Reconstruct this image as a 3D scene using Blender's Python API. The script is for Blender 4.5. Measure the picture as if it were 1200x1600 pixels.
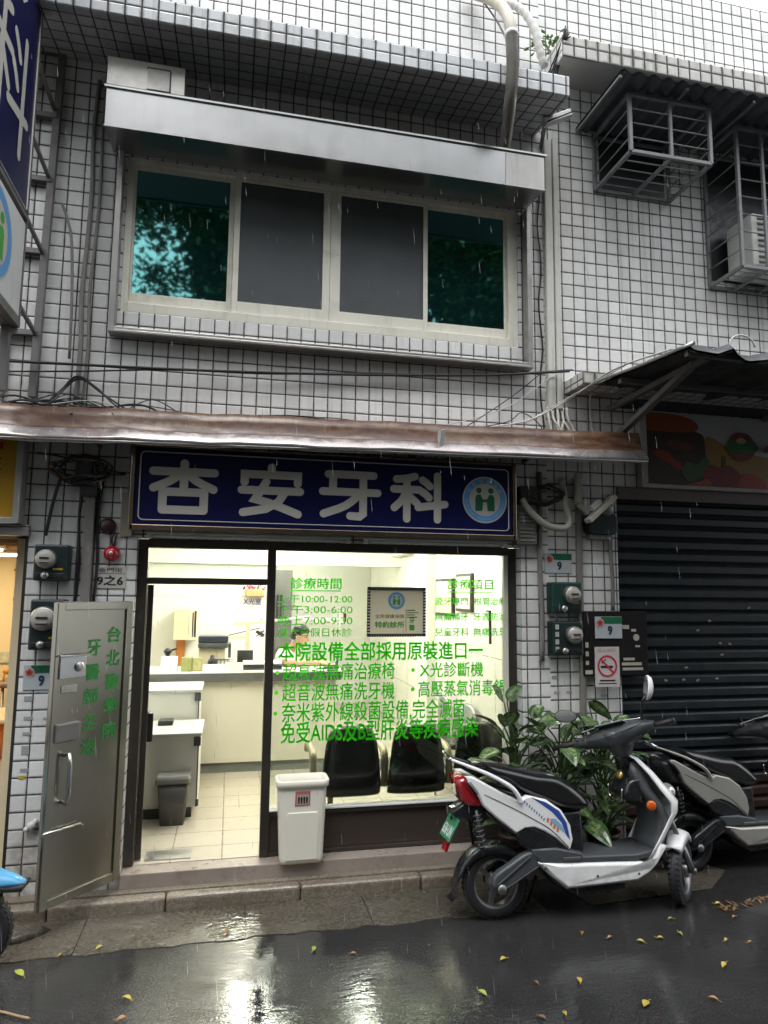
import bpy, bmesh, math, random
from mathutils import Vector, Matrix
random.seed(7)
R = math.radians
for o in list(bpy.data.objects):
    bpy.data.objects.remove(o)
SC = bpy.context.scene
COL = SC.collection

# ------------------------------------------------------------------ camera
YAW, PITCH, ROLL = R(12.54), R(6.75), R(0.59)
fw = Vector((math.sin(YAW)*math.cos(PITCH), math.cos(YAW)*math.cos(PITCH), math.sin(PITCH)))
ri = Vector((math.cos(YAW), -math.sin(YAW), 0))
up = ri.cross(fw)
rr = ri*math.cos(ROLL) + up*math.sin(ROLL)
uu = -ri*math.sin(ROLL) + up*math.cos(ROLL)
cam_d = bpy.data.cameras.new('camera')
cam = bpy.data.objects.new('camera', cam_d)
COL.objects.link(cam)
CAM = Vector((0, -4.9, 2.0))
m3 = Matrix((rr, uu, -fw)).transposed()
cam.matrix_world = Matrix.Translation(CAM) @ m3.to_4x4()
cam_d.sensor_fit = 'VERTICAL'
cam_d.sensor_height = 36.0
cam_d.sensor_width = 27.0
cam_d.lens = 24.0
cam_d.clip_start = 0.05
cam_d.clip_end = 500
SC.camera = cam

# ------------------------------------------------------------------ sky, sun, exposure
SUN_EL, SUN_AZ = R(66), R(200)
world = bpy.data.worlds.new('World')
SC.world = world
world.use_nodes = True
wn = world.node_tree
bg = wn.nodes['Background']
sky = wn.nodes.new('ShaderNodeTexSky')
sky.sky_type = 'NISHITA'
sky.sun_disc = False
sky.sun_elevation = SUN_EL
sky.sun_rotation = SUN_AZ
sky.air_density = 1.0
sky.dust_density = 6.0
sky.ozone_density = 1.0
hsv = wn.nodes.new('ShaderNodeHueSaturation')       # an overcast sky is nearly white
hsv.inputs['Saturation'].default_value = 0.22
wn.links.new(sky.outputs[0], hsv.inputs['Color'])
# an even white cloud layer over most of it, three times as bright overhead as at the horizon
wtc = wn.nodes.new('ShaderNodeTexCoord'); wsx = wn.nodes.new('ShaderNodeSeparateXYZ'); wn.links.new(wtc.outputs['Generated'], wsx.inputs[0])
wmr = wn.nodes.new('ShaderNodeMapRange'); wn.links.new(wsx.outputs[2], wmr.inputs[0])
wmr.inputs[1].default_value = 0; wmr.inputs[2].default_value = 1; wmr.inputs[3].default_value = 4.0; wmr.inputs[4].default_value = 12.0
wcc = wn.nodes.new('ShaderNodeVectorMath'); wcc.operation = 'SCALE'; wcc.inputs[0].default_value = (.95, .985, 1.04); wn.links.new(wmr.outputs[0], wcc.inputs['Scale'])
cloud = wn.nodes.new('ShaderNodeMix'); cloud.data_type = 'RGBA'
cloud.inputs[0].default_value = 0.8
wn.links.new(hsv.outputs[0], cloud.inputs[6]); wn.links.new(wcc.outputs[0], cloud.inputs[7])
wn.links.new(cloud.outputs[2], bg.inputs[0])
bg.inputs[1].default_value = 0.15
sun_d = bpy.data.lights.new('sun', 'SUN')
sun_d.energy = 0.5
sun_d.angle = R(30)
sun_d.color = (1, 0.97, 0.93)
sun = bpy.data.objects.new('sun', sun_d)
COL.objects.link(sun)
sdir = Vector((math.sin(SUN_AZ)*math.cos(SUN_EL), math.cos(SUN_AZ)*math.cos(SUN_EL), math.sin(SUN_EL)))
sun.rotation_euler = sdir.to_track_quat('Z', 'Y').to_euler()
sun.location = sdir*30
SC.view_settings.view_transform = 'Standard'
SC.view_settings.look = 'None'
SC.view_settings.gamma = 1
SC.view_settings.exposure = 1.22
SC.view_settings.use_curve_mapping = False
SC.render.engine = 'CYCLES'
SC.cycles.use_denoising = True
SC.cycles.max_bounces = 8
SC.cycles.transparent_max_bounces = 12
SC.cycles.sample_clamp_indirect = 6
SC.cycles.caustics_reflective = False
SC.cycles.caustics_refractive = False

# ------------------------------------------------------------------ pixel -> point on a real plane (1200 x 1600 photo)
FPX = 1067.0
def pix_ray(x, y):
    return rr*((x-600)/FPX) - uu*((y-800)/FPX) + fw
def at_y(x, y, Y=0.0):
    v = pix_ray(x, y); t = (Y-CAM.y)/v.y
    return CAM + v*t
def at_z(x, y, Z=0.0):
    v = pix_ray(x, y); t = (Z-CAM.z)/v.z
    return CAM + v*t

# ------------------------------------------------------------------ materials
def new_mat(name):
    m = bpy.data.materials.new(name); m.use_nodes = True
    nt = m.node_tree
    return m, nt, nt.nodes['Principled BSDF']
def nd(nt, t, **kw):
    n = nt.nodes.new(t)
    for k, v in kw.items():
        if k.startswith('i_'):
            n.inputs[int(k[2:])].default_value = v
        else:
            setattr(n, k, v)
    return n
def mth(nt, op, a, b=None, c=None):
    n = nt.nodes.new('ShaderNodeMath'); n.operation = op
    for i, v in enumerate((a, b, c)):
        if v is None: continue
        if isinstance(v, (int, float)): n.inputs[i].default_value = v
        else: nt.links.new(v, n.inputs[i])
    return n.outputs[0]
def mixc(nt, f, a, b, mode='MIX'):
    n = nt.nodes.new('ShaderNodeMix'); n.data_type = 'RGBA'; n.blend_type = mode
    for s, v in ((n.inputs[0], f), (n.inputs[6], a), (n.inputs[7], b)):
        if isinstance(v, (int, float)): s.default_value = v
        elif isinstance(v, tuple): s.default_value = (v[0], v[1], v[2], 1)
        else: nt.links.new(v, s)
    return n.outputs[2]
def noise(nt, vec, scale, detail=4, rough=.55, dist=0):
    n = nd(nt, 'ShaderNodeTexNoise'); n.inputs['Scale'].default_value = scale
    n.inputs['Detail'].default_value = detail; n.inputs['Roughness'].default_value = rough
    n.inputs['Distortion'].default_value = dist
    if vec is not None: nt.links.new(vec, n.inputs['Vector'])
    return n.outputs[0]
def ramp(nt, f, lo, hi, a=0., b=1.):
    n = nd(nt, 'ShaderNodeMapRange'); n.interpolation_type = 'SMOOTHSTEP'
    nt.links.new(f, n.inputs[0])
    for i, v in ((1, lo), (2, hi), (3, a), (4, b)): n.inputs[i].default_value = v
    return n.outputs[0]
def mapping(nt, vec, scale=(1,1,1), loc=(0,0,0)):
    n = nd(nt, 'ShaderNodeMapping'); nt.links.new(vec, n.inputs[0])
    n.inputs['Scale'].default_value = scale; n.inputs['Location'].default_value = loc
    return n.outputs[0]
def bumpn(nt, b, h, strength, dist=.01):
    n = nd(nt, 'ShaderNodeBump'); n.inputs['Strength'].default_value = strength
    n.inputs['Distance'].default_value = dist
    nt.links.new(h, n.inputs['Height']); nt.links.new(n.outputs[0], b.inputs['Normal'])
    return n
def setb(b, **kw):
    for k, v in kw.items():
        k = {'base':'Base Color','rough':'Roughness','metal':'Metallic','spec':'Specular IOR Level','coat':'Coat Weight',
             'coatr':'Coat Roughness','em':'Emission Color','ems':'Emission Strength','ior':'IOR','alpha':'Alpha',
             'trans':'Transmission Weight','sheen':'Sheen Weight','tint':'Specular Tint'}[k]
        if isinstance(v, tuple) and len(v) == 3: v = (*v, 1)
        b.inputs[k].default_value = v

def pm(name, col, rough=.5, metal=0., var=.14, vs=5., bump=.0, bs=40., spec=.5, coat=0., dirt=.0, dcol=(.05,.045,.035), streak=0., ds=3., rvar=.0):
    """painted / plain surface with uneven tone, optional blotchy dirt, vertical streaks and fine relief"""
    m, nt, b = new_mat(name)
    tc = nd(nt, 'ShaderNodeTexCoord').outputs['Object']
    n1 = noise(nt, tc, vs, 5)
    c = mixc(nt, n1, tuple(x*(1-var) for x in col), tuple(min(1, x*(1+var)) for x in col))
    if dirt:
        d = ramp(nt, noise(nt, tc, ds, 8, .65, .4), .48, .75, 0, dirt)
        c = mixc(nt, d, c, dcol)
    if streak:
        s = ramp(nt, noise(nt, mapping(nt, tc, (14, 14, .7)), 1.6, 5, .6), .5, .78, 0, streak)
        c = mixc(nt, s, c, dcol)
    nt.links.new(c, b.inputs['Base Color'])
    setb(b, rough=rough, metal=metal, spec=spec, coat=coat)
    if rvar:
        rn = ramp(nt, noise(nt, tc, vs*2.3, 5), .3, .7, max(.02, rough-rvar), min(1, rough+rvar))
        nt.links.new(rn, b.inputs['Roughness'])
    if bump: bumpn(nt, b, noise(nt, tc, bs, 4), bump, .01)
    return m

def tile_mat(name, plane, pu=.104, pv=.105, u0=0., v0=0., col=(.62,.62,.60), grout=(.05,.05,.048), gw=.055, dirt=.35, rough=.22, tonevar=.09, dirty_low=0., edge=.3):
    """square glazed wall tiles; plane says which world axes the grid lies in"""
    m, nt, b = new_mat(name)
    pos = nd(nt, 'ShaderNodeNewGeometry').outputs['Position']
    sx = nd(nt, 'ShaderNodeSeparateXYZ'); nt.links.new(pos, sx.inputs[0])
    U, V = {'xz':(0,2), 'xy':(0,1), 'yz':(1,2)}[plane]
    u = mth(nt, 'DIVIDE', mth(nt, 'SUBTRACT', sx.outputs[U], u0), pu)
    v = mth(nt, 'DIVIDE', mth(nt, 'SUBTRACT', sx.outputs[V], v0), pv)
    fu, fv = mth(nt, 'FRACT', u), mth(nt, 'FRACT', v)
    du = mth(nt, 'MINIMUM', fu, mth(nt, 'SUBTRACT', 1., fu))
    dv = mth(nt, 'MINIMUM', fv, mth(nt, 'SUBTRACT', 1., fv))
    wob = mth(nt, 'MULTIPLY', mth(nt, 'SUBTRACT', noise(nt, pos, 30, 3), .5), .035)
    d = mth(nt, 'ADD', mth(nt, 'MINIMUM', du, dv), wob)
    mask = ramp(nt, d, gw*.55, gw*1.05)          # 0 grout, 1 tile
    cu, cv = mth(nt, 'FLOOR', u), mth(nt, 'FLOOR', v)
    cb = nd(nt, 'ShaderNodeCombineXYZ'); nt.links.new(cu, cb.inputs[0]); nt.links.new(cv, cb.inputs[1])
    wnz = nd(nt, 'ShaderNodeTexWhiteNoise'); wnz.noise_dimensions = '3D'; nt.links.new(cb.outputs[0], wnz.inputs[0])
    tone = mth(nt, 'ADD', 1-tonevar, mth(nt, 'MULTIPLY', wnz.outputs[0], 2*tonevar))
    if tonevar > .05:       # the odd replaced or badly stained tile
        tone = mth(nt, 'MULTIPLY', tone, mth(nt, 'SUBTRACT', 1., mth(nt, 'MULTIPLY', mth(nt, 'GREATER_THAN', wnz.outputs[0], .955), .2)))
    base = mixc(nt, ramp(nt, noise(nt, pos, 1.3, 5), .3, .7), tuple(c*.93 for c in col), tuple(min(1,c*1.05) for c in col))
    tn = nd(nt, 'ShaderNodeCombineColor')
    for i in range(3): nt.links.new(tone, tn.inputs[i])
    base = mixc(nt, 1., base, tn.outputs[0], 'MULTIPLY')
    # grime: along joints, in vertical runs and in blotches
    em = ramp(nt, d, gw, gw*3.2, edge, 0)
    em = mth(nt, 'MULTIPLY', em, ramp(nt, noise(nt, pos, 6, 5), .35, .7))
    base = mixc(nt, em, base, (.13,.115,.09))
    run = ramp(nt, noise(nt, mapping(nt, pos, (16,16,.55)), 1., 6, .6), .50, .80, 0, dirt*1.35)
    run = mth(nt, 'MULTIPLY', run, ramp(nt, noise(nt, pos, .8, 4), .35, .62, .25, 1))
    base = mixc(nt, run, base, (.17,.145,.105))
    if tonevar > .05:
        rusty = ramp(nt, noise(nt, mapping(nt, pos, (3,3,1.2)), 1.1, 7, .65), .62, .8, 0, dirt*.9)
        base = mixc(nt, rusty, base, (.33,.22,.11))
    blot = ramp(nt, noise(nt, pos, 3.1, 8, .7), .6, .8, 0, dirt*.8)
    base = mixc(nt, blot, base, (.13,.11,.08))
    if dirty_low:
        lw = ramp(nt, sx.outputs[2], .15, .75, dirty_low, 0)
        lw = mth(nt, 'MULTIPLY', lw, ramp(nt, noise(nt, pos, 9, 6), .3, .65))
        base = mixc(nt, lw, base, (.2,.15,.1))
    g = mixc(nt, noise(nt, pos, 25, 3), tuple(c*.6 for c in grout), tuple(c*1.7 for c in grout))
    c = mixc(nt, mask, g, base)
    nt.links.new(c, b.inputs['Base Color'])
    ro = mth(nt, 'ADD', ramp(nt, mask, 0, 1, .85, rough), mth(nt, 'MULTIPLY', noise(nt, pos, 14, 4), .14))
    nt.links.new(ro, b.inputs['Roughness'])
    h = mth(nt, 'ADD', ramp(nt, d, gw*.3, gw*2.2), mth(nt, 'MULTIPLY', wnz.outputs[0], .0))
    h = mth(nt, 'ADD', h, mth(nt, 'MULTIPLY', noise(nt, pos, 22, 3), .35))
    bumpn(nt, b, h, .55, .004)
    return m

# ------------------------------------------------------------------ mesh builder
ORG = {}
class MB:
    def __init__(s):
        s.v = []; s.f = []; s.m = []; s.s = []
    def add(s, vs, fs, mi=0, smooth=False):
        n = len(s.v)
        s.v += [Vector(p) for p in vs]
        for f in fs:
            s.f.append([n+i for i in f]); s.m.append(mi); s.s.append(smooth)
        return s
    def box(s, x0, x1, y0, y1, z0, z1, mi=0):
        vs = [(x,y,z) for x in (x0,x1) for y in (y0,y1) for z in (z0,z1)]
        return s.add(vs, [(0,1,3,2),(4,6,7,5),(0,4,5,1),(2,3,7,6),(0,2,6,4),(1,5,7,3)], mi)
    def obox(s, c, ax, ay, az, mi=0):
        c, ax, ay, az = Vector(c), Vector(ax), Vector(ay), Vector(az)
        vs = [c+ax*i+ay*j+az*k for i in (-1,1) for j in (-1,1) for k in (-1,1)]
        return s.add(vs, [(0,1,3,2),(4,6,7,5),(0,4,5,1),(2,3,7,6),(0,2,6,4),(1,5,7,3)], mi)
    def bar(s, p, q, w, h=None, upv=(0,0,1), mi=0):
        p, q = Vector(p), Vector(q); h = h or w
        d = (q-p); a = d.normalized(); u = Vector(upv)
        if abs(a.dot(u)) > .98: u = Vector((0,1,0))
        x = a.cross(u).normalized(); y = x.cross(a)
        return s.obox((p+q)/2, d/2, x*w/2, y*h/2, mi)
    def tube(s, pts, r, n=8, mi=0, closed=False, caps=True, flat=1.):
        pts = [Vector(p) for p in pts]
        rs = r if isinstance(r, (list, tuple)) else [r]*len(pts)
        N = len(pts); prev = None; vs = []
        for i, p in enumerate(pts):
            if closed: t = pts[(i+1) % N]-pts[i-1]
            else: t = pts[min(i+1, N-1)]-pts[max(i-1, 0)]
            t = t.normalized()
            if prev is None:
                a = Vector((0,0,1)) if abs(t.z) < .9 else Vector((1,0,0))
                x = t.cross(a).normalized()
            else:
                x = (prev - t*prev.dot(t)); x = x.normalized() if x.length > 1e-6 else prev
            prev = x; y = t.cross(x)
            for k in range(n):
                a = 2*math.pi*k/n
                vs.append(p+(x*math.cos(a)+y*math.sin(a)*flat)*rs[i])
        fs = []
        for i in range(N if closed else N-1):
            j = (i+1) % N
            for k in range(n):
                l = (k+1) % n
                fs.append((i*n+k, i*n+l, j*n+l, j*n+k))
        s.add(vs, fs, mi, True)
        if caps and not closed:
            s.add(vs[:n], [tuple(range(n))[::-1]], mi); s.add(vs[-n:], [tuple(range(n))], mi)
        return s
    def lathe(s, c, axis, prof, n=24, mi=0, smooth=True, caps=True):
        """prof: (radius, height along axis)"""
        c = Vector(c); a = Vector(axis).normalized()
        u = Vector((0,0,1)) if abs(a.z) < .9 else Vector((1,0,0))
        x = a.cross(u).normalized(); y = a.cross(x)
        vs = []; fs = []
        for r, h in prof:
            for k in range(n):
                t = 2*math.pi*k/n
                vs.append(c+a*h+(x*math.cos(t)+y*math.sin(t))*r)
        for i in range(len(prof)-1):
            for k in range(n):
                l = (k+1) % n
                fs.append((i*n+k, i*n+l, (i+1)*n+l, (i+1)*n+k))
        s.add(vs, fs, mi, smooth)
        if caps and prof[0][0] > 1e-4: s.add(vs[:n], [tuple(range(n))], mi)
        if caps and prof[-1][0] > 1e-4: s.add(vs[-n:], [tuple(range(n))], mi)
        return s
    def ell(s, c, r, n=16, mi=0, M=None):
        c = Vector(c); vs = []; fs = []; h = n//2
        for i in range(h+1):
            p = math.pi*i/h
            for k in range(n):
                t = 2*math.pi*k/n
                q = Vector((math.sin(p)*math.cos(t)*r[0], math.sin(p)*math.sin(t)*r[1], math.cos(p)*r[2]))
                if M is not None: q = M @ q
                vs.append(c+q)
        for i in range(h):
            for k in range(n):
                l = (k+1) % n
                fs.append((i*n+k, i*n+l, (i+1)*n+l, (i+1)*n+k))
        return s.add(vs, fs, mi, True)
    def prism(s, poly, fn, mi=0, smooth=False):
        """poly 2D; fn(a,b,t) -> point, t in 0/1"""
        n = len(poly)
        A = [fn(a, b, 0) for a, b in poly]; B = [fn(a, b, 1) for a, b in poly]
        s.add(A+B, [tuple(range(n))[::-1], tuple(range(n, 2*n))], mi)
        s.add(A+B, [(i, (i+1) % n, n+(i+1) % n, n+i) for i in range(n)], mi, smooth)
        return s
    def loft(s, rings, mi=0, close=True, caps=True, smooth=True):
        n = len(rings[0]); vs = [p for r_ in rings for p in r_]; fs = []
        for i in range(len(rings)-1):
            for k in range(n if close else n-1):
                l = (k+1) % n
                fs.append((i*n+k, i*n+l, (i+1)*n+l, (i+1)*n+k))
        s.add(vs, fs, mi, smooth)
        if caps and close:
            s.add(rings[0], [tuple(range(n))[::-1]], mi); s.add(rings[-1], [tuple(range(n))], mi)
        return s
    def text(s, string, o, ux, uz, w, h, bold=0., mi=0, thick=.0):
        """lettering fitted to a w x h rectangle whose lower left corner is o"""
        vs, fs = text_geo(string, 0.)
        x0 = min(a for a, b in vs); x1 = max(a for a, b in vs)
        y0 = min(b for a, b in vs); y1 = max(b for a, b in vs)
        o, ux, uz = Vector(o), Vector(ux), Vector(uz); nn = ux.cross(uz)
        sx_, sz_ = w/(x1-x0+2*bold), h/max(1e-6, y1-y0+2*bold)
        sh = [(0,0)] if bold < .003 else [(-bold,-bold),(bold,-bold),(-bold,bold),(bold,bold),(0,0)]
        for k, (da, db) in enumerate(sh):        # a heavier weight: the same outline laid over itself, slightly shifted
            P = [o+ux*((a-x0+bold+da)*sx_)+uz*((b-y0+bold+db)*sz_)+nn*(k*.00006) for a, b in vs]
            s.add(P, fs, mi)
        return s
    def build(s, name, mats, parent=None, loc=None, bevel=0., seg=2, fix=True, smooth_all=None, rot=None):
        if not isinstance(mats, (list, tuple)): mats = [mats]
        if parent is not None and loc is None: org = ORG[parent.name]
        elif loc is not None: org = Vector(loc)
        else:
            org = Vector(((min(p.x for p in s.v)+max(p.x for p in s.v))/2, (min(p.y for p in s.v)+max(p.y for p in s.v))/2, min(p.z for p in s.v)))
        me = bpy.data.meshes.new(name)
        me.from_pydata([p-org for p in s.v], [], s.f)
        for m in mats: me.materials.append(m)
        for p, mi, sm in zip(me.polygons, s.m, s.s):
            p.material_index = mi; p.use_smooth = sm if smooth_all is None else smooth_all
        if fix:
            bm = bmesh.new(); bm.from_mesh(me)
            bmesh.ops.remove_doubles(bm, verts=bm.verts, dist=1e-5)
            bmesh.ops.recalc_face_normals(bm, faces=bm.faces)
            bm.to_mesh(me); bm.free()
        me.update()
        o = bpy.data.objects.new(name, me); COL.objects.link(o)
        if parent is not None:
            o.parent = parent
            o.location = org-ORG[parent.name]
        else:
            o.location = org
        ORG[o.name] = org
        if bevel:
            b = o.modifiers.new('bevel', 'BEVEL'); b.width = bevel; b.segments = seg; b.limit_method = 'ANGLE'; b.angle_limit = R(40)
            b.harden_normals = False
        return o
_TG = {}
def text_geo(string, bold=0.):
    k = (string, bold)
    if k not in _TG:
        cu = bpy.data.curves.new('t', 'FONT'); cu.body = string; cu.resolution_u = 3; cu.offset = bold
        ob = bpy.data.objects.new('t', cu)
        me = bpy.data.meshes.new_from_object(ob)
        _TG[k] = ([(v.co.x, v.co.y) for v in me.vertices], [tuple(p.vertices) for p in me.polygons])
        bpy.data.objects.remove(ob); bpy.data.curves.remove(cu); bpy.data.meshes.remove(me)
    return _TG[k]
def tag(o, label=None, cat=None, group=None, kind=None):
    if label: o['label'] = label
    if cat: o['category'] = cat
    if group: o['group'] = group
    if kind: o['kind'] = kind
    return o
def thing(name, loc, label, cat, group=None, rot=None):
    o = bpy.data.objects.new(name, None); COL.objects.link(o)
    o.location = loc; ORG[o.name] = Vector(loc)
    o.empty_display_size = .1
    if rot: o.rotation_euler = rot
    return tag(o, label, cat, group)
def structure(name, mb, m, **kw):
    return tag(mb.build(name, m, **kw), kind='structure')
def copy_tree(o, parent=None):
    c = o.copy(); COL.objects.link(c)
    if parent is not None: c.parent = parent
    for ch in list(o.children): copy_tree(ch, c)
    return c
def stroke(mb, pts, w, fn, mi=0, n=8):
    """a flat round-ended pen stroke through 2D points, as one polygon strip; fn(a,b)->point"""
    L = []; Rr = []
    P = [Vector(p) for p in pts]
    for i, p in enumerate(P):
        if i == 0: t = (P[1]-P[0]).normalized(); k = 1
        elif i == len(P)-1: t = (P[-1]-P[-2]).normalized(); k = 1
        else:
            t1 = (P[i]-P[i-1]).normalized(); t2 = (P[i+1]-P[i]).normalized()
            t = (t1+t2).normalized(); k = 1/max(.5, t.dot(t1))
        nrm = Vector((-t.y, t.x))
        L.append(p+nrm*w/2*k); Rr.append(p-nrm*w/2*k)
    def cap(p, t):
        nrm = Vector((-t.y, t.x)); out = []
        for i in range(1, n):
            a = math.pi*i/n
            out.append(p + (nrm*math.cos(a)+t*math.sin(a))*w/2)
        return out
    poly = Rr[:] [::-1]
    tl = (P[-1]-P[-2]).normalized(); t0 = (P[0]-P[1]).normalized()
    poly = L + cap(P[-1], tl) + Rr[::-1] + cap(P[0], t0)
    mb.add([fn(p.x, p.y) for p in poly], [tuple(range(len(poly)))], mi)
def disc(mb, c, r, fn, mi=0, n=24, r0=None):
    if r0 is None:
        mb.add([fn(c[0]+r*math.cos(2*math.pi*i/n), c[1]+r*math.sin(2*math.pi*i/n)) for i in range(n)], [tuple(range(n))], mi)
    else:
        vs = [fn(c[0]+q*math.cos(2*math.pi*i/n), c[1]+q*math.sin(2*math.pi*i/n)) for q in (r0, r) for i in range(n)]
        mb.add(vs, [(i, (i+1) % n, n+(i+1) % n, n+i) for i in range(n)], mi)
def curve_pts(P, n=6):
    """Catmull-Rom through control points"""
    P = [Vector(p) for p in P]; out = []
    Q = [P[0]*2-P[1]]+P+[P[-1]*2-P[-2]]
    for i in range(1, len(Q)-2):
        a, b, c, d = Q[i-1], Q[i], Q[i+1], Q[i+2]
        for k in range(n):
            t = k/n
            out.append(.5*((2*b)+(c-a)*t+(2*a-5*b+4*c-d)*t*t+(3*b-a-3*c+d)*t**3))
    out.append(P[-1])
    return out
# ================================================================== MATERIALS
WT = (.79,.785,.765)
T_XZ = tile_mat('wall_tile', 'xz', u0=.758, v0=3.536, col=WT, dirt=.3, dirty_low=.75)
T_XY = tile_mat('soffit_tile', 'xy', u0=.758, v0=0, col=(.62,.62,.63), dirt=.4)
T_YZ = tile_mat('reveal_tile', 'yz', u0=0, v0=3.536, col=WT, dirt=.3)
T_EDGE = tile_mat('ledge_tile', 'xz', pu=.104, pv=.083, u0=.758, v0=5.70, col=(.66,.68,.69), gw=.07, dirt=.45, edge=.8)
TR_XZ = tile_mat('shop_wall_tile', 'xz', u0=2.877, v0=4.531, pv=.104, col=(.78,.775,.75), dirt=.42, dirty_low=.4)
TR_EDGE = tile_mat('shop_ledge_tile', 'xz', pu=.104, pv=.1, u0=2.40, v0=6.22, col=(.5,.49,.45), gw=.085, dirt=.75, edge=.95)
TR_LOW = tile_mat('low_ledge_tile', 'xz', pu=.104, pv=.1, u0=2.57, v0=3.60, col=(.55,.53,.48), gw=.085, dirt=.7, edge=.95)
CONC = pm('concrete', (.24,.235,.21), .85, var=.25, vs=3, bump=.3, bs=60, dirt=.6, ds=2.5, dcol=(.1,.09,.07))
PLASTER = pm('plaster', (.36,.36,.33), .8, var=.15, vs=2, bump=.2, bs=30, dirt=.5, ds=2, dcol=(.15,.14,.11))
WALLIN = pm('interior_paint', (.79,.80,.71), .5, var=.03, vs=1.5, bump=.05)
CEIL = pm('ceiling_paint', (.82,.82,.77), .7, var=.03)
FRAME = pm('bronze_aluminium', (.075,.066,.058), .35, metal=.6, var=.25, vs=9, dirt=.3, dcol=(.14,.12,.1))
CREAM = pm('cream_aluminium', (.80,.78,.67), .4, var=.08, dirt=.35, ds=4, dcol=(.3,.27,.2), streak=.3)
STEEL = pm('stainless_steel', (.46,.46,.455), .3, metal=1., var=.10, vs=2.5, bump=.04, bs=3, streak=.12, dcol=(.22,.21,.2), rvar=.02)
STEELW = pm('stained_steel', (.42,.41,.39), .42, metal=.9, var=.2, vs=4, bump=.1, bs=8, dirt=.5, dcol=(.2,.17,.13), streak=.35, rvar=.1)
PVC = pm('pvc_pipe', (.62,.62,.57), .45, var=.08, dirt=.4, ds=3, dcol=(.25,.22,.17), streak=.5)
GREYPVC = pm('grey_pipe', (.2,.19,.175), .55, var=.2, dirt=.5, dcol=(.07,.06,.05), streak=.3)
RUBBER = pm('black_rubber', (.018,.018,.02), .5, var=.3, vs=12)
BLACK = pm('black_plastic', (.02,.021,.023), .38, var=.25, vs=8, rvar=.1)
IRON = pm('painted_iron', (.17,.165,.16), .5, metal=.2, var=.2, vs=10, dirt=.6, ds=6, dcol=(.13,.07,.04))
WHITEP = pm('white_plastic', (.72,.72,.70), .4, var=.05, dirt=.15)

# rusted awning sheet: chestnut rust along the top, worn bare metal elsewhere
def rust_sheet():
    m, nt, b = new_mat('rusted_sheet')
    pos = nd(nt, 'ShaderNodeNewGeometry').outputs['Position']
    a = ramp(nt, noise(nt, mapping(nt, pos, (1.1,5,5)), 3.2, 7, .62), .36, .62)
    b2 = ramp(nt, noise(nt, mapping(nt, pos, (7,4,2)), 2.5, 6, .6), .42, .68)
    c = mixc(nt, a, (.19,.13,.08), (.065,.022,.014))
    c = mixc(nt, b2, c, (.11,.048,.026))
    nt.links.new(c, b.inputs['Base Color'])
    nt.links.new(ramp(nt, a, 0, 1, .22, .42), b.inputs['Roughness'])
    setb(b, metal=.0, spec=.4, coat=.08)
    b.inputs['Coat Roughness'].default_value = .12
    bumpn(nt, b, noise(nt, pos, 18, 5), .15, .01)
    return m
RUST = rust_sheet()

def wet_ground(name, dry, dark, rlo, rhi, scale=1., bump=.25, tint=None):
    """rain-wet ground: film of water that pools in the low spots"""
    m, nt, b = new_mat(name)
    pos = nd(nt, 'ShaderNodeNewGeometry').outputs['Position']
    agg = noise(nt, pos, 90*scale, 3, .6)
    big = noise(nt, pos, .9, 6, .6, .3)
    c = mixc(nt, ramp(nt, agg, .35, .7), dark, dry)
    c = mixc(nt, ramp(nt, noise(nt, pos, 160*scale, 2), .62, .72, 0, .5), c, tuple(x*2.4 for x in dry))
    c = mixc(nt, ramp(nt, big, .35, .7, 0, .55), c, tuple(x*.55 for x in dark))
    if tint:
        c = mixc(nt, ramp(nt, noise(nt, pos, 2.2, 7, .7), .5, .75, 0, .7), c, tint)
    nt.links.new(c, b.inputs['Base Color'])
    pool = ramp(nt, noise(nt, pos, 1.6, 5, .55), .38, .62)      # 1 = standing water
    nt.links.new(ramp(nt, pool, 0, 1, rhi, rlo), b.inputs['Roughness'])
    setb(b, spec=.5, ior=1.5)
    # ripples of the rain on the film, aggregate where it stands proud
    rip = noise(nt, mapping(nt, pos, (8, 24, 8)), 1.5, 3, .5, .4)
    rip2 = noise(nt, mapping(nt, pos, (30, 60, 30)), 1.2, 3)
    h = mth(nt, 'ADD', mth(nt, 'MULTIPLY', rip, .6), mth(nt, 'MULTIPLY', rip2, .12))
    h = mth(nt, 'ADD', h, mth(nt, 'MULTIPLY', mth(nt, 'MULTIPLY', agg, mth(nt, 'SUBTRACT', 1.1, pool)), .35))
    bumpn(nt, b, h, bump, .012)
    return m
ASPHALT = wet_ground('wet_asphalt', (.052,.051,.050), (.025,.025,.025), .02, .24, bump=.18)
GUTTERM = wet_ground('wet_concrete', (.16,.145,.115), (.07,.062,.048), .05, .4, scale=.5, bump=.45, tint=(.055,.06,.03))
KERBM = wet_ground('kerb_stone', (.30,.265,.21), (.18,.15,.115), .22, .55, scale=.6, bump=.7, tint=(.12,.095,.06))
PATCHM = wet_ground('concrete_patch', (.15,.135,.105), (.08,.07,.055), .12, .45, bump=.3)

def floor_tile():
    m = tile_mat('floor_tile', 'xy', pu=.34, pv=.30, u0=.007, v0=.08, col=(.55,.5,.41), grout=(.16,.13,.1), gw=.012, dirt=.12, rough=.16, tonevar=.03, edge=.1)
    return m
FLOORT = floor_tile()
INWALLT = tile_mat('interior_wall_tile', 'yz', pu=.62, pv=.62, u0=.3, v0=.19, col=(.80,.775,.68), grout=(.3,.28,.24), gw=.006, dirt=.03, rough=.3, tonevar=.015, edge=.05)
LEDGEM = pm('ledge_tile_pink', (.32,.27,.235), .35, var=.15, vs=6, dirt=.4, dcol=(.12,.09,.07), rvar=.12)

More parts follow.
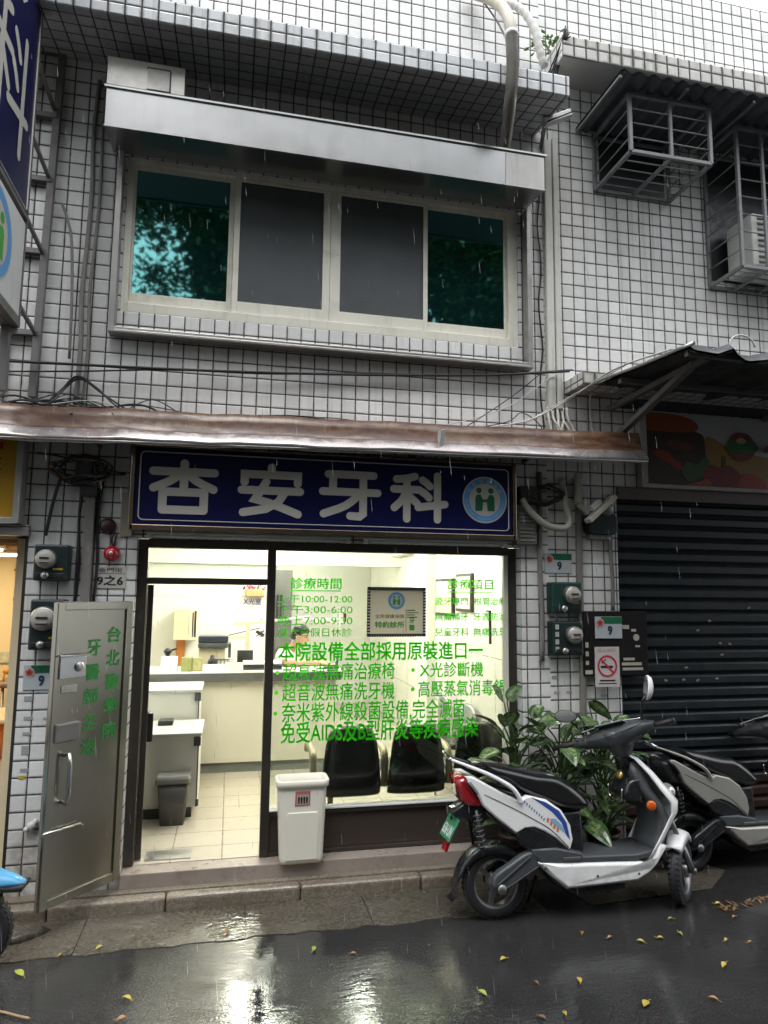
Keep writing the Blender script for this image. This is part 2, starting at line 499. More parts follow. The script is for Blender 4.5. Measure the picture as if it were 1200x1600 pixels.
def glass(name, tint=(.93,.96,.95), refl=1.):
    m = bpy.data.materials.new(name); m.use_nodes = True; nt = m.node_tree
    nt.nodes.remove(nt.nodes['Principled BSDF']); out = nt.nodes['Material Output']
    tr = nd(nt, 'ShaderNodeBsdfTransparent'); tr.inputs[0].default_value = (*tint, 1)
    gl = nd(nt, 'ShaderNodeBsdfGlossy'); gl.inputs['Roughness'].default_value = .02
    fr = nd(nt, 'ShaderNodeFresnel'); fr.inputs[0].default_value = 1.5
    mx = nd(nt, 'ShaderNodeMixShader')
    nt.links.new(mth(nt, 'MULTIPLY', fr.outputs[0], refl), mx.inputs[0])
    nt.links.new(tr.outputs[0], mx.inputs[1]); nt.links.new(gl.outputs[0], mx.inputs[2])
    nt.links.new(mx.outputs[0], out.inputs[0])
    return m
GLASS = glass('clear_glass')
def teal_glass():
    m, nt, b = new_mat('teal_reflective_glass')
    tc = nd(nt, 'ShaderNodeTexCoord').outputs['Object']
    setb(b, base=(.004,.018,.02), rough=.03, metal=0, spec=.9, ior=2.3, tint=(.35,.95,.92))
    bumpn(nt, b, noise(nt, tc, 1.4, 1), .03, .02)
    return m
TEAL = teal_glass()
def screen_mesh():
    m, nt, b = new_mat('insect_screen')
    tc = nd(nt, 'ShaderNodeTexCoord').outputs['Object']
    w = nd(nt, 'ShaderNodeTexWave'); w.bands_direction = 'Z'; w.inputs['Scale'].default_value = 28; w.inputs['Distortion'].default_value = 2.5; w.inputs['Detail'].default_value = 3
    nt.links.new(tc, w.inputs[0])
    c = mixc(nt, ramp(nt, w.outputs[1], 0, 1, 0, .55), (.065,.073,.076), (.13,.14,.142))
    c = mixc(nt, ramp(nt, noise(nt, tc, 2.2, 5), .4, .75, 0, .5), c, (.045,.048,.05))
    nt.links.new(c, b.inputs['Base Color']); setb(b, rough=.55, spec=.4)
    return m
SCREEN = screen_mesh()
def emis(name, col, st):
    m, nt, b = new_mat(name); setb(b, base=col, em=col, ems=st, rough=.4); return m
TUBE_ON = emis('lit_diffuser', (1,.995,.86), 36.)
TUBE_WARM = emis('lit_warm_diffuser', (1,.80,.50), 9.)
TUBE_OFF = pm('unlit_tube', (.62,.64,.6), .3, var=.05)

# ================================================================== GROUND
PAVE_Z, IN_Z = .10, .19
mb = MB(); mb.add([(-60,-60,0),(60,-60,0),(60,60,0),(-60,60,0)], [(0,1,2,3)])
structure('road', mb, ASPHALT, loc=(0,0,0), fix=False)
mb = MB()
xs = [-6,-3.1,-1.75,-.78,.16,.92,2.04]                     # slabs of the drain cover, worn ragged along the road
for a, b_ in zip(xs[:-1], xs[1:]):
    n_ = 14; e = random.uniform(-.02, .02); h_ = .004+random.uniform(-.0005,.001)
    fr = [(a+.003+(b_-a-.006)*i/n_, -.60+e+random.uniform(-.012,.012)+.008*math.sin(3*a+i)) for i in range(n_+1)]
    poly = fr+[(b_-.003,-.18),(a+.003,-.18)]
    mb.prism(poly, lambda x, y, t: Vector((x, y, h_ if t else -.05)))
structure('gutter', mb, GUTTERM)
mb = MB()
kx = [-6,-4,-2.2,-1.02,-.33,.52,1.34,2.1,3.0]
for a, b_ in zip(kx[:-1], kx[1:]):
    mb.box(a+.002, b_-.002, -.175+random.uniform(-.006,.006), -.08, -.05, PAVE_Z-.012+random.uniform(-.004,.004))
structure('kerb', mb, KERBM, bevel=.022, seg=3)
mb = MB(); mb.box(-6, 3.0, -.085, .0, -.05, PAVE_Z-.006)
structure('pavement', mb, KERBM)
mb = MB()
mb.add([(2.35,-.62,.004),(3.30,-.55,.004),(3.62,-.30,.004),(3.45,-.02,.004),(2.3,-.18,.004)], [(0,1,2,3,4)])
structure('road_patch', mb, PATCHM)
mb = MB()
ring = [(-1.28+.30*math.cos(a)*(1+.15*math.sin(3*a)), -.33+.13*math.sin(a)*(1+.2*math.cos(2*a)), .006) for a in [i*.2618 for i in range(24)]]
top = [(x*.75-1.28*.25, y*.75-.33*.25, .045+.01*math.sin(i*2)) for i, (x, y, z) in enumerate(ring)]
mb.loft([ring, top]); structure('ramp', mb, PATCHM, smooth_all=True)

# ================================================================== CLINIC BUILDING
TOP = 7.45
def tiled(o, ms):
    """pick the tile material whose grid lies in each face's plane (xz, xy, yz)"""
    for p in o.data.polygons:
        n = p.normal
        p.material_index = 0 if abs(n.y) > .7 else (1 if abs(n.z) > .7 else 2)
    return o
clinic = thing('clinic_building', (.7, 0, 0), 'white tiled clinic building with a lit glass shopfront below a four pane window', 'building')
mb = MB()
for x0, x1, z0, z1 in ((-6,-.83,3.0,TOP),(-.83,2.18,3.0,3.95),(-.83,2.18,5.12,TOP),(2.18,2.40,3.0,TOP),
                       (-1.31,2.40,2.36,3.0),(-6,-1.31,2.36,3.0),(-1.31,-.63,-.05,2.36),(2.17,2.40,-.05,2.36)):
    mb.box(x0, x1, 0, .14, z0, z1)
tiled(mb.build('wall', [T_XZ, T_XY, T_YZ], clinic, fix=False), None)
mb = MB()
mb.prism([(0,5.80),(-.60,5.70),(-.605,5.866),(-.59,5.872),(0,5.90)], lambda a, b_, t: Vector((-6 if t == 0 else 2.35, a, b_)))
o = mb.build('cornice', [T_EDGE, T_XY, T_YZ], clinic, bevel=.012); tiled(o, None)
# plain shell behind the street front
mb = MB(); mb.box(-6, 2.40, 7.0, 7.15, 0, TOP); mb.box(-6, 2.40, .14, 7.0, TOP-.2, TOP-.05); mb.box(-6, -5.9, .14, 7.0, 0, TOP-.2)
mb.build('shell', PLASTER, clinic)
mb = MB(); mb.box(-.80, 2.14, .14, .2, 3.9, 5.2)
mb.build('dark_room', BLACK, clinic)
# --- entrance ledge
mb = MB(); mb.box(-.63, 2.17, -.03, .12, .085, IN_Z-.004)
mb.build('threshold', LEDGEM, clinic, bevel=.006)
mb = MB(); mb.box(-.50, -.20, .16, .34, IN_Z, IN_Z+.006)
mb.build('door_plate', STEELW, clinic)
# --- interior shell
IX0, IX1, IY1, IZ1 = -1.25, 2.32, 6.5, 2.74
mb = MB(); mb.box(IX0, IX1, .12, IY1, .05, IN_Z); mb.build('floor', FLOORT, clinic)
mb = MB(); mb.box(IX0-.1, IX0, .14, IY1, .05, IZ1); mb.build('side_wall', WALLIN, clinic)
mb = MB(); mb.box(IX1, IX1+.07, .14, IY1, .05, IZ1); mb.build('side_wall', INWALLT, clinic)
mb = MB(); mb.box(IX0, IX1, IY1, IY1+.1, .05, IZ1); mb.build('back_wall', WALLIN, clinic)
mb = MB(); mb.box(IX0, IX1, .14, IY1, IZ1, IZ1+.1); mb.build('ceiling', CEIL, clinic)
mb = MB(); mb.box(IX0, IX1, 4.35, 4.62, 2.36, IZ1-.001); mb.build('beam', WALLIN, clinic)
mb = MB(); mb.box(IX1-.16, IX1-.001, .3, IY1-.001, 2.50, IZ1-.001); mb.build('soffit', WALLIN, clinic)
mb = MB(); mb.box(IX1-.10, IX1-.001, 2.75, 3.3, IN_Z, 2.50); mb.build('column', WALLIN, clinic, bevel=.006)
# --- shopfront
mb = MB()
mb.box(-.63,-.565,.09,.17,IN_Z,2.355); mb.box(2.105,2.17,.09,.17,IN_Z,2.355)
mb.box(.257,.317,.085,.165,IN_Z,2.297)
mb.box(-.565,2.105,.09,.17,2.297,2.36)
mb.box(-.565,.257,.092,.163,2.045,2.09)
mb.box(.317,2.105,.092,.163,.455,.485); mb.box(.317,2.105,.092,.163,IN_Z,.215)
sf = mb.build('shopfront', FRAME, clinic, bevel=.004)
mb = MB(); mb.box(.318,2.104,.115,.14,.214,.456); mb.build('kick_panel', pm('brown_panel', (.095,.075,.062), .3, metal=.5, var=.1, vs=3, dirt=.2), sf)
mb = MB(); mb.box(.318,2.104,.085,.165,.485,.493); mb.build('sill_strip', WHITEP, sf)
mb = MB(); mb.box(2.07,2.105,.1,.16,.493,2.297); mb.build('jamb_strip', CREAM, sf)
mb = MB(); mb.box(.318,2.069,.126,.131,.493,2.297); mb.build('pane', GLASS, sf)
mb = MB(); mb.box(-.564,.256,.126,.131,2.09,2.297); mb.build('pane', GLASS, sf)
# --- lettering on the glass: (text, x0, x1, z0, z1, weight)
def vinyl():
    m, nt, b = new_mat('green_vinyl'); setb(b, base=(.05,.38,.01), rough=.45)
    tl_ = nd(nt, 'ShaderNodeBsdfTranslucent'); tl_.inputs[0].default_value = (.17,.95,.03,1)
    mx = nd(nt, 'ShaderNodeMixShader'); mx.inputs[0].default_value = .78
    nt.links.new(b.outputs[0], mx.inputs[1]); nt.links.new(tl_.outputs[0], mx.inputs[2]); nt.links.new(mx.outputs[0], nt.nodes['Material Output'].inputs[0])
    return m
GREEN = vinyl()
YL = .1225
def letter(chars, x0, x1, z0, z1, bold=.012, parent=None, mat=None, y=YL, name='lettering'):
    m_ = MB(); m_.text(chars, (x0, y, z0), (1,0,0), (0,0,1), x1-x0, z1-z0, bold)
    return m_.build(name, mat or GREEN, parent or sf, fix=False)
def rows(items):
    for it in items: letter(*it)
rows([('診療時間',.424,.802,2.022,2.105,.016),('上午10:00-12:00',.336,.885,1.920,1.984,.006),('下午3:00-6:00',.338,.887,1.842,1.909,.006),
      ('晚上7:00-9:30',.340,.888,1.760,1.829,.006),('週六日假日休診',.343,.884,1.677,1.742,.006),
      ('診療項目',1.622,1.991,2.030,2.113,.012),('瓷牙專門',1.521,1.787,1.911,1.972,.014),('根管治療',1.834,2.100,1.913,1.974,.014),
      ('無痛補牙',1.521,1.786,1.794,1.856,.014),('牙週防治',1.828,2.100,1.795,1.857,.014),('兒童牙科',1.521,1.791,1.678,1.741,.014),('無痛洗牙',1.827,2.100,1.677,1.741,.014),
      ('本院設備全部採用原裝進口一',.350,1.903,1.502,1.643,.02),
      ('超高速無痛治療椅',.386,1.211,1.366,1.492,.012),('X光診斷機',1.404,1.907,1.373,1.486,.012),
      ('超音波無痛洗牙機',.386,1.212,1.222,1.350,.012),('高壓蒸氣消毒鍋',1.392,2.085,1.230,1.352,.012),
      ('奈米紫外線殺菌設備,完全滅菌',.386,1.757,1.070,1.215,.012),('免受AIDS及B型肝炎等疾病感染',.383,1.863,.930,1.080,.016)])
for x, z in ((.350,1.425),(.345,1.285),(.343,1.14),(1.352,1.43),(1.350,1.29)):
    m_ = MB(); disc(m_, (x, z), .0145, lambda a, b_: Vector((a, YL, b_))); m_.build('bullet', GREEN, sf, fix=False)
for x0, x1, z in ((.427,.798,2.006),(1.622,1.986,2.008)):
    m_ = MB(); m_.box(x0, x1, YL-.001, YL, z, z+.007); m_.build('underline', GREEN, sf)
# --- inner glass door, swung open into the room
a = R(97); hx, hy = -.545, .175
def dl(u, v, z): return Vector((hx+math.cos(a)*u-math.sin(a)*v, hy+math.sin(a)*u+math.cos(a)*v, z))
def dbox(m_, u0, u1, v0, v1, z0, z1):
    m_.add([dl(u, v, z) for u in (u0,u1) for v in (v0,v1) for z in (z0,z1)], [(0,1,3,2),(4,6,7,5),(0,4,5,1),(2,3,7,6),(0,2,6,4),(1,5,7,3)])
mb = MB()
dbox(mb,0,.05,-.02,.02,.2,2.04); dbox(mb,.72,.77,-.02,.02,.2,2.04); dbox(mb,.05,.72,-.02,.02,1.985,2.04); dbox(mb,.05,.72,-.02,.02,.2,.29)
gd = mb.build('glass_door', FRAME, clinic, bevel=.004)
mb = MB(); dbox(mb,.05,.72,-.003,.003,.29,1.985); mb.build('pane', GLASS, gd)
mb = MB(); dbox(mb,.06,.12,-.06,-.02,.95,1.15); mb.build('handle', BLACK, gd, bevel=.01)
# --- narrow stainless door leaf, folded back against the pillar
da = R(180+41+5)
H0 = Vector((-.645, -.03, 0)); dd = Vector((-.66, -.75, 0)).normalized(); dnn = Vector((-dd.y, dd.x, 0))   # dnn faces the street side
if dnn.y > 0: dnn = -dnn
DW, DZ0, DZ1 = .56, .175, 1.925
def dp(u, n_, z): return H0+dd*u+dnn*n_+Vector((0,0,z))
def dbx(m_, u0, u1, n0, n1, z0, z1, mi=0):
    m_.add([dp(u, n_, z) for u in (u0,u1) for n_ in (n0,n1) for z in (z0,z1)], [(0,1,3,2),(4,6,7,5),(0,4,5,1),(2,3,7,6),(0,2,6,4),(1,5,7,3)], mi)
DOORM = pm('brushed_steel', (.34,.325,.27), .24, metal=.95, var=.04, vs=1.2, rvar=.03)
mb = MB()
dbx(mb, 0, DW, -.02, .012, DZ0, DZ1)
for u0, u1, z0, z1 in ((0,.05,DZ0,DZ1),(DW-.05,DW,DZ0,DZ1),(.05,DW-.05,DZ0,DZ0+.05),(.05,DW-.05,DZ1-.05,DZ1)):
    dbx(mb, u0, u1, .012, .024, z0, z1)
sd = mb.build('steel_door', DOORM, clinic, bevel=.004)
sd['label'] = 'dull stainless steel door leaf standing open'
DGREEN = pm('dark_green_vinyl', (.02,.20,.03), .5, var=.1)
def dtext(ch, u, z, s):      # read from the street: the leaf's hinge side is on the right
    m_ = MB(); m_.text(ch, dp(u+s*.62, .0135, z-s), -dd, (0,0,1), s*1.05, s, .03)
    m_.build('lettering', DGREEN, sd, fix=False)
for i, ch in enumerate('台北醫學院'): dtext(ch, .125, 1.765-i*.150, .10)
for i, ch in enumerate('牙醫師主治'): dtext(ch, .275, 1.69-i*.150, .10)
mb = MB(); mb.tube([dp(DW-.11,.012,1.02), dp(DW-.11,.06,1.03), dp(DW-.11,.075,.97), dp(DW-.11,.075,.80), dp(DW-.11,.06,.745), dp(DW-.11,.012,.755)], .012, 10)
mb.build('handle', STEEL, sd)
mb = MB(); dbx(mb, DW-.19, DW-.03, .012, .045, 1.10, 1.21); mb.build('lock_case', IRON, sd, bevel=.008)
mb = MB(); dbx(mb, DW-.21, DW-.03, .012, .035, 1.47, 1.60); mb.tube([dp(DW-.02,.045,1.605), dp(DW-.22,.045,1.605)], .008)
mb.lathe(dp(DW-.16,.035,1.535), dnn, [(.03,0),(.03,.012),(.012,.018)], 14); mb.build('latch', STEEL, sd, bevel=.003)
mb = MB(); dbx(mb, DW-.16, DW-.05, .012, .03, 1.385, 1.43); mb.build('keyhole_plate', STEELW, sd, bevel=.004)
mb = MB(); mb.tube([dp(DW+.01,.03,.60), dp(DW-.24,.03,.60)], .009); mb.tube([dp(DW-.22,.03,.60), dp(DW-.26,.03,.585)], .006); mb.build('bolt', STEEL, sd)

# --- upstairs window
w = MB()
F0, F1 = .015, .085
w.box(-.83,-.785,F0,F1,3.95,5.12); w.box(2.10,2.18,F0,F1,3.95,5.12)
w.box(-.785,2.10,F0,F1,5.085,5.12); w.box(-.785,2.10,F0-.012,F1,3.95,4.025)
win = w.build('window', CREAM, clinic, bevel=.005)
def sash(x0, x1, y0, mat, pane, l, r_, bot=4.03, top=5.083):
    m_ = MB()
    m_.box(x0, x0+l, y0, y0+.028, bot, top); m_.box(x1-r_, x1, y0, y0+.028, bot, top)
    m_.box(x0+l, x1-r_, y0, y0+.028, bot, bot+.085); m_.box(x0+l, x1-r_, y0, y0+.028, top-.028, top)
    m_.build('sash', mat, win, bevel=.003)
    m_ = MB(); m_.box(x0+l, x1-r_, y0+.010, y0+.016, bot+.085, top-.028); m_.build('pane', pane, win)
sash(-.784,-.070,.050,CREAM,TEAL,.012,.034)
sash(1.398,2.099,.050,CREAM,TEAL,.034,.02)
sash(-.069,.652,.020,CREAM,SCREEN,.040,.052)
sash(.654,1.425,.020,CREAM,SCREEN,.075,.032)
mb = MB()
mb.box(-.885,-.845,-.10,0,3.76,5.09); mb.box(2.215,2.26,-.10,0,3.76,5.09); mb.box(-.845,2.215,-.10,0,3.755,3.80)
mb.box(-.845,2.215,-.115,-.10,3.755,3.775)
mb.build('window_surround', STEELW, clinic, bevel=.004)

# ================================================================== BUILDING ON THE RIGHT
shop = thing('shop_building', (4.6, 0, 0), 'white tiled building with caged air conditioners above a shuttered shop', 'building')
mb = MB()
mb.box(2.40, 7, 0, .14, 3.0, TOP); mb.box(2.40, 3.0, 0, .14, -.05, 3.0); mb.box(3.0, 7, 0, .14, 2.84, 3.0)
tiled(mb.build('wall', [TR_XZ, PLASTER, T_YZ], shop, fix=False), None)
mb = MB(); mb.prism([(0,6.29),(-.29,6.235),(-.30,6.215),(-.40,6.21),(-.40,6.405),(0,6.43)], lambda a_, b_, t: Vector((2.40 if t == 0 else 7, a_, b_)))
o = mb.build('cornice', [TR_EDGE, PLASTER, T_YZ], shop, bevel=.012); tiled(o, None)
mb = MB(); mb.box(2.57, 7, -.285, 0, 3.60, 3.705); o = mb.build('ledge', [TR_LOW, T_XY, T_YZ], shop, bevel=.006); tiled(o, None)
mb = MB(); mb.box(2.40, 7, 7, 7.15, 0, TOP); mb.box(2.40, 7, .14, 7, TOP-.2, TOP-.05); mb.box(6.9, 7, .14, 7, 0, TOP-.2); mb.build('shell', PLASTER, shop)
# lintel box and side post of the shutter
LINT = pm('brown_lintel', (.12,.10,.09), .6, var=.2, vs=5, dirt=.4)
mb = MB(); mb.box(3.0, 7, -.03, .0, 2.765, 2.865); mb.build('lintel', LINT, shop, bevel=.005)
# roller shutter: ribbed slats, the lowest ones weathered brown
def shutter():
    prof = []; z = .02; sl = .098
    while z < 2.78:
        prof += [(.055, z), (.030, z+.012), (.030, z+.060), (.040, z+.072), (.062, z+.086)]
        z += sl
    m_ = MB(); vs = []; fs = []
    for x in (3.0, 7.0):
        vs += [(x, a_, b_) for a_, b_ in prof]
    n = len(prof)
    for i in range(n-1): fs.append((i, i+1, n+i+1, n+i))
    m_.add(vs, fs)
    o_ = m_.build('roller_shutter', [pm('teal_shutter_paint', (.008,.015,.018), .45, var=.3, vs=4, bump=.15, bs=9, dirt=.5, ds=2.2, streak=.4, dcol=(.05,.045,.04), rvar=.1),
                                     pm('brown_slat', (.10,.06,.05), .5, var=.2, vs=5, dirt=.3)], shop, fix=False)
    for p in o_.data.polygons:
        if .22 < p.center.z < .56: p.material_index = 1
    return o_
shutter()
mb = MB(); mb.box(2.40, 7, .075, .14, 0, 2.84); mb.build('shutter_backing', BLACK, shop)

# ================================================================== OPEN SHOP ON THE LEFT
lshop = thing('corner_shop', (-3.6, 0, 0), 'warmly lit open shop room beside the tiled pillar at the far left', 'shop')
WARMW = pm('warm_wall', (.78,.66,.43), .6, var=.06)
mb = MB(); mb.box(-5.9,-1.27,2.4,2.5,0,2.6); mb.box(-5.9,-5.8,.14,2.4,0,2.6); mb.build('back_wall', WARMW, lshop)
mb = MB(); mb.box(-1.415,-1.36,.14,2.4,0,2.6); mb.build('side_wall', WARMW, lshop)
mb = MB(); mb.box(-5.8,-1.36,.14,2.4,2.34,2.44); mb.build('ceiling', pm('wood_ceiling', (.62,.52,.36), .5, var=.12, vs=6), lshop)
mb = MB()
for k in range(7): mb.box(-5.7,-1.42,.2+k*.3,.215+k*.3,2.31,2.339)
mb.build('ceiling_batten', pm('brown_batten', (.3,.2,.11), .5), lshop)
mb = MB(); mb.box(-5.8,-1.36,0,2.4,.0,.16); mb.build('floor', pm('shop_floor', (.16,.13,.10), .35, var=.2), lshop)
mb = MB(); mb.box(-1.425,-1.415,.16,2.3,1.92,1.945); mb.box(-1.43,-1.415,.16,2.3,2.12,2.135); mb.build('wall_rail', pm('rail_wood', (.42,.27,.14), .4), lshop)
mb = MB(); mb.box(-1.33,-1.31,-.0,.14,.16,2.34); mb.build('door_post', FRAME, lshop)
# ================================================================== THINGS ON THE FACADE
# ---- main sign
NAVY = pm('navy_acrylic', (.007,.008,.055), .3, var=.1, vs=1.5, spec=.25)
SIGNW = pm('sign_white', (.50,.48,.43), .35, var=.05)
SKYB = pm('sky_blue_vinyl', (.10,.32,.62), .35, var=.06)
EMG = pm('emblem_green', (.01,.12,.06), .4)
EMGL = pm('emblem_light_green', (.06,.33,.05), .4)
TRIM_REFL = pm('mirror_trim', (.30,.24,.18), .2, metal=.95, var=.4, vs=8, dirt=.4, dcol=(.2,.11,.06), ds=5)  # mirror-like steel; its brownish reflection is put into the colour
def emblem(parent, c, r, fn, white, green, ring, ringtxt=True, nm='emblem'):
    """two facing figures clasping hands inside a ring: fn(a,b,layer)->point"""
    L = lambda k: (lambda a, b: fn(c[0]+a*r, c[1]+b*r, k))
    m_ = MB(); disc(m_, (0,0), 1.0, L(1), 0, 40); e = m_.build(nm, white, parent, fix=False)
    m_ = MB(); disc(m_, (0,0), .94, L(2), 0, 40, .70); m_.build('ring', ring, e, fix=False)
    m_ = MB()
    for s in (-1, 1):
        k = L(2.5)
        disc(m_, (s*.27, .40), .125, k, 0, 18)
        body = [(.115*s,-.48),(.44*s,-.48),(.43*s,.08),(.38*s,.19),(.28*s,.235),(.18*s,.2),(.13*s,.08),(.07*s,.02),(0,.02),(0,-.10),(.09*s,-.10)]
        m_.add([k(*p) for p in body], [tuple(range(len(body)))])
    m_.build('figures', green, e, fix=False)
    if ringtxt:
        m_ = MB()
        for i, ch in enumerate('全民健康保險'):
            t = R(150-24*i); u = Vector((math.sin(t), -math.cos(t))); n_ = Vector((math.cos(t), math.sin(t)))
            p = n_*.82-u*.10-n_*.10
            vs, fs = text_geo(ch, .0)
            P = [fn(c[0]+(p.x+u.x*a_*.2+n_.x*b_*.2)*r, c[1]+(p.y+u.y*a_*.2+n_.y*b_*.2)*r, 3) for a_, b_ in vs]
            m_.add(P, fs)
        for i, ch in enumerate('NATIONAL HEALTH INSURANCE'):
            if ch == ' ': continue
            t = R(183+174*i/24.); u = Vector((-math.sin(t), math.cos(t))); n_ = Vector((-math.cos(t), -math.sin(t)))
            p = -n_*.82-u*.04-n_*.05
            vs, fs = text_geo(ch, .0)
            P = [fn(c[0]+(p.x+u.x*a_*.13+n_.x*b_*.13)*r, c[1]+(p.y+u.y*a_*.13+n_.y*b_*.13)*r, 3) for a_, b_ in vs]
            m_.add(P, fs)
        m_.build('ring_lettering', white, e, fix=False)
    return e
SX0, SX1, SZ0, SZ1, SY = -.645, 2.042, 2.437, 2.958, -.15
sign = thing('shop_sign', ((SX0+SX1)/2, SY, SZ0), 'long navy sign with four white characters and a round emblem over the shopfront', 'sign')
mb = MB(); mb.box(SX0, SX1, SY, -.005, SZ0, SZ1); mb.build('panel', NAVY, sign, bevel=.004)
mb = MB()
mb.box(SX0-.02, SX1+.02, SY-.012, -.004, SZ1+.002, SZ1+.022); mb.box(SX0-.02, SX1+.02, SY-.012, -.004, SZ0-.04, SZ0-.002)
mb.box(SX1+.002, SX1+.03, SY-.012, -.004, SZ0-.038, SZ1+.02); mb.box(SX0-.03, SX0-.002, SY-.012, -.004, SZ0-.038, SZ1+.02)
mb.build('trim', TRIM_REFL, sign, bevel=.004)
fnS = lambda a, b: Vector((a, SY-.003, b))
mb = MB(); q = .03; cr = .03
rp = []
for cx, cz, a0 in ((SX1-q-cr, SZ1-q-cr, 0), (SX0+q+cr, SZ1-q-cr, 90), (SX0+q+cr, SZ0+q+cr, 180), (SX1-q-cr, SZ0+q+cr, 270)):
    for k in range(6):
        t = R(a0+18*k); rp.append((cx+cr*math.cos(t), cz+cr*math.sin(t)))
mb.tube([Vector((x, SY-.001, z)) for x, z in rp], .0045, 6, closed=True); mb.build('border', SIGNW, sign)
CH = {  # rounded brush strokes in a 1 x 1 square, y up
'杏': [[(.04,.80),(.96,.80)],[(.5,.97),(.5,.50)],[(.46,.78),(.30,.62),(.05,.47)],[(.54,.78),(.70,.62),(.95,.47)],
       [(.19,.40),(.81,.40)],[(.81,.40),(.81,.05)],[(.81,.05),(.19,.05)],[(.19,.05),(.19,.40)]],
'安': [[(.5,.97),(.5,.84)],[(.08,.66),(.08,.82),(.92,.82),(.92,.66)],[(.04,.50),(.96,.50)],[(.42,.68),(.34,.50),(.25,.32),(.45,.26),(.68,.16),(.93,.04)],[(.72,.48),(.62,.28),(.42,.13),(.07,.05)]],
'牙': [[(.12,.90),(.90,.90)],[(.20,.88),(.20,.54)],[(.03,.54),(.97,.54)],[(.72,.88),(.72,.10),(.66,.04),(.50,.05)],[(.68,.52),(.42,.26),(.05,.08)]],
'科': [[(.42,.93),(.26,.88),(.08,.86)],[(.03,.65),(.50,.65)],[(.27,.86),(.27,.03)],[(.26,.60),(.18,.42),(.04,.26)],[(.30,.52),(.38,.44),(.46,.36)],[(.56,.86),(.64,.80),(.70,.73)],[(.54,.62),(.62,.56),(.68,.49)],[(.48,.28),(.98,.36)],[(.84,.96),(.84,.03)]]}
for ch, x0, x1 in (('杏',-.548,-.115),('安',.035,.470),('牙',.600,1.020),('科',1.115,1.520)):
    mb = MB(); z0, z1 = (2.522, 2.868)
    for st in CH[ch]:
        pts = curve_pts([(p[0], p[1], 0) for p in st], 3) if len(st) == 3 else st
        stroke(mb, [(x0+(p[0])*(x1-x0), z0+p[1]*(z1-z0)) for p in pts], .056, lambda a, b: Vector((a, SY-.004-len(mb.f)*.00005, b)))
    mb.build('character', SIGNW, sign, fix=False)
emblem(sign, (1.823, 2.693), .174, lambda a, b, k: Vector((a, SY-.002-k*.0012, b)), SIGNW, EMG, SKYB)

# ---- unlit tube lights under the sign
for i, (x0, x1, lab) in enumerate(((-.565,.83,'longer white tube light fitting under the sign, left of the gap'),(.93,2.03,'shorter white tube light fitting under the sign, near the emblem end'))):
    t = thing('tube_light', ((x0+x1)/2, -.07, 2.37), lab, 'light fitting', 'tube lights under the sign')
    mb = MB(); mb.box(x0, x1, -.085, -.02, 2.378, 2.396); mb.build('batten', WHITEP, t, bevel=.004)
    mb = MB(); mb.tube([(x0+.03,-.055,2.366),(x1-.03,-.055,2.366)], .012, 10); mb.build('tube', TUBE_OFF, t)
    for xx in (x0, x1-.03):
        mb = MB(); mb.box(xx,xx+.03,-.075,-.035,2.350,2.378); mb.build('lamp_holder', WHITEP, t, bevel=.004)

# ---- rusted awning strip over the shopfronts
mb = MB()
def awz(x): return .018*(x-.6)
prof = [(0,3.235),(-.26,3.205),(-.30,3.19),(-.315,3.13),(-.325,3.075),(-.345,3.045),(-.405,2.985),(-.412,2.968),(-.40,2.958)]
n = 48; rings = []
for i in range(n+1):
    x = -5.5+(3.03+5.5)*i/n
    wob = .004*math.sin(x*7)+.003*math.sin(x*17+1)
    rings.append([(x, a_, b_+awz(x)+wob) for a_, b_ in prof])
mb.loft(rings, close=False, caps=False)
rings2 = [[(x, a_+.012*(1 if i > 2 else .3), b_-.014) for i, (x, a_, b_) in enumerate(r_)] for r_ in rings]
mb.loft(rings2, close=False, caps=False)
aw = mb.build('awning', [RUST, pm('worn_flange', (.36,.33,.32), .22, metal=.5, var=.25, vs=5, dirt=.6, ds=4, dcol=(.15,.085,.06), bump=.12, bs=14, rvar=.1)], fix=False)
for p_ in aw.data.polygons:
    if p_.center.z+aw.location.z-awz(p_.center.x+aw.location.x) < 3.05: p_.material_index = 1
tag(aw, 'long narrow rusted metal awning strip running above the signs', 'awning')
mb = MB(); mb.tube([(x, -.402, 2.958+awz(x)) for x in (-5.5,-2,.6,3.03)], .006, 8); o = mb.build('drip_lip', STEEL, aw, loc=None); 
for x in (-1.9,-.9,.3,1.3,2.2):
    mb = MB(); mb.bar((x,-.0,3.0+awz(x)), (x,-.32,3.04+awz(x)), .02, .03); mb.build('bracket', IRON, aw)
mb = MB(); mb.obox((1.42,-.345,3.07), (.018,0,0), (0,.035,.0), (0,-.03,.075)); mb.build('strap', WHITEP, aw, bevel=.006)

# ---- stainless hood above the upstairs window
hood = thing('window_hood', (.65, -.2, 5.06), 'brushed stainless steel hood over the upstairs window', 'hood')
HX0, HX1, HY = -.935, 2.25, -.36
mb = MB(); mb.prism([(0,5.40),(HY,5.365),(HY,5.085),(0,5.13)], lambda a_, b_, t: Vector((HX0 if t == 0 else HX1, a_, b_)))
mb.build('casing', STEEL, hood, bevel=.004)
mb = MB(); mb.box(HX0-.01, HX1+.02, HY-.012, HY+.03, 5.362, 5.376); mb.box(HX0, HX1, HY-.012, HY+.012, 5.076, 5.087)
mb.build('lip', STEEL, hood)
mb = MB(); mb.box(1.93, HX1-.005, HY-.006, HY-.001, 5.09, 5.345); mb.build('patch_plate', STEELW, hood)
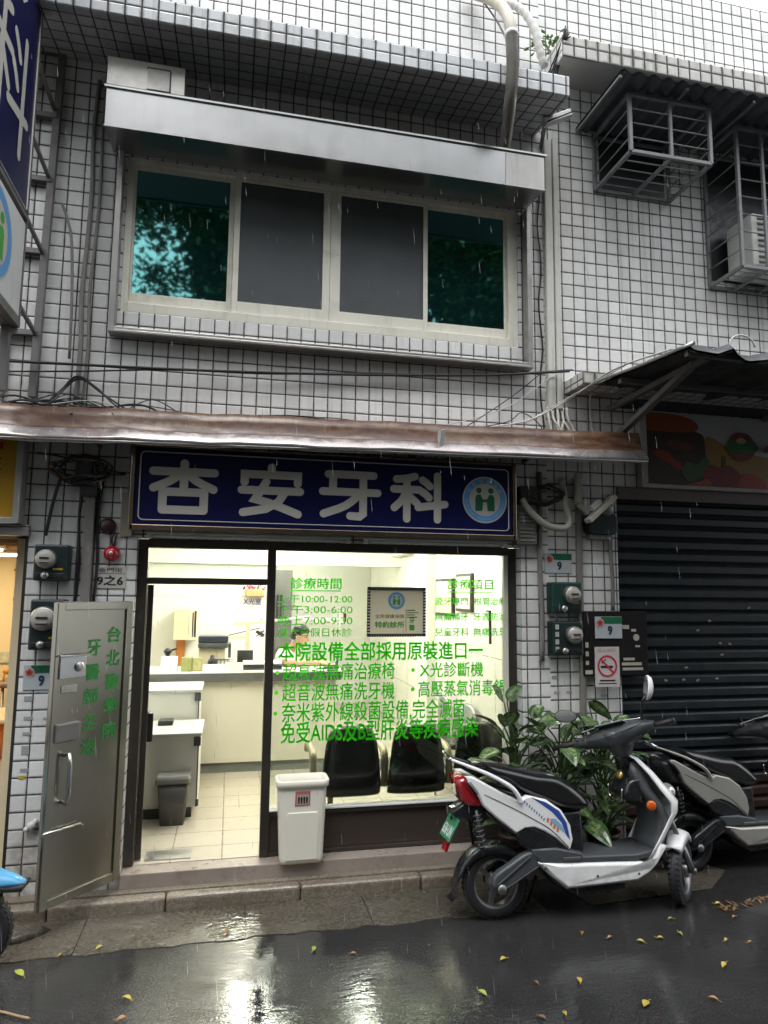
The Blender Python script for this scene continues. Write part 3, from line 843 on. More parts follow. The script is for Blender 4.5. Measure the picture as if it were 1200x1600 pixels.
# ---- duct box sitting on the hood
ebx = thing('duct_box', (-.69, -.13, 5.45), 'small blotchy metal duct box standing on the left end of the window hood', 'duct box')
GALV = pm('galvanised_sheet', (.52,.50,.46), .38, metal=.75, var=.3, vs=12, bump=.1, bs=18, dirt=.5, ds=7, dcol=(.7,.66,.55))
mb = MB(); mb.box(-.935, -.43, -.372, -.02, 5.377, 5.585); mb.build('casing', GALV, ebx, bevel=.004)
mb = MB(); mb.box(-.675,-.53,-.379,-.3725,5.385,5.535); mb.build('cover_plate', STEELW, ebx)
mb = MB(); mb.box(-.68,-.525,-.378,-.3722,5.5352,5.546); mb.box(-.5298,-.520,-.378,-.3722,5.385,5.535); mb.build('slot', BLACK, ebx)

# ---- corrugated drain hose and wrapped pipe at the top
HOSEU = pm('beige_hose', (.42,.38,.30), .5, var=.1, dirt=.3)
HOSEL = pm('grey_flexible_hose', (.30,.28,.24), .4, metal=.2, var=.2, vs=14, dirt=.4, ds=8)
P = curve_pts([at_y(735,-12,-.06), at_y(765,-2,-.20), at_y(787,14,-.45), at_y(797,38,-.65), at_y(800,70,-.68), at_y(801,110,-.67), at_y(798,150,-.62), at_y(794,190,-.45), at_y(788,238,-.26)], 14)
hose = thing('drain_hose', P[-1], 'ribbed grey drain hose hanging over the upper ledge onto the hood', 'hose')
k = int(len(P)*.44)
mb = MB(); mb.tube(P[:k+1], .043, 12); mb.build('upper_hose', HOSEU, hose)
Q = curve_pts(P[k:], 5)
mb = MB(); mb.tube(Q, [.046 if i % 4 < 2 else .038 for i in range(len(Q))], 12); mb.build('ribbed_hose', HOSEL, hose)
mb = MB(); mb.tube(P[k-1:k+3], [.047,.052,.052,.047], 12); mb.build('tape_wrap', WHITEP, hose)
P = curve_pts([at_y(790,4,-.05), at_y(806,9,-.14), at_y(822,22,-.22), at_y(836,48,-.28), at_y(843,78,-.3), at_y(851,104,-.3)], 7)
mb = MB(); mb.tube(P, [.030+.006*(i % 3 == 0) for i in range(len(P))], 10)
tag(mb.build('wrapped_pipe', pm('pipe_tape', (.55,.54,.5), .6, var=.2, vs=14, dirt=.4)), 'white tape-wrapped refrigerant pipe curving down beside the upper ledge end', 'pipe')
P = curve_pts([at_y(750,-5,-.05), at_y(775,30,-.2), at_y(792,62,-.6)], 6)
mb = MB(); mb.tube(P, .008, 6); tag(mb.build('cable', BLACK), 'thin dark cable slanting to the drain hose at the top edge', 'cable')

# ---- weed on the ledge
LEAFG = pm('weed_leaf', (.10,.22,.04), .5, var=.3, vs=20)
def leaf_quad(mb_, c, d, w, l, nrm, mi=0):
    d = d.normalized(); s_ = d.cross(nrm).normalized()
    mb_.add([c, c+d*l*.5+s_*w*.5-nrm*l*.04, c+d*l, c+d*l*.5-s_*w*.5-nrm*l*.04], [(0,1,2,3)], mi)
wd = thing('weed', (2.44,-.2,6.42), 'small green weed sprouting in the corner of the upper ledge', 'plant')
mb = MB()
for i in range(70):
    a_ = random.uniform(0, 6.28); el = random.uniform(.1, 1.3); L_ = random.uniform(.06, .22)
    d = Vector((math.cos(a_)*math.cos(el), math.sin(a_)*math.cos(el)*.6, math.sin(el)))
    leaf_quad(mb, Vector((2.42,-.17,6.42))+d*L_, Vector((math.cos(a_), math.sin(a_), random.uniform(-.4,.5))), .035, .06, Vector((random.uniform(-.5,.5), random.uniform(-.5,.2), 1)).normalized())
mb.build('foliage', LEAFG, wd, fix=False)
mb = MB()
for i in range(6):
    a_ = random.uniform(0, 6.28); mb.tube([(2.43,-.18,6.40),(2.43+.07*math.cos(a_),-.17+.05*math.sin(a_),6.55)], .003, 5)
mb.build('stem', pm('weed_stem', (.16,.2,.07), .6), wd)
mb = MB()
for k in range(5):
    P = curve_pts([(2.425+.01*k,-.42,6.46-.02*k),(2.40+.008*k,-.38,6.33),(2.37+.012*k,-.2,6.18-.03*k),(2.36+.01*k,-.03,5.95-.05*k)], 5); mb.tube(P, .006, 5)
tag(mb.build('cable', BLACK), 'bundle of black wires hanging at the end of the right upper ledge', 'cables')

# ---- paired pvc downpipes between the two buildings
def pipe(pts, r, mat, label, name='downpipe', cat='pipe', group=None, straps=0, n=10):
    t_ = MB(); t_.tube(pts, r, n); o_ = t_.build(name, mat); tag(o_, label, cat, group)
    return o_
for k, (x, w_, lab, zt) in enumerate(((2.435,.034,'wider white trunking running down the joint between the two buildings',5.75),(2.505,.026,'slimmer white trunking next to the wider one, on the shuttered building side',5.78))):
    mb = MB(); mb.box(x-w_, x+w_, -.055, -.001, 3.46, zt); o = mb.build('downpipe', PVC, bevel=.01); tag(o, lab, 'pipe', 'trunking between the two buildings')
for k, (x, z0, z1, lab) in enumerate(((2.36,3.12,5.6,'thin black cable clipped to the wall beside the white trunking'),)):
    P = curve_pts([(x+.015*math.sin(i*1.9), -.02, z0+(z1-z0)*i/12) for i in range(13)], 3)
    mb = MB(); mb.tube(P, .007, 6); tag(mb.build('cable', BLACK), lab, 'cable')
mb = MB()
for k in range(7):
    x = 2.40+k*.028
    P = curve_pts([(x,-.03,3.48),(x+.02*math.sin(k*2.1),-.05,3.38),(x+.015+.03*math.sin(k*1.3),-.06-.01*(k%3),3.28),(x+.03,-.05,3.16)], 5); mb.tube(P, .008+.004*(k % 3 == 0), 7)
tag(mb.build('cable_bundle', PVC), 'pale cables spilling from the bottom of the white trunking to the awning', 'cables')

# ---- overhead cables
def cable(px, r, label, mat=None, n=8, dz=0, name='power_cable', cat='cable'):
    P = curve_pts([at_y(x, y, Y) for x, y, Y in px], n)
    t_ = MB(); t_.tube(P, r, 6); return tag(t_.build(name, mat or RUBBER), label, cat)
cable([(-60,556,-.10),(0,563,-.10),(150,571,-.09),(300,578,-.07),(450,583,-.06),(600,586,-.06),(760,586,-.08),(890,580,-.15)], .0095, 'thicker black cable strung along the wall under the upstairs window')
cable([(-60,578,-.10),(0,580,-.10),(120,580,-.09),(270,578,-.07),(420,584,-.055),(560,583,-.05),(740,586,-.07),(895,578,-.14)], .006, 'thinner black cable crossing the thicker one under the upstairs window')
WIREW = pm('white_wire', (.6,.6,.58), .4)
for px, r_, lab, m_ in (([(690,676,-.30),(760,668,-.25),(830,655,-.2),(895,620,-.3),(960,577,-.9),(1050,545,-1.35)], .006, 'lowest of the pale wires sweeping up to the dark awning edge', WIREW),
                 ([(820,662,-.15),(870,632,-.2),(915,606,-.45),(985,566,-1.0)], .005, 'middle pale wire rising past the tiled ledge to the dark awning', WIREW),
                 ([(640,676,-.3),(735,655,-.1),(800,632,-.06),(860,590,-.06),(892,578,-.12)], .004, 'pale wire climbing from the awning to the trunking top cables', WIREW),
                 ([(720,672,-.2),(770,640,-.05),(810,612,-.05),(842,586,-.06)], .004, 'dark wire climbing steeply across the tiles to the overhead cable', RUBBER),
                 ([(700,676,-.2),(790,660,-.08),(815,645,-.05),(842,662,-.08),(850,680,-.1)], .004, 'dark wire looping low above the awning near the trunking', RUBBER),
                 ([(925,590,-.2),(922,640,-.02),(930,690,-.02)], .006, 'pale drop wire hanging down under the tiled ledge', WIREW)):
    cable(px, r_, lab, m_, name='wire', cat='wire')
mb = MB()
for k in range(26):
    x0 = random.uniform(-40, 190); x1 = x0+random.uniform(60, 260); base = lambda x: 640+.058*x
    P = curve_pts([at_y(x0, base(x0)-random.uniform(0, 14), -random.uniform(.1,.3)), at_y(x0*.65+x1*.35, base(x0)-random.uniform(0, 28), -random.uniform(.05,.3)), at_y(x0*.3+x1*.7, base(x1)-random.uniform(2, 14), -random.uniform(.1,.3)), at_y(x1, base(x1)-random.uniform(-2, 6), -random.uniform(.1,.33))], 6)
    mb.tube(P, random.choice((.004,.005,.007)), 5, mi=0 if k % 5 else 1)
for px in ([(0,625,-.1),(20,632,-.2),(40,650,-.25)], [(60,640,-.2),(95,610,-.05),(120,588,-.04),(150,605,-.1),(190,640,-.25),(250,655,-.3)], [(70,642,-.2),(100,608,-.05),(125,592,-.04),(160,615,-.12),(205,645,-.25)]):
    mb.tube(curve_pts([at_y(*p) for p in px], 6), .007, 6)
tag(mb.build('cable_tangle', [RUBBER, WIREW]), 'tangle of black and pale cables lying on the left part of the awning', 'cables')
mb = MB()
for k in range(16):
    x0 = random.uniform(380, 600); x1 = x0+random.uniform(80, 200); base = lambda x: 650+.085*(x-380)
    P = curve_pts([at_y(x0, base(x0)-3, -.2), at_y((x0+x1)/2, base((x0+x1)/2)-random.uniform(1, 9), -.2), at_y(x1, base(x1)-3, -.25)], 5)
    mb.tube(P, .004, 5)
tag(mb.build('cable_run', [RUBBER]), 'thin dark cables lying along the middle of the awning top', 'cables')

# ---- conduits on the left wall
for x, x2, r_, z0, z1, lab in ((-1.055,-1.075,.016,3.25,5.65,'thicker grey conduit on the wall left of the upstairs window'),(-.995,-1.03,.011,3.25,5.7,'thin dark conduit running close to the thicker one left of the window')):
    P = curve_pts([(x2+(x-x2)*i/6+.01*math.sin(i*2.2), -.022, z0+(z1-z0)*i/6) for i in range(7)], 5)
    mb = MB(); mb.tube(P, r_, 8); tag(mb.build('conduit', GREYPVC), lab, 'conduit', 'conduits left of the upstairs window')
P = curve_pts([at_y(97,318,-.03), at_y(106,345,-.03), at_y(112,380,-.03), at_y(112,470,-.03), at_y(108,560,-.03)], 5)
mb = MB(); mb.tube(P, .010, 8); tag(mb.build('conduit', GREYPVC), 'short bent conduit with a hooked top left of the window', 'conduit', 'conduits left of the upstairs window')
mb = MB(); mb.box(-.965,-.905,-.055,-.001,1.0,2.66); tag(mb.build('cable_trunking', GREYPVC, bevel=.006), 'flat grey cable trunking on the pillar behind the steel door', 'trunking')
mb = MB()
for x in (-1.0,-.885): mb.tube(curve_pts([(x,-.02,1.9),(x+.01,-.02,2.2),(x-.005,-.02,2.5),(x+.02,-.02,2.75)],4), .010, 6)
tag(mb.build('cable', RUBBER), 'pair of black cables either side of the grey trunking on the left pillar', 'cables')
mb = MB()
random.seed(5)
for k in range(22):
    c = Vector((-1.0,-.06,2.80)); a_ = random.uniform(0, 6.28)
    P = [c+Vector((.22*math.cos(a_+j*.9)*random.uniform(.4,1), -.04*random.random(), .11*math.sin(a_+j*.9)*random.uniform(.4,1))) for j in range(4)]
    mb.tube(curve_pts(P, 5), random.choice((.005,.007,.009)), 5, mi=0 if k % 6 else 1)
mb.box(-1.03,-.93,-.10,-.01,2.74,2.84, 2); mb.box(-.99,-.89,-.09,-.01,2.62,2.68, 2)
mb.tube(curve_pts([(-1.28,-.05,2.9),(-1.1,-.08,2.87),(-.85,-.09,2.80),(-.72,-.06,2.78),(-.85,-.09,2.765),(-1.0,-.09,2.77)],5), .007, 6)
mb.tube(curve_pts([(-1.20,-.04,2.35),(-1.16,-.05,2.6),(-1.11,-.06,2.8)],5), .012, 6)
tag(mb.build('cable_tangle', [RUBBER, pm('brown_cable', (.25,.16,.09), .5), BLACK]), 'dark tangle of cables and a junction box left of the navy sign', 'cables')

# ---- flat board left of the sign, disc and red bell
mb = MB(); mb.box(-.745,-.665,-.02,-.001,2.36,2.66); tag(mb.build('cover_board', pm('beige_board', (.33,.29,.22), .6, dirt=.3), bevel=.004), 'narrow beige board on the wall at the lower left of the navy sign', 'board')
mb = MB(); mb.lathe((-.822,0,2.43), (0,-1,0), [(.052,0),(.052,.02),(.04,.034),(.0,.038)], 20); tag(mb.build('alarm_disc', pm('maroon_disc', (.055,.02,.02), .4)), 'dark maroon round disc above the red bell on the pillar', 'alarm')
bell = thing('alarm_bell', (-.785,-.02,2.235), 'shiny red alarm bell above the house number plate', 'bell')
mb = MB(); mb.lathe((-.785,-.012,2.243), (0,-1,0), [(.052,0),(.054,.018),(.045,.038),(.025,.052),(.0,.057)], 22); mb.build('dome', pm('red_enamel', (.42,.008,.02), .15, coat=.6), bell)
mb = MB(); mb.lathe((-.785,0,2.243), (0,-1,0), [(.02,0),(.02,.06),(.012,.068),(0,.07)], 12); mb.build('boss', STEEL, bell)
mb = MB(); mb.tube(curve_pts([(-.785,-.01,2.29),(-.79,-.02,2.34),(-.775,-.015,2.39)],4), .006, 6); mb.tube(curve_pts([(-.775,-.01,2.29),(-.77,-.02,2.34),(-.76,-.015,2.37)],4), .006, 6); mb.build('wire', RUBBER, bell)

# ---- house number plate
pl = thing('house_number_plate', (-.79,-.008,2.005), 'white house number plate reading 9之6 beside the entrance', 'number plate')
mb = MB(); mb.box(-.888,-.692,-.008,-.001,2.01,2.158); mb.build('plate', pm('plate_white', (.55,.53,.48), .4, dirt=.3), pl, bevel=.003)
INK = pm('black_ink', (.015,.015,.02), .5)
mb = MB(); mb.text('金門街', (-.865,-.0095,2.118), (1,0,0), (0,0,1), .15, .03, .0); mb.text('9之6', (-.872,-.0095,2.03), (1,0,0), (0,0,1), .165, .068, .02); mb.box(-.885,-.695,-.0094,-.009,2.108,2.111); mb.build('lettering', INK, pl, fix=False)

# ---- electric meters
MGREEN = pm('meter_green', (.012,.025,.025), .4, var=.2, dirt=.35, dcol=(.1,.1,.08))
MGREEN2 = pm('meter_green_enamel', (.014,.05,.042), .35, var=.2, dirt=.3, dcol=(.03,.03,.03))
DIAL = pm('dial_face', (.36,.345,.3), .4, var=.1, vs=20)
def meter(x0, x1, z0, z1, dx, dz, r_, mat, label, y=-.11, striped=False):
    t_ = thing('electric_meter', ((x0+x1)/2, 0, z0), label, 'meter', 'electric meters on the pillars')
    m_ = MB(); m_.box(x0, x1, y, -.001, z0, z1); m_.build('housing', mat, t_, bevel=.012)
    m_ = MB(); m_.lathe((dx, y, dz), (0,-1,0), [(r_,0),(r_,.02),(r_*.97,.045),(r_*.85,.056)], 28); m_.build('rim', STEELW, t_)
    m_ = MB(); m_.lathe((dx, y-.0565, dz), (0,-1,0), [(r_*.84,0),(r_*.8,.006),(r_*.4,.012),(0,.013)], 24); dl_ = m_.build('dial', DIAL, t_)
    m_ = MB(); m_.box(dx-r_*.45, dx+r_*.45, y-.074, y-.068, dz+.0, dz+r_*.16); m_.box(dx-r_*.5, dx+r_*.5, y-.072, y-.067, dz-r_*.45, dz-r_*.38); m_.build('counter_strip', BLACK, dl_)
    m_ = MB(); m_.box(x0+.02, x1-.02, y-.006, y+.0, z0+.02, z0+.05); m_.build('terminal_cover', BLACK, t_, bevel=.004)
    m_ = MB(); m_.lathe(((x0+x1)/2-.03, y, z0+.035), (0,-1,0), [(.024,0),(.024,.012),(0,.016)], 12); m_.build('seal', STEELW, t_)
    if striped:
        m_ = MB()
        for i in range(4): m_.box(x0+.018, x0+.046, y-.004, y+.001, z0+.03+i*.055, z0+.066+i*.055)
        m_.build('sticker_strip', pm('pale_sticker', (.4,.45,.42), .5), t_)
    else:
        m_ = MB(); m_.box(x1-.09, x1-.03, y-.004, y+.001, z0+.07, z0+.082); m_.build('yellow_tag', pm('yellow_tag', (.45,.3,.02), .5), t_)
    return t_
meter(-1.245,-1.035,2.055,2.29,-1.165,2.195,.062,MGREEN,'dark green electric meter, upper one on the left pillar')
meter(-1.245,-1.035,1.615,1.935,-1.155,1.815,.078,MGREEN,'dark green electric meter, lower one on the left pillar above the number 9 plate')
meter(2.375,2.625,1.86,2.095,2.525,2.00,.066,MGREEN2,'green electric meter, upper one on the right pillar')
meter(2.375,2.625,1.545,1.80,2.535,1.70,.064,MGREEN,'dark green meter with pale sticker column on its side, right pillar', striped=True)

# ---- green and white alley plates with a plum blossom
PLATEW = pm('plate_pale', (.46,.50,.52), .4, var=.05, dirt=.15)
PLATEG = pm('plate_green', (.012,.13,.06), .4)
PLUM = pm('plum_red', (.55,.11,.09), .45)
PLB = pm('plate_dark_blue', (.015,.03,.06), .5)
def alley(x0, x1, z0, z1, y, label):
    t_ = thing('alley_plate', ((x0+x1)/2, y, z0), label, 'plate', 'green and white number 9 plates')
    w_, h_ = x1-x0, z1-z0
    m_ = MB(); m_.box(x0, x1, y-.005, y, z0, z1); p_ = m_.build('plate', PLATEW, t_, bevel=.002)
    m_ = MB(); m_.box(x0+w_*.22, x1, y-.0075, y-.0052, z1-h_*.32, z1-.002); m_.build('green_band', PLATEG, t_)
    m_ = MB(); fn = lambda a, b: Vector((x0+w_*.18+a, y-.0082, z1-h_*.30+b)); disc(m_, (0,0), w_*.155, fn, 0, 20)
    m_.build('white_disc', SIGNW, t_, fix=False)
    m_ = MB(); fn2 = lambda a, b: Vector((x0+w_*.18+a, y-.0092, z1-h_*.30+b))
    for i in range(5):
        t = R(90+72*i); disc(m_, (w_*.075*math.cos(t), w_*.075*math.sin(t)), w_*.055, fn2, 0, 10)
    disc(m_, (0,0), w_*.05, fn2, 0, 10)
    m_.build('blossom', PLUM, t_, fix=False)
    m_ = MB(); m_.text('9', (x0+w_*.46, y-.0075, z0+h_*.16), (1,0,0), (0,0,1), w_*.17, h_*.42, .03); m_.build('number', PLB, t_, fix=False)
    return t_
alley(-1.283,-1.082,1.355,1.512,-.003,'green and white number 9 plate low on the left pillar beside the steel door')
alley(2.365,2.592,2.165,2.318,-.003,'green and white number 9 plate above the meters on the right pillar')
alley(2.745,2.975,1.668,1.835,-.065,'green and white number 9 plate on the dark notice board')

# ---- dark notice board, its stickers and the no smoking notice
nb = thing('notice_board', (2.92,-.03,1.375), 'dark board with small stickers beside the shutter', 'board')
mb = MB(); mb.box(2.65,3.20,-.06,-.002,1.385,1.875); mb.build('board', pm('dark_board', (.012,.010,.010), .6, var=.3, dirt=.2, spec=.2), nb, bevel=.006)
STK = pm('sticker_paper', (.48,.45,.38), .6, dirt=.3, ds=15)
mb = MB()
for x0, x1, z0, z1 in ((2.98,3.04,1.74,1.77),(3.06,3.10,1.72,1.74),(3.09,3.13,1.60,1.615),(2.985,3.08,1.50,1.52),(2.97,3.14,1.462,1.484),(2.975,3.15,1.425,1.445),(2.665,2.69,1.60,1.64),(2.665,2.69,1.535,1.57),(2.665,2.69,1.47,1.50),(2.66,2.72,1.40,1.43)):
    mb = MB(); mb.box(x0, x1, -.063, -.0605, z0, z1); mb.build('sticker', STK, nb)
mb = MB(); mb.lathe((3.10,-.0605,1.675), (0,-1,0), [(.026,0),(.026,.003)], 16)
mb.build('sticker', STK, nb)
ns = thing('no_smoking_notice', (2.84,-.07,1.30), 'white no smoking notice with a red barred circle below the number 9 plate', 'notice')
mb = MB(); mb.box(2.738,2.945,-.068,-.064,1.305,1.605); mb.build('sheet', pm('notice_paper', (.60,.56,.54), .5, var=.05, dirt=.1), ns)
fnN = lambda a, b: Vector((2.84+a, -.0705, 1.46+b))
mb = MB(); disc(mb, (0,0), .083, fnN, 0, 36, .068); stroke(mb, [(-.052,.052),(.052,-.052)], .014, lambda a, b: Vector((2.84+a,-.0708,1.46+b))); mb.build('barred_circle', pm('notice_red', (.5,.03,.06), .5), ns, fix=False)
mb = MB(); mb.box(2.785,2.888,-.0700,-.0682,1.445,1.463)
for i in range(3): mb.lathe((2.80+i*.012,-.0682,1.485+.011*i), (0,-1,0), [(.007,0),(.007,.001)], 8)
mb.build('cigarette', INK, ns)
mb = MB(); mb.text('禁止吸菸', (2.762,-.0695,1.565), (1,0,0), (0,0,1), .155, .028, .0, 1); mb.box(2.775,2.905,-.0690,-.0682,1.345,1.357,0); mb.box(2.765,2.915,-.0690,-.0682,1.325,1.333,0)
mb.build('lettering', [INK, pm('notice_pink', (.62,.3,.3), .5)], ns, fix=False)

# ---- small stickers on the tiles of both pillars
SMALLP = pm('tiny_paper', (.36,.36,.35), .7, var=.2, dirt=.4, ds=30)
i = 0
for X0, Z0, w_, h_, lab in ((-1.27,1.285,.05,.03,'small printed sticker just under the number 9 plate on the left pillar'),(-1.265,1.165,.055,.022,'small pale sticker two tiles under the number 9 plate'),(-1.265,1.07,.05,.02,'grey sticker third down on the left pillar'),
                    (-1.265,.95,.045,.055,'double printed sticker halfway down the left pillar'),(-1.265,.845,.05,.02,'faded sticker above the yellow tag on the left pillar'),(-1.15,1.165,.05,.015,'faint sticker near the edge of the steel door'),
                    (2.41,1.36,.05,.025,'faint sticker under the lower meter of the right pillar'),(2.43,1.25,.045,.02,'faint sticker second under the lower meter'),(2.53,1.255,.045,.015,'faint thin sticker right of the second one under the meter'),(2.82,1.22,.05,.02,'faint sticker under the no smoking notice'),(2.43,1.02,.055,.03,'grey printed sticker low on the right pillar above the plants')):
    mb = MB(); mb.box(X0, X0+w_, -.003, -.0005, Z0, Z0+h_); tag(mb.build('sticker', SMALLP), lab, 'sticker', 'stickers on the pillars')
mb = MB(); mb.box(-1.27,-1.235,-.003,-.0005,.80,.822); tag(mb.build('sticker', pm('yellow_sticker', (.5,.4,.03), .5)), 'tiny yellow sticker on the left pillar', 'sticker', 'stickers on the pillars')
mb = MB()
mb.ell((-1.17,-.03,.52), (.03,.025,.028), 8); mb.ell((-1.195,-.025,.50), (.022,.02,.02), 8); mb.ell((-1.15,-.02,.54), (.02,.02,.022), 8)
tag(mb.build('plastic_scrap', pm('thin_plastic', (.55,.55,.55), .3)), 'crumpled clear plastic scrap stuck to the left pillar', 'scrap')

# ---- plaque hanging on the shop window
pq = thing('certificate_plaque', (1.217,.11,1.675), 'brass coloured clinic plaque in a black and white checked frame hanging on the glass', 'plaque')
BRASS = pm('brass_plate', (.76,.70,.47), .4, metal=0, var=.08, vs=2)
PX0, PX1, PZ0, PZ1 = .993, 1.441, 1.677, 2.043
mb = MB(); mb.box(PX0, PX1, .100, .118, PZ0, PZ1); mb.build('plate', BRASS, pq)
mb = MB()
for x0, x1, z0, z1 in ((PX0,PX1,PZ1-.022,PZ1),(PX0,PX1,PZ0,PZ0+.022),(PX0,PX0+.022,PZ0+.022,PZ1-.022),(PX1-.022,PX1,PZ0+.022,PZ1-.022)): mb.box(x0, x1, .094, .0999, z0, z1)
fr = mb.build('frame', INK, pq, bevel=.002)
mb = MB()
nz = 15
for i in range(nz):
    z = PZ0+.028+i*(PZ1-PZ0-.056)/(nz-1)
    for x in (PX0, PX1-.022): mb.box(x+.001, x+.021, .0925, .0938, z-.0045, z+.0045, 0)
for i in range(21):
    x = PX0+.03+i*(PX1-PX0-.06)/20
    for z in (PZ1-.019, PZ0+.003): mb.box(x-.004, x+.004, .0925, .0938, z, z+.016, 1)
mb.build('check', [SIGNW, pm('dull_check', (.16,.15,.13), .5)], fr)
fnP = lambda a, b, k: Vector((a, .0995-k*.0008, b))
emblem(pq, (1.215, 1.943), .066, fnP, SIGNW, EMGL, SKYB, ringtxt=False)
mb = MB(); mb.text('全民健康保險', (1.052,.0990,1.812), (1,0,0), (0,0,1), .225, .03, .0, 0); mb.text('特約診所', (1.052,.0990,1.742), (1,0,0), (0,0,1), .225, .048, .02, 1)
for i, ch in enumerate('牙醫'): mb.text(ch, (1.312,.0990,1.775-i*.052), (1,0,0), (0,0,1), .045, .042, .02, 1)
mb.box(1.287,1.290,.0985,.0998,1.715,1.875,0)
for i, (w_, mi) in enumerate(((.065,0),(.09,1),(.06,0),(.08,0))): mb.box(1.295, 1.295+w_, .0988,.0998, 1.868-i*.017, 1.875-i*.017, mi)
mb.build('lettering', [pm('brown_ink', (.14,.10,.04), .5), EMGL], pq, fix=False)

# ---- slatted vent box at the right end of the sign, lamp bracket, floodlight, conduits of the right pillar
vb = thing('vent_box', (2.19,-.05,2.37), 'small grey slatted box on the wall just right of the navy sign', 'vent box')
mb = MB(); mb.box(2.10,2.265,-.09,-.001,2.375,2.655); mb.build('casing', IRON, vb, bevel=.006)
mb = MB()
for i in range(8):
    if i != 4: mb.box(2.125,2.245,-.097,-.0905,2.40+i*.029,2.415+i*.029)
mb.build('slat', STEELW, vb)
for x, w_, z0, z1, lab in ((2.325,.02,1.5,2.95,'dark conduit down the right pillar nearest the clinic window'),(2.655,.028,1.0,2.92,'wide dark trunking down the middle of the right pillar'),(2.93,.016,1.88,2.80,'thin dark conduit down the right pillar beside the shutter')):
    mb = MB(); mb.tube(curve_pts([(x+.006*math.sin(i*2), -.02, z0+(z1-z0)*i/4) for i in range(5)], 4), w_, 8)
    tag(mb.build('conduit', GREYPVC), lab, 'conduit', 'conduits on the right pillar')
P = curve_pts([(2.14,-.10,2.72),(2.20,-.13,2.62),(2.33,-.14,2.52),(2.47,-.13,2.505),(2.53,-.11,2.57),(2.51,-.08,2.72),(2.50,-.05,2.90)], 8)
mb = MB(); mb.tube(P, .026, 10); tag(mb.build('flexible_conduit', pm('grey_white_conduit', (.36,.345,.30), .5, dirt=.4)), 'thick pale flexible pipe looping below the awning at the right of the sign', 'pipe')
mb = MB()
for k in range(14):
    c = Vector((2.33,-.07,2.76)); a_ = random.uniform(0, 6.28)
    P = [c+Vector((.2*math.cos(a_+j*.9)*random.uniform(.4,1), -.04*random.random(), .09*math.sin(a_+j*.9)*random.uniform(.4,1))) for j in range(4)]
    mb.tube(curve_pts(P, 5), random.choice((.005,.008,.011)), 5)
mb.box(2.13,2.27,-.11,-.01,2.70,2.82)
tag(mb.build('cable_tangle', RUBBER), 'dark tangle of cables and a box right of the navy sign', 'cables')
fl = thing('floodlight', (2.80,-.15,2.60), 'tilted outdoor light on a bent arm under the right end of the awning', 'light')
mb = MB(); mb.bar((2.64,-.06,2.95), (2.62,-.08,2.70), .045); mb.bar((2.62,-.08,2.70), (2.70,-.10,2.63), .04); mb.build('arm', pm('pale_bracket', (.4,.38,.33), .5, dirt=.3), fl, bevel=.005)
mb = MB(); mb.obox((2.77,-.16,2.66), (.115,0,.10), (.012,-.0,-.014), (0,-.045,0)); mb.build('lamp_body', pm('beige_lamp', (.47,.44,.37), .45, dirt=.3), fl, bevel=.006)
mb = MB(); mb.obox((2.735,-.14,2.69), (.035,0,.03), (.014,0,-.016), (0,-.03,0)); mb.build('lamp_clip', WHITEP, fl, bevel=.004)
gb = thing('green_meter_box', (2.82,-.05,2.46), 'small dark green round-shouldered box on the right pillar under the tilted light', 'meter box')
mb = MB(); mb.prism([(2.70,2.50),(2.72,2.47),(2.92,2.47),(2.94,2.50),(2.94,2.60),(2.90,2.64),(2.74,2.64),(2.70,2.60)], lambda a_, b_, t: Vector((a_, -.11 if t else -.001, b_))); mb.build('casing', MGREEN, gb, bevel=.008)
mb = MB(); mb.box(2.72,2.90,-.09,-.001,2.43,2.468); mb.build('base_strip', IRON, gb, bevel=.004)
mb = MB(); mb.lathe((2.84,-.10,2.67), (0,-1,0), [(.06,-.02),(.06,.03),(.05,.045),(0,.05)], 18); mb.build('dial', pm('dim_dial', (.25,.25,.22), .3), gb)
tl = thing('tilted_lamp', (2.40,-.28,5.72), 'white tube lamp tilted on a short bracket at the end of the upper ledge', 'light')
mb = MB(); c = at_y(870,185,-.3); mb.obox(c, (.105,-.02,.045), (.012,0,-.026), (0,-.03,.0)); mb.build('reflector', WHITEP, tl, bevel=.006)
mb = MB()
for k in (-.3,.3): mb.tube([c+Vector((-.1,-.012,-.045))+Vector((.010,-.02,-.022))*k*2, c+Vector((.1,-.052,.045))+Vector((.010,-.02,-.022))*k*2], .006, 6)
mb.build('groove', BLACK, tl)
mb = MB(); mb.bar(c+Vector((0,.02,0)), (c.x,-.1,5.85), .02); mb.bar((c.x,-.1,5.85), (c.x,-.01,5.70), .025); mb.build('bracket', IRON, tl)

# ---- projecting navy sign with the health emblem panel, and its pole frame
VX = -1.33
vs_ = thing('projecting_sign', (VX,-.9,3.6), 'tall navy projecting sign with white characters at the left edge', 'sign')
mb = MB(); mb.box(VX-.12, VX, -1.45, -.46, 4.32, 7.4); mb.build('panel', NAVY, vs_, bevel=.01)
mb = MB()
for a_, b_ in (((-.485),(4.345)),): pass
rp = [(-1.425,4.345),(-.505,4.345),(-.487,4.363),(-.487,7.38),(-1.425,7.38)]
mb.tube([Vector((VX+.002, y, z)) for y, z in rp], .006, 6, closed=True); mb.build('border', SIGNW, vs_)
mb = MB(); mb.box(VX-.14, VX+.006, -1.46, -.455, 4.30, 4.325); mb.box(VX-.14, VX+.004, -.459, -.445, 4.25, 7.4); mb.build('edge_trim', IRON, vs_)
def vchar(ch, y0, y1, z0, z1):
    m_ = MB()
    for st in CH[ch]:
        stroke(m_, [(y0+p[0]*(y1-y0), z0+p[1]*(z1-z0)) for p in st], .062, lambda a_, b_: Vector((VX+.003+len(m_.f)*.00006, a_, b_)))
    m_.build('character', SIGNW, vs_, fix=False)
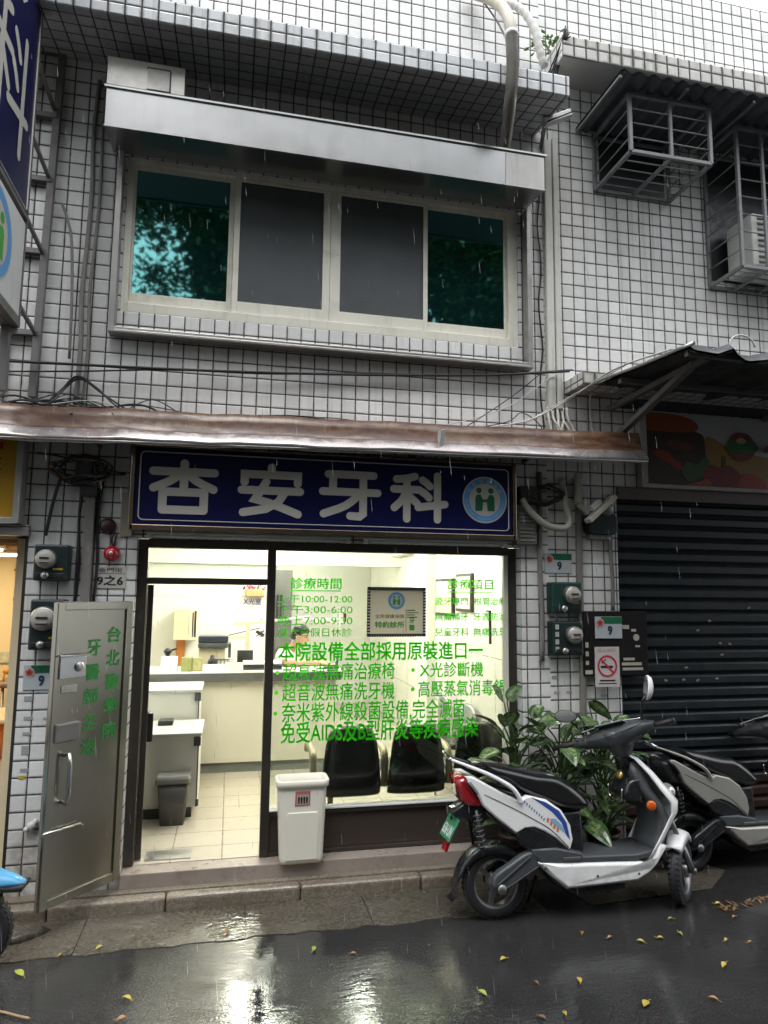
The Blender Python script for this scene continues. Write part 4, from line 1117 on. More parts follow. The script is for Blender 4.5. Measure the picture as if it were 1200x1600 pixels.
vchar('科',-1.28,-.60,4.55,5.33); vchar('牙',-1.28,-.60,5.48,6.22); vchar('安',-1.28,-.60,6.38,7.10)
hp = thing('emblem_sign', (VX,-.9,3.55), 'white projecting panel with a round blue and green emblem under the navy sign', 'sign')
mb = MB(); mb.box(VX-.12, VX, -1.45, -.47, 3.66, 4.27); mb.build('panel', pm('panel_white', (.62,.62,.60), .4, dirt=.15), hp, bevel=.008)
emblem(hp, (-1.05+.09, 3.97), .27, lambda a_, b_, k: Vector((VX+.001+k*.0012, a_, b_)), SIGNW, EMGL, SKYB, ringtxt=False)
mb = MB(); mb.box(VX-.13, VX+.004, -1.46, -.462, 3.60, 3.655); mb.box(VX-.13, VX+.005, -.469, -.455, 3.60, 4.27); mb.build('edge_trim', IRON, hp)
sfm = thing('sign_frame', (-1.32,-.1,3.3), 'rusty steel pole frame carrying the projecting signs on the left wall', 'frame')
mb = MB(); mb.bar((-1.305,-.03,5.82), (-1.345,-.03,3.28), .045); mb.bar((-1.50,-.03,5.82), (-1.54,-.03,3.28), .04); mb.build('pole', IRON, sfm)
for z in (5.81,5.31,4.83,4.30,3.72):
    mb = MB(); mb.bar((-1.30-(5.82-z)*.016,-.035,z), (-1.50-(5.82-z)*.016,-.035,z), .05, .035); mb.build('rung', IRON, sfm)
for z in (5.36,4.85,4.30,3.72):
    mb = MB(); mb.bar((-1.325-(5.82-z)*.012,-.05,z+.0), (-1.335,-.47,z+.02), .022); mb.build('arm', IRON, sfm)
mb = MB(); mb.bar((-1.40,-.46,3.60), (-1.40,-.44,3.20), .045); mb.bar((-1.52,-.2,3.62), (-1.36,-.46,3.60), .05); mb.bar((-1.40,-.44,3.62),(-1.40,-1.3,3.60),.04); mb.build('support_bar', IRON, sfm)

# ---- yellow sign of the corner shop
ys = thing('yellow_sign', (-2.2,-.12,2.42), 'yellow sign with red vertical lettering in a white frame, cut by the left edge', 'sign')
mb = MB(); mb.box(-3.2,-1.385,-.115,-.002,2.46,2.985); mb.build('panel', pm('yellow_acrylic', (.47,.27,.012), .35, var=.05), ys)
mb = MB()
for x0, x1, z0, z1 in ((-1.385,-1.345,2.42,3.02),(-3.2,-1.385,2.42,2.458),(-3.2,-1.385,2.987,3.02)): mb.box(x0, x1, -.125, -.001, z0, z1)
mb.build('frame', pm('frame_grey', (.4,.4,.37), .4, metal=.3, dirt=.3), ys, bevel=.004)
mb = MB()
for i, ch in enumerate('中正一旺'): mb.text(ch, (-1.585,-.1185,2.875-i*.115), (1,0,0), (0,0,1), .115, .085 if ch != '一' else .02, .02)
mb.build('lettering', pm('sign_red', (.32,.01,.012), .45), ys, fix=False)
mb = MB(); mb.box(-5.8,-1.30,-.06,.0,2.345,2.40); mb.box(-5.8,-1.30,-.05,.0,2.405,2.418); tag(mb.build('shutter_rail', STEELW, bevel=.004), 'metal rail across the top of the open shop at the far left', 'rail')

# ---- air conditioner cages
CAGE = pm('cage_paint', (.19,.195,.20), .5, metal=.2, var=.2, dirt=.5, ds=6, dcol=(.1,.07,.05))
def cage(x0, x1, y0, z0, z1, label, nx=2, nz=4, posts=None):
    t_ = thing('window_cage', ((x0+x1)/2, y0/2, z0), label, 'window cage', 'metal cages over the windows')
    f = MB(); b_ = .028
    for x in (x0, x1):
        f.bar((x,y0,z0),(x,y0,z1),b_); f.bar((x,-.01,z0),(x,-.01,z1),b_); f.bar((x,y0,z0),(x,-.01,z0),b_); f.bar((x,y0,z1),(x,-.01,z1),b_)
    for z in (z0, z1):
        f.bar((x0,y0,z),(x1,y0,z),b_); f.bar((x0,-.01,z),(x1,-.01,z),b_)
    for i in range(1, nx): 
        x = x0+(x1-x0)*i/nx; f.bar((x,y0,z0),(x,y0,z1),b_*.9); f.bar((x,y0,z0),(x,-.01,z0),b_*.9)
    f.build('frame', CAGE, t_, bevel=.003)
    f = MB()
    for i in range(1, nz):
        z = z0+(z1-z0)*i/nz
        f.tube([(x0,y0,z),(x1,y0,z)], .006, 5)
        for x in (x0, x1): f.tube([(x,y0,z),(x,-.01,z)], .006, 5)
    for i in range(1, 5):
        y = y0*(1-i/5.); f.tube([(x0,y,z0),(x1,y,z0)], .006, 5)
    f.build('rods', CAGE, t_)
    return t_
def aircon(x0, x1, y0, y1, z0, z1, label):
    t_ = thing('air_conditioner', ((x0+x1)/2, (y0+y1)/2, z0), label, 'air conditioner', 'air conditioners in the cages')
    m_ = MB(); m_.box(x0, x1, y0, y1, z0, z1); m_.build('casing', pm('ac_beige', (.5,.5,.47), .45, dirt=.3), t_, bevel=.015)
    m_ = MB()
    for i in range(9):
        z = z0+.04+i*(z1-z0-.08)/8; m_.box(x0+.05, x1-.05, y0-.008, y0-.001, z-.006, z+.006)
    m_.build('grille', pm('ac_grille', (.2,.2,.2), .5), t_)
    m_ = MB(); m_.lathe(((x0+x1)/2, y0-.009, (z0+z1)/2), (0,-1,0), [(.09,0),(.09,.012),(.06,.016),(0,.018)], 20); m_.build('fan_hub', pm('ac_hub', (.55,.55,.53), .4), t_)
    return t_
cage(2.885,3.59,-.54,5.39,5.87,'smaller metal cage jutting from the wall under the corrugated roof, empty at the bottom',2,4)
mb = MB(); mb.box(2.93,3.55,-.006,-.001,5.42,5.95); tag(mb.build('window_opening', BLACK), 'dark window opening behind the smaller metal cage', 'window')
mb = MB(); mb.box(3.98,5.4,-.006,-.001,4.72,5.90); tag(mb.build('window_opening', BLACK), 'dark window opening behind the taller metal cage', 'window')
cage(3.955,5.4,-.40,4.655,5.87,'taller metal cage at the right edge holding an air conditioner',6,8)
aircon(4.10,4.85,-.36,-.06,4.70,5.16,'beige air conditioner standing inside the taller metal cage')
# corrugated roof over both cages
def corrugated(x0, x1, pts, amp, wl, mat, th=.012):
    m_ = MB(); n_ = int((x1-x0)/wl*8); rings = []; low = []
    for i in range(n_+1):
        x = x0+(x1-x0)*i/n_; d = amp*math.sin(2*math.pi*(x-x0)/wl)
        rings.append([(x, a_, b_+d) for a_, b_ in pts]); low.append([(x, a_, b_+d-th) for a_, b_ in pts])
    m_.loft(rings, close=False, caps=False, smooth=True); m_.loft([r_[::-1] for r_ in low], close=False, caps=False, smooth=True)
    return m_
ROOFM = pm('weathered_corrugated', (.085,.095,.105), .5, metal=.3, var=.3, vs=5, dirt=.6, ds=4, dcol=(.05,.045,.04))
cr_ = corrugated(2.72, 6.6, [(0,5.935),(-.35,5.925),(-.70,5.912)], .016, .125, ROOFM).build('corrugated_roof', ROOFM, fix=False)
tag(cr_, 'dark corrugated sheet roof sloping over the window cages', 'roof')
mb = MB()
for x in (2.73,3.3,3.9,4.6): mb.bar((x,-.01,5.90), (x,-.68,5.88), .022)
mb.build('roof_brace', CAGE, cr_)

# ---- wide dark awning over the shuttered shop
TARP = pm('dark_tarp', (.028,.029,.031), .5, var=.35, vs=4, bump=.3, bs=7, dirt=.4, dcol=(.10,.10,.10), rvar=.15)
m_ = MB(); n_ = 60; rings = []; low = []
for i in range(n_+1):
    x = 2.70+3.6*i/n_; w1 = .018*math.sin(i*1.7)+.02*math.sin(i*.62)
    edge = -1.40+.03*math.sin(i*1.1)+.02*math.sin(i*2.7)
    row = [(x, 0, 3.64+.01*math.sin(i)), (x, -.45, 3.60+w1*.6), (x, -.95, 3.565+w1), (x, edge+.04, 3.525+w1*.9), (x, edge, 3.49+w1*.9-.02*abs(math.sin(i*.9)))]
    rings.append(row); low.append([(a_, b_+.01, c_-.016) for a_, b_, c_ in row])
m_.loft(rings, close=False, caps=False); m_.loft([r_[::-1] for r_ in low], close=False, caps=False)
da_ = m_.build('dark_awning', TARP, fix=False); tag(da_, 'wide ragged dark awning over the shuttered shop', 'awning')
mb = MB()
for x in (2.95,4.4): mb.bar((x,-.02,3.22), (x,-1.08,3.535), .05, .04); mb.bar((x,-.02,3.50), (x,-1.2,3.53), .04)
mb.bar((2.72,-1.30,3.50), (6.3,-1.30,3.50), .035); mb.bar((2.72,-.55,3.555),(6.3,-.55,3.555),.035)
mb.build('strut', IRON, da_)
mb = MB(); mb.tube([Vector((2.70+.0*i, 0-1.40*i/8, 3.655-.13*i/8+.004*math.sin(i))) for i in range(9)], .012, 6); mb.build('edge_rod', STEEL, da_)
for x, y, lab in ((3.06,-1.38,'pale scrap of plastic strip curling on the dark awning edge'),):
    mb = MB(); mb.tube([(x+.09*math.cos(a_), y, 3.55+.07*math.sin(a_)) for a_ in [i*.28 for i in range(14)]], .006, 5); tag(mb.build('curled_strip', WIREW), lab, 'strip')
mb = MB(); mb.box(3.05,6.5,-.03,-.001,3.52,3.60); mb.build('back_panel', TARP, da_)

# ---- billboard of a burger above the shutter
bb = thing('food_billboard', (4.6,-.06,2.87), 'food billboard with a burger and red peppers above the dark shutter', 'billboard')
BX0, BX1, BZ0, BZ1, BY = 3.25, 6.6, 2.895, 3.50, -.05
mb = MB(); mb.box(BX0, BX1, BY, -.001, BZ0, BZ1); mb.build('panel', pm('billboard_pale', (.34,.35,.34), .4, var=.05), bb)
mb = MB(); mb.box(BX0-.06, BX0, BY-.02, -.001, BZ0-.03, BZ1+.02); mb.box(BX0, BX1, BY-.02, -.001, BZ0-.03, BZ0); mb.build('frame', pm('billboard_frame', (.34,.33,.31), .4, dirt=.3), bb, bevel=.004)
def food(name, poly, col, k, var=.35):
    m_ = MB(); P = curve_pts([(a_, b_, 0) for a_, b_ in poly+poly[:1]], 4)[:-1]
    m_.add([Vector((p.x, BY-.002-k*.0012, p.y)) for p in P], [tuple(range(len(P)))])
    m_.build(name, pm(name+'_print', col, .35, var=var, vs=9, bump=0), bb, fix=False)
food('bun', [(3.252,3.34),(3.252,3.47),(3.45,3.49),(3.66,3.46),(3.74,3.40),(3.70,3.35),(3.5,3.335)], (.22,.055,.02), 3)
food('dark_filling', [(3.252,2.9),(3.252,3.345),(3.5,3.35),(3.76,3.34),(3.80,3.22),(3.80,2.98),(3.7,2.90)], (.035,.02,.014), 1)
food('ochre_field', [(3.80,2.90),(3.80,3.30),(4.0,3.25),(4.3,3.18),(4.9,3.1),(5.6,3.0),(5.6,2.9)], (.26,.15,.03), 0, .15)
food('tomato', [(3.28,3.16),(3.42,3.18),(3.5,3.12),(3.6,3.04),(3.55,3.01),(3.44,3.07),(3.34,3.12)], (.20,.03,.012), 4)
food('lettuce', [(3.56,3.02),(3.62,3.09),(3.70,3.07),(3.78,3.14),(3.83,3.10),(3.80,3.02),(3.74,2.96),(3.66,2.93),(3.60,2.95)], (.02,.09,.025), 5)
food('meat', [(3.42,3.24),(3.5,3.27),(3.62,3.25),(3.7,3.22),(3.62,3.19),(3.5,3.20)], (.09,.03,.02), 2)
food('pepper', [(3.76,2.97),(3.78,3.04),(3.84,3.08),(3.92,3.06),(4.02,3.08),(4.10,3.03),(4.13,2.96),(4.1,2.90),(3.82,2.90)], (.14,.008,.012), 6)
food('pepper', [(4.08,2.90),(4.12,2.99),(4.22,3.02),(4.34,2.97),(4.36,2.90)], (.28,.03,.015), 7)
food('pepper_stalk', [(3.955,3.06),(3.96,3.15),(3.985,3.15),(3.98,3.06)], (.05,.05,.01), 7)
food('sauce', [(3.58,2.90),(3.72,2.93),(3.80,2.96),(3.84,2.92),(3.80,2.90)], (.3,.06,.02), 8)
food('burger_roundel', [(4.02,3.22),(4.05,3.33),(4.14,3.37),(4.24,3.34),(4.28,3.24),(4.24,3.16),(4.14,3.12),(4.06,3.15)], (.17,.03,.025), 8)
food('roundel_lettuce', [(3.99,3.23),(4.04,3.30),(4.15,3.28),(4.25,3.31),(4.31,3.24),(4.24,3.20),(4.12,3.19),(4.04,3.19)], (.03,.12,.03), 9)
food('roundel_cheese', [(4.09,3.30),(4.14,3.325),(4.19,3.30),(4.17,3.275),(4.11,3.275)], (.35,.28,.14), 10)

SCRAP = pm('pale_scrap', (.32,.30,.26), .6, var=.3, vs=30)
for x, y in ((1090,985),(1108,970),(1170,950),(1125,1005),(1140,1006),(1128,1023),(1072,1043),(1040,1063),(1068,1062),(1090,1063),(1120,1060)):
    q = at_y(x, y, .030); a_ = random.uniform(-.4,.4); u_ = Vector((math.cos(a_),0,math.sin(a_))); v_ = Vector((-math.sin(a_),0,math.cos(a_)))
    mb = MB(); mb.prism([(-.016,0),(-.006,-.009),(.014,-.006),(.018,.003),(.002,.010)], lambda s_, t_, k: q+u_*s_+v_*t_+Vector((0,-.004 if k else .002,0)))
    tag(mb.build('leaf_scrap', SCRAP), 'small pale leaf scrap stuck to the dark shutter', 'scrap', 'leaf scraps stuck to the shutter')
# ================================================================== BIN ON THE ENTRANCE LEDGE
bn = thing('waste_bin', (.53, -.0, IN_Z), 'cream plastic waste bin with no lid and a pinkish sticker on the entrance ledge', 'bin')
CREAMP = pm('cream_plastic', (.86,.83,.72), .42, var=.05, dirt=.08, dcol=(.4,.36,.28))
def rrect(x0, x1, y0, y1, z, r, n=5):
    out = []
    for cx, cy, a0 in ((x1-r,y1-r,0),(x0+r,y1-r,90),(x0+r,y0+r,180),(x1-r,y0+r,270)):
        for k in range(n):
            t = R(a0+90*k/(n-1)); out.append((cx+r*math.cos(t), cy+r*math.sin(t), z))
    return out
mb = MB()
zb, zt = IN_Z, .735
mb.loft([rrect(.392,.668,-.075,.075,zb,.02), rrect(.385,.675,-.08,.08,zb+.02,.03), rrect(.384,.676,-.081,.0801,zb+.04,.03), rrect(.3635,.6905,-.099,.0845,zt-.075,.035), rrect(.362,.692,-.10,.085,zt-.055,.035), rrect(.350,.704,-.112,.09,zt-.045,.04), rrect(.345,.709,-.117,.092,zt-.008,.045), rrect(.352,.702,-.11,.088,zt,.042),
         rrect(.366,.688,-.096,.078,zt-.004,.035), rrect(.372,.682,-.09,.072,zt-.06,.03), rrect(.395,.66,-.07,.06,zb+.05,.03)], caps=False)
mb.add(rrect(.395,.66,-.07,.06,zb+.05,.03), [tuple(range(20))]); mb.add(rrect(.392,.668,-.075,.075,zb,.02), [tuple(range(20))])
mb.build('body', CREAMP, bn)
mb = MB()
def fy(z): return -.08-(z-zb-.02)*(.02/.475)
arch = [(.425,.215),(.635,.215),(.640,.50),(.628,.525),(.432,.525),(.420,.50)]
mb.prism(arch, lambda a_, b_, t: Vector((a_, fy(b_)-(.006 if t else -.002), b_))); mb.build('front_panel', CREAMP, bn, bevel=.006)
mb = MB(); mb.prism([(.475,.565),(.578,.568),(.578,.665),(.478,.665)], lambda a_, b_, t: Vector((a_, fy(b_)-(.002 if t else -.001), b_))); st_ = mb.build('sticker', pm('pink_sticker', (.45,.16,.13), .5, var=.2), bn)
mb = MB()
mb.prism([(.487,.575),(.568,.577),(.568,.642),(.488,.642)], lambda a_, b_, t: Vector((a_, fy(b_)-(.003 if t else .001), b_)), 0)
for k in range(4): mb.prism([(.497+k*.018,.583),(.506+k*.018,.583),(.509+k*.018,.62),(.50+k*.018,.632),(.494+k*.018,.62)], lambda a_, b_, t: Vector((a_, fy(b_)-(.004 if t else .001), b_)), 1)
mb.build('print', [pm('sticker_grey', (.45,.38,.34), .5), INK], st_)

# ================================================================== SCOOTERS
def paint(name, col, metal=0., rough=.28):
    m, nt, b = new_mat(name); tc = nd(nt, 'ShaderNodeTexCoord').outputs['Object']
    d = ramp(nt, noise(nt, tc, 5, 7, .65), .5, .8, 0, .15)
    c = mixc(nt, d, col, tuple(x*.62 for x in col))
    low = nd(nt, 'ShaderNodeSeparateXYZ'); nt.links.new(tc, low.inputs[0])
    g = mth(nt, 'MULTIPLY', ramp(nt, low.outputs[2], .16, .42, .30, 0), ramp(nt, noise(nt, tc, 14, 6), .35, .65))
    c = mixc(nt, g, c, (.12,.10,.08))
    nt.links.new(c, b.inputs['Base Color'])
    setb(b, rough=rough, metal=metal, coat=.35); b.inputs['Coat Roughness'].default_value = .15
    # rain drops standing on the paint
    vor = nd(nt, 'ShaderNodeTexVoronoi'); vor.inputs['Scale'].default_value = 90; nt.links.new(tc, vor.inputs['Vector'])
    h = ramp(nt, vor.outputs['Distance'], .12, .3, 1, 0)
    bumpn(nt, b, h, .18, .002)
    return m
SWHITE = paint('scooter_white', (.82,.82,.81)); SSILV = paint('scooter_silver', (.42,.41,.37), metal=.45, rough=.35); SBLUE = paint('scooter_blue', (.10,.36,.62))
SBLACK = pm('scooter_black', (.014,.015,.017), .33, var=.3, vs=8, rvar=.12)
SGREY = pm('scooter_grey', (.06,.065,.07), .4, var=.2, vs=8, dirt=.2, dcol=(.12,.11,.1))
SEATM = pm('wet_vinyl', (.012,.012,.013), .22, var=.3, vs=6, bump=.12, bs=35, coat=.3)
ALU = pm('cast_aluminium', (.24,.24,.235), .42, metal=.85, var=.15, dirt=.35, dcol=(.08,.07,.06))
REDL = pm('red_lens', (.32,.008,.015), .1, coat=.8, var=.15)
CLEARL = pm('clear_lens', (.55,.56,.56), .08, metal=.5, coat=.8, var=.35, vs=18)
AMBER = pm('amber_reflector', (.62,.10,.005), .2, coat=.5)
CHROME = pm('chrome', (.65,.65,.64), .1, metal=1.)
GPLATE = pm('green_plate', (.03,.20,.10), .4, var=.1, dirt=.15)
def offset(poly, d):
    out = []; n = len(poly)
    area = sum(poly[i][0]*poly[(i+1) % n][1]-poly[(i+1) % n][0]*poly[i][1] for i in range(n)); s_ = 1 if area > 0 else -1
    for i in range(n):
        p, q, r_ = Vector(poly[i-1]), Vector(poly[i]), Vector(poly[(i+1) % n])
        a_ = (q-p).normalized(); b_ = (r_-q).normalized()
        n1 = Vector((-a_.y, a_.x))*s_; n2 = Vector((-b_.y, b_.x))*s_
        m_ = (n1+n2); m_ = m_.normalized() if m_.length > 1e-5 else n1
        out.append(q+m_*d/max(.55, m_.dot(n1)))
    return out
def smooth2(poly, n=4):
    return [(p.x, p.y) for p in curve_pts([(a_, b_, 0) for a_, b_ in poly+[poly[0]]], n)[:-1]]
def puff(mb_, poly, y0, y1, r=.02, mi=0, taper0=0., taper1=0.):
    """side profile (x,z) given thickness from y0 to y1 with rounded rims"""
    lay = [(y0, r), (y0+r*.3, r*.45), (y0+r, taper0), (y1-r, taper1), (y1-r*.3, r*.45), (y1, r)]
    rings = [[(p[0], y, p[1]) for p in offset(poly, d)] for y, d in lay]
    mb_.loft(rings, mi)
def scooter(name, paint_m, label, cat, loc, head=0., lean=0., steer=R(45), bartilt=.3, plate=True, group='parked scooters', decal=True, fender_tip=False, tail=True):
    t = thing(name, (0,0,0), label, cat, group)
    RW = .21
    def wheel(c, ang, nm, spokes, wide):
        ax = Vector((-math.sin(ang), math.cos(ang), 0)); c = Vector(c)
        m_ = MB(); prof = []
        for k in range(13):
            a_ = -math.pi*.5+math.pi*k/12
            prof.append((RW-.052+.052*math.cos(a_)**.7 if math.cos(a_) > 1e-6 else RW-.052, wide*math.sin(a_)))
        prof = [(RW-.066, -wide*.8)]+prof+[(RW-.066, wide*.8)]
        m_.lathe(c, ax, prof, 40, caps=False)
        hub = thing_part(nm)
        for k in range(40):                       # tread blocks
            a_ = 2*math.pi*k/40
            u = Vector((math.cos(ang), math.sin(ang), 0)); rad = u*math.cos(a_)+Vector((0,0,1))*math.sin(a_); tan = -u*math.sin(a_)+Vector((0,0,1))*math.cos(a_)
            for s_ in (-1, 1): m_.obox(c+rad*(RW-.004)+ax*s_*wide*.45, tan*.010+ax*.006*s_, ax*wide*.28, rad*.0018)
        m_.build('tyre', RUBBER, hub)
        m_ = MB()
        m_.lathe(c, ax, [(RW-.066,-wide*.7),(RW-.062,-wide*.85),(RW-.075,-wide*.7),(RW-.08,0),(RW-.075,wide*.7),(RW-.062,wide*.85),(RW-.066,wide*.7)], 40, caps=False)
        m_.lathe(c, ax, [(.0,-.055),(.045,-.05),(.05,0),(.045,.05),(0,.055)], 20)
        for k in range(spokes):
            a_ = 2*math.pi*k/spokes+.3
            u = Vector((math.cos(ang), math.sin(ang), 0)); rad = u*math.cos(a_)+Vector((0,0,1))*math.sin(a_); tan = -u*math.sin(a_)+Vector((0,0,1))*math.cos(a_)
            m_.obox(c+rad*.095, rad*.052, tan*.015, ax*.012)
        m_.build('rim', ALU if tail else SGREY, hub, bevel=.003)
    def thing_part(nm):
        e = bpy.data.objects.new(nm, None); COL.objects.link(e); e.parent = t; e.empty_display_size = .05; ORG[e.name] = Vector((0,0,0)); return e
    wheel((0,0,RW), 0, 'wheel', 3, .045)
    wheel((1.29,0,RW), steer, 'wheel', 5, .042)
    # rear mudguard hugging the tyre
    m_ = MB(); rings = []
    for k in range(13):
        a_ = R(22+170*k/12); rr_ = .232+.035*(k/12)**2; w_ = .068-.008*(k/12)
        cx, cz = math.cos(a_)*rr_, RW+math.sin(a_)*rr_
        ir = rr_-.062*math.sin(math.pi*min(1,(k+2)/13)); ix, iz = math.cos(a_)*ir, RW+math.sin(a_)*ir
        rings.append([(ix, -w_, iz), (cx*.985, -w_*.9, RW+(cz-RW)*.985), (cx, -w_*.6, cz), (cx, w_*.6, cz), (cx*.985, w_*.9, RW+(cz-RW)*.985), (ix, w_, iz), (ix, w_*.93, iz), (cx*.975, w_*.8, RW+(cz-RW)*.975), (cx*.975, -w_*.8, RW+(cz-RW)*.975), (ix, -w_*.93, iz)])
    tip = rings[-1]; rings.append([(x-.035, y, z-.028) for x, y, z in tip])
    m_.loft(rings); m_.build('rear_mudguard', SBLACK, t)
    # swing arm / drive cover
    m_ = MB(); puff(m_, smooth2([(-.055,.215),(-.04,.285),(.05,.34),(.17,.405),(.25,.40),(.285,.36),(.25,.31),(.12,.255),(.02,.20)],3), -.135, -.07, .015); m_.build('drive_cover', SGREY if tail else SBLACK, t)
    m_ = MB(); m_.bar((-.03,-.142,.235),(.19,-.138,.385), .012, .010); m_.bar((.02,-.14,.21),(.24,-.137,.325), .010, .008); m_.build('cover_rib', SGREY if tail else SBLACK, t, bevel=.003)
    m_ = MB(); m_.tube([(0,-.14,RW),(0,.12,RW)], .016, 10); m_.lathe((0,-.135,RW), (0,-1,0), [(.03,0),(.028,.012),(0,.016)], 14); m_.build('axle', ALU, t)
    m_ = MB(); puff(m_, [(-.04,.18),(-.04,.25),(.2,.38),(.3,.38),(.3,.28),(.1,.2)], .07, .12, .015); m_.build('swing_arm', SBLACK, t)
    for y in (-.10,.10):
        m_ = MB(); m_.tube([(-.10,y,.40),(-.14,y,.66)], .011, 8)
        P = []
        for k in range(57): 
            a_ = k*.78; q = k/56; c = Vector((-.105,y,.43)).lerp(Vector((-.135,y,.64)), q); P.append(c+Vector((.024*math.cos(a_), .024*math.sin(a_), 0)))
        m_.tube(P, .005, 5); m_.build('shock_absorber', SGREY if tail else SBLACK, t)
    # tail panels
    panel = [(-.147,.779),(-.215,.868),(-.165,.866),(.022,.765),(.126,.715),(.184,.742),(.309,.712),(.405,.646),(.462,.556),(.476,.47),(.454,.400),(.362,.481),(.286,.525),(.219,.551),(.161,.549),(.10,.520),(-.017,.613),(-.11,.695)]
    for s_ in (-1, 1):
        m_ = MB(); puff(m_, panel, -.145 if s_ < 0 else .095, -.095 if s_ < 0 else .145, .012)
        p_ = m_.build('side_panel', paint_m, t)
        if decal:
            m_ = MB(); y_ = s_*.1462
            sw = [(.20,.735),(.30,.698),(.385,.645),(.435,.57),(.452,.47),(.425,.505),(.40,.575),(.34,.64),(.27,.69)]
            m_.add([(a_, y_, b_) for a_, b_ in sw], [tuple(range(len(sw)))], 0)
            sw2 = [(.36,.60),(.40,.56),(.42,.51),(.395,.53),(.345,.57),(.32,.60)]
            m_.add([(a_, y_*1.001, b_) for a_, b_ in sw2], [tuple(range(len(sw2)))], 1)
            for k in range(9):
                x = .155+k*.0155; z = .70-k*.0135
                m_.add([(x, y_, z), (x+.006, y_, z-.003), (x+.011, y_, z+.013), (x+.005, y_, z+.016)], [(0,1,2,3)], 0)
            for k in range(4):
                x = .30+k*.021; z = .585-k*.020
                m_.add([(x, y_, z), (x+.014, y_, z-.008), (x+.020, y_, z+.016), (x+.006, y_, z+.024)], [(0,1,2,3)], 2)
            m_.build('decal', [pm('decal_blue', (.03,.08,.35), .3), pm('decal_light_blue', (.25,.42,.6), .3), pm('decal_orange', (.62,.20,.10), .3)], p_, fix=False)
        m_ = MB(); puff(m_, smooth2([(-.205,.842),(-.135,.842),(-.01,.772),(.026,.738),(-.06,.735),(-.125,.745)],3), -.142 if s_ < 0 else .10, -.10 if s_ < 0 else .142, .010); m_.build('turn_signal', CLEARL if tail else SBLACK, t)
        m_ = MB(); puff(m_, smooth2([(.11,.522),(.161,.549),(.219,.549),(.286,.522),(.362,.478),(.45,.405),(.30,.395),(.22,.42),(.13,.47)],2), -.135 if s_ < 0 else .10, -.10 if s_ < 0 else .135, .012); m_.build('lower_panel', SBLACK, t)
        # rack arm of the rear grip
        m_ = MB(); P = [(-.292,s_*.075,.963),(-.187,s_*.12,.925),(-.056,s_*.142,.872),(.075,s_*.150,.798),(.125,s_*.150,.735),(.135,s_*.148,.708)]
        m_.tube(curve_pts(P, 5), [.011+.009*min(1, i/14) for i in range(26)], 10, flat=.7); m_.build('grab_rail', paint_m if s_ < 0 else SGREY, t)
    m_ = MB(); m_.tube(curve_pts([(-.29,-.085,.962),(-.31,-.04,.985),(-.315,.0,.995),(-.30,.05,.985),(-.27,.10,.955)], 5), .012, 8); m_.build('rear_loop', CHROME, t)
    m_ = MB(); puff(m_, [(-.20,.80),(-.19,.86),(.0,.79),(.35,.70),(.47,.52),(.44,.40),(.25,.42),(.05,.53),(-.12,.69)], -.11, .11, .02); m_.build('tail_core', SBLACK, t)
    m_ = MB(); puff(m_, smooth2([(-.262,.845),(-.20,.862),(-.15,.78),(-.095,.69),(-.125,.676),(-.212,.70)],3), -.115, .115, .03); m_.build('tail_light', REDL if tail else SBLACK, t)
    m_ = MB(); puff(m_, smooth2([(-.139,.925),(-.081,.944),(.072,.910),(.267,.862),(.405,.842),(.524,.765),(.605,.69),(.606,.645),(.541,.628),(.441,.640),(.323,.684),(.186,.742),(.052,.815),(-.082,.878)],3), -.135, .135, .045); m_.build('seat', SEATM, t)
    for s_ in (-1, 1):
        m_ = MB(); m_.tube(curve_pts([(-.10,s_*.1455,.76),(.06,s_*.1462,.685),(.20,s_*.1462,.612),(.33,s_*.1462,.535),(.44,s_*.1455,.43)], 5), .0022, 4); m_.build('panel_seam', SBLACK, t)
        for x, z in ((.275,.318),(.62,.255),(.90,.252)):
            m_ = MB(); m_.lathe((x,s_*.157,z), (0,s_,0), [(.008,0),(.007,.004),(0,.005)], 10); m_.build('panel_bolt', SGREY, t)
    # battery box under the seat and foot board
    m_ = MB(); puff(m_, [(.40,.62),(.56,.63),(.57,.40),(.55,.36),(.28,.36),(.32,.45)], -.105, .105, .02); m_.build('underseat_cover', SBLACK, t)
    m_ = MB(); puff(m_, [(.20,.425),(.36,.428),(.53,.392),(.54,.372),(.90,.365),(1.02,.385),(1.02,.345),(.90,.325),(.25,.345)], -.148, .148, .012); m_.build('foot_board', SGREY, t)
    m_ = MB(); m_.box(.40,.515,-.155,-.146,.352,.372); m_.build('foot_peg', ALU, t, bevel=.004)
    skirt = [(.235,.352),(.374,.338),(.688,.328),(.93,.318),(.985,.30),(1.02,.35),(1.06,.42),(1.118,.40),(1.04,.296),(.985,.248),(.895,.205),(.605,.192),(.419,.188),(.333,.254),(.245,.335)]
    m_ = MB(); puff(m_, skirt, -.158, .158, .02); m_.build('skirt', paint_m, t)
    m_ = MB(); puff(m_, [(.30,.30),(.45,.20),(.85,.20),(.85,.14),(.5,.12),(.36,.2)], -.09, .09, .02); m_.build('underbody', SBLACK, t)
    # front shield: painted outer shell wrapping a black inner panel
    rings = []
    for (x, z, w_, d_) in ((.955,.955,.03,.03),(1.0,.925,.085,.05),(1.07,.835,.125,.075),(1.13,.74,.155,.095),(1.185,.665,.175,.105),(1.185,.60,.175,.095),(1.14,.52,.168,.08),(1.085,.43,.16,.07),(1.02,.335,.155,.06)):
        ring = []
        for k in range(9):
            a_ = math.pi*k/8; ring.append((x+d_*math.sin(a_)-.03, -w_*math.cos(a_), z))
        for k in range(8, -1, -1):
            a_ = math.pi*k/8; ring.append((x+(d_-.03)*math.sin(a_)-.04, -(w_-.006)*math.cos(a_), z))
        rings.append(ring)
    m_ = MB(); m_.loft(rings); m_.build('front_shield', paint_m, t)
    m_ = MB(); rings = []
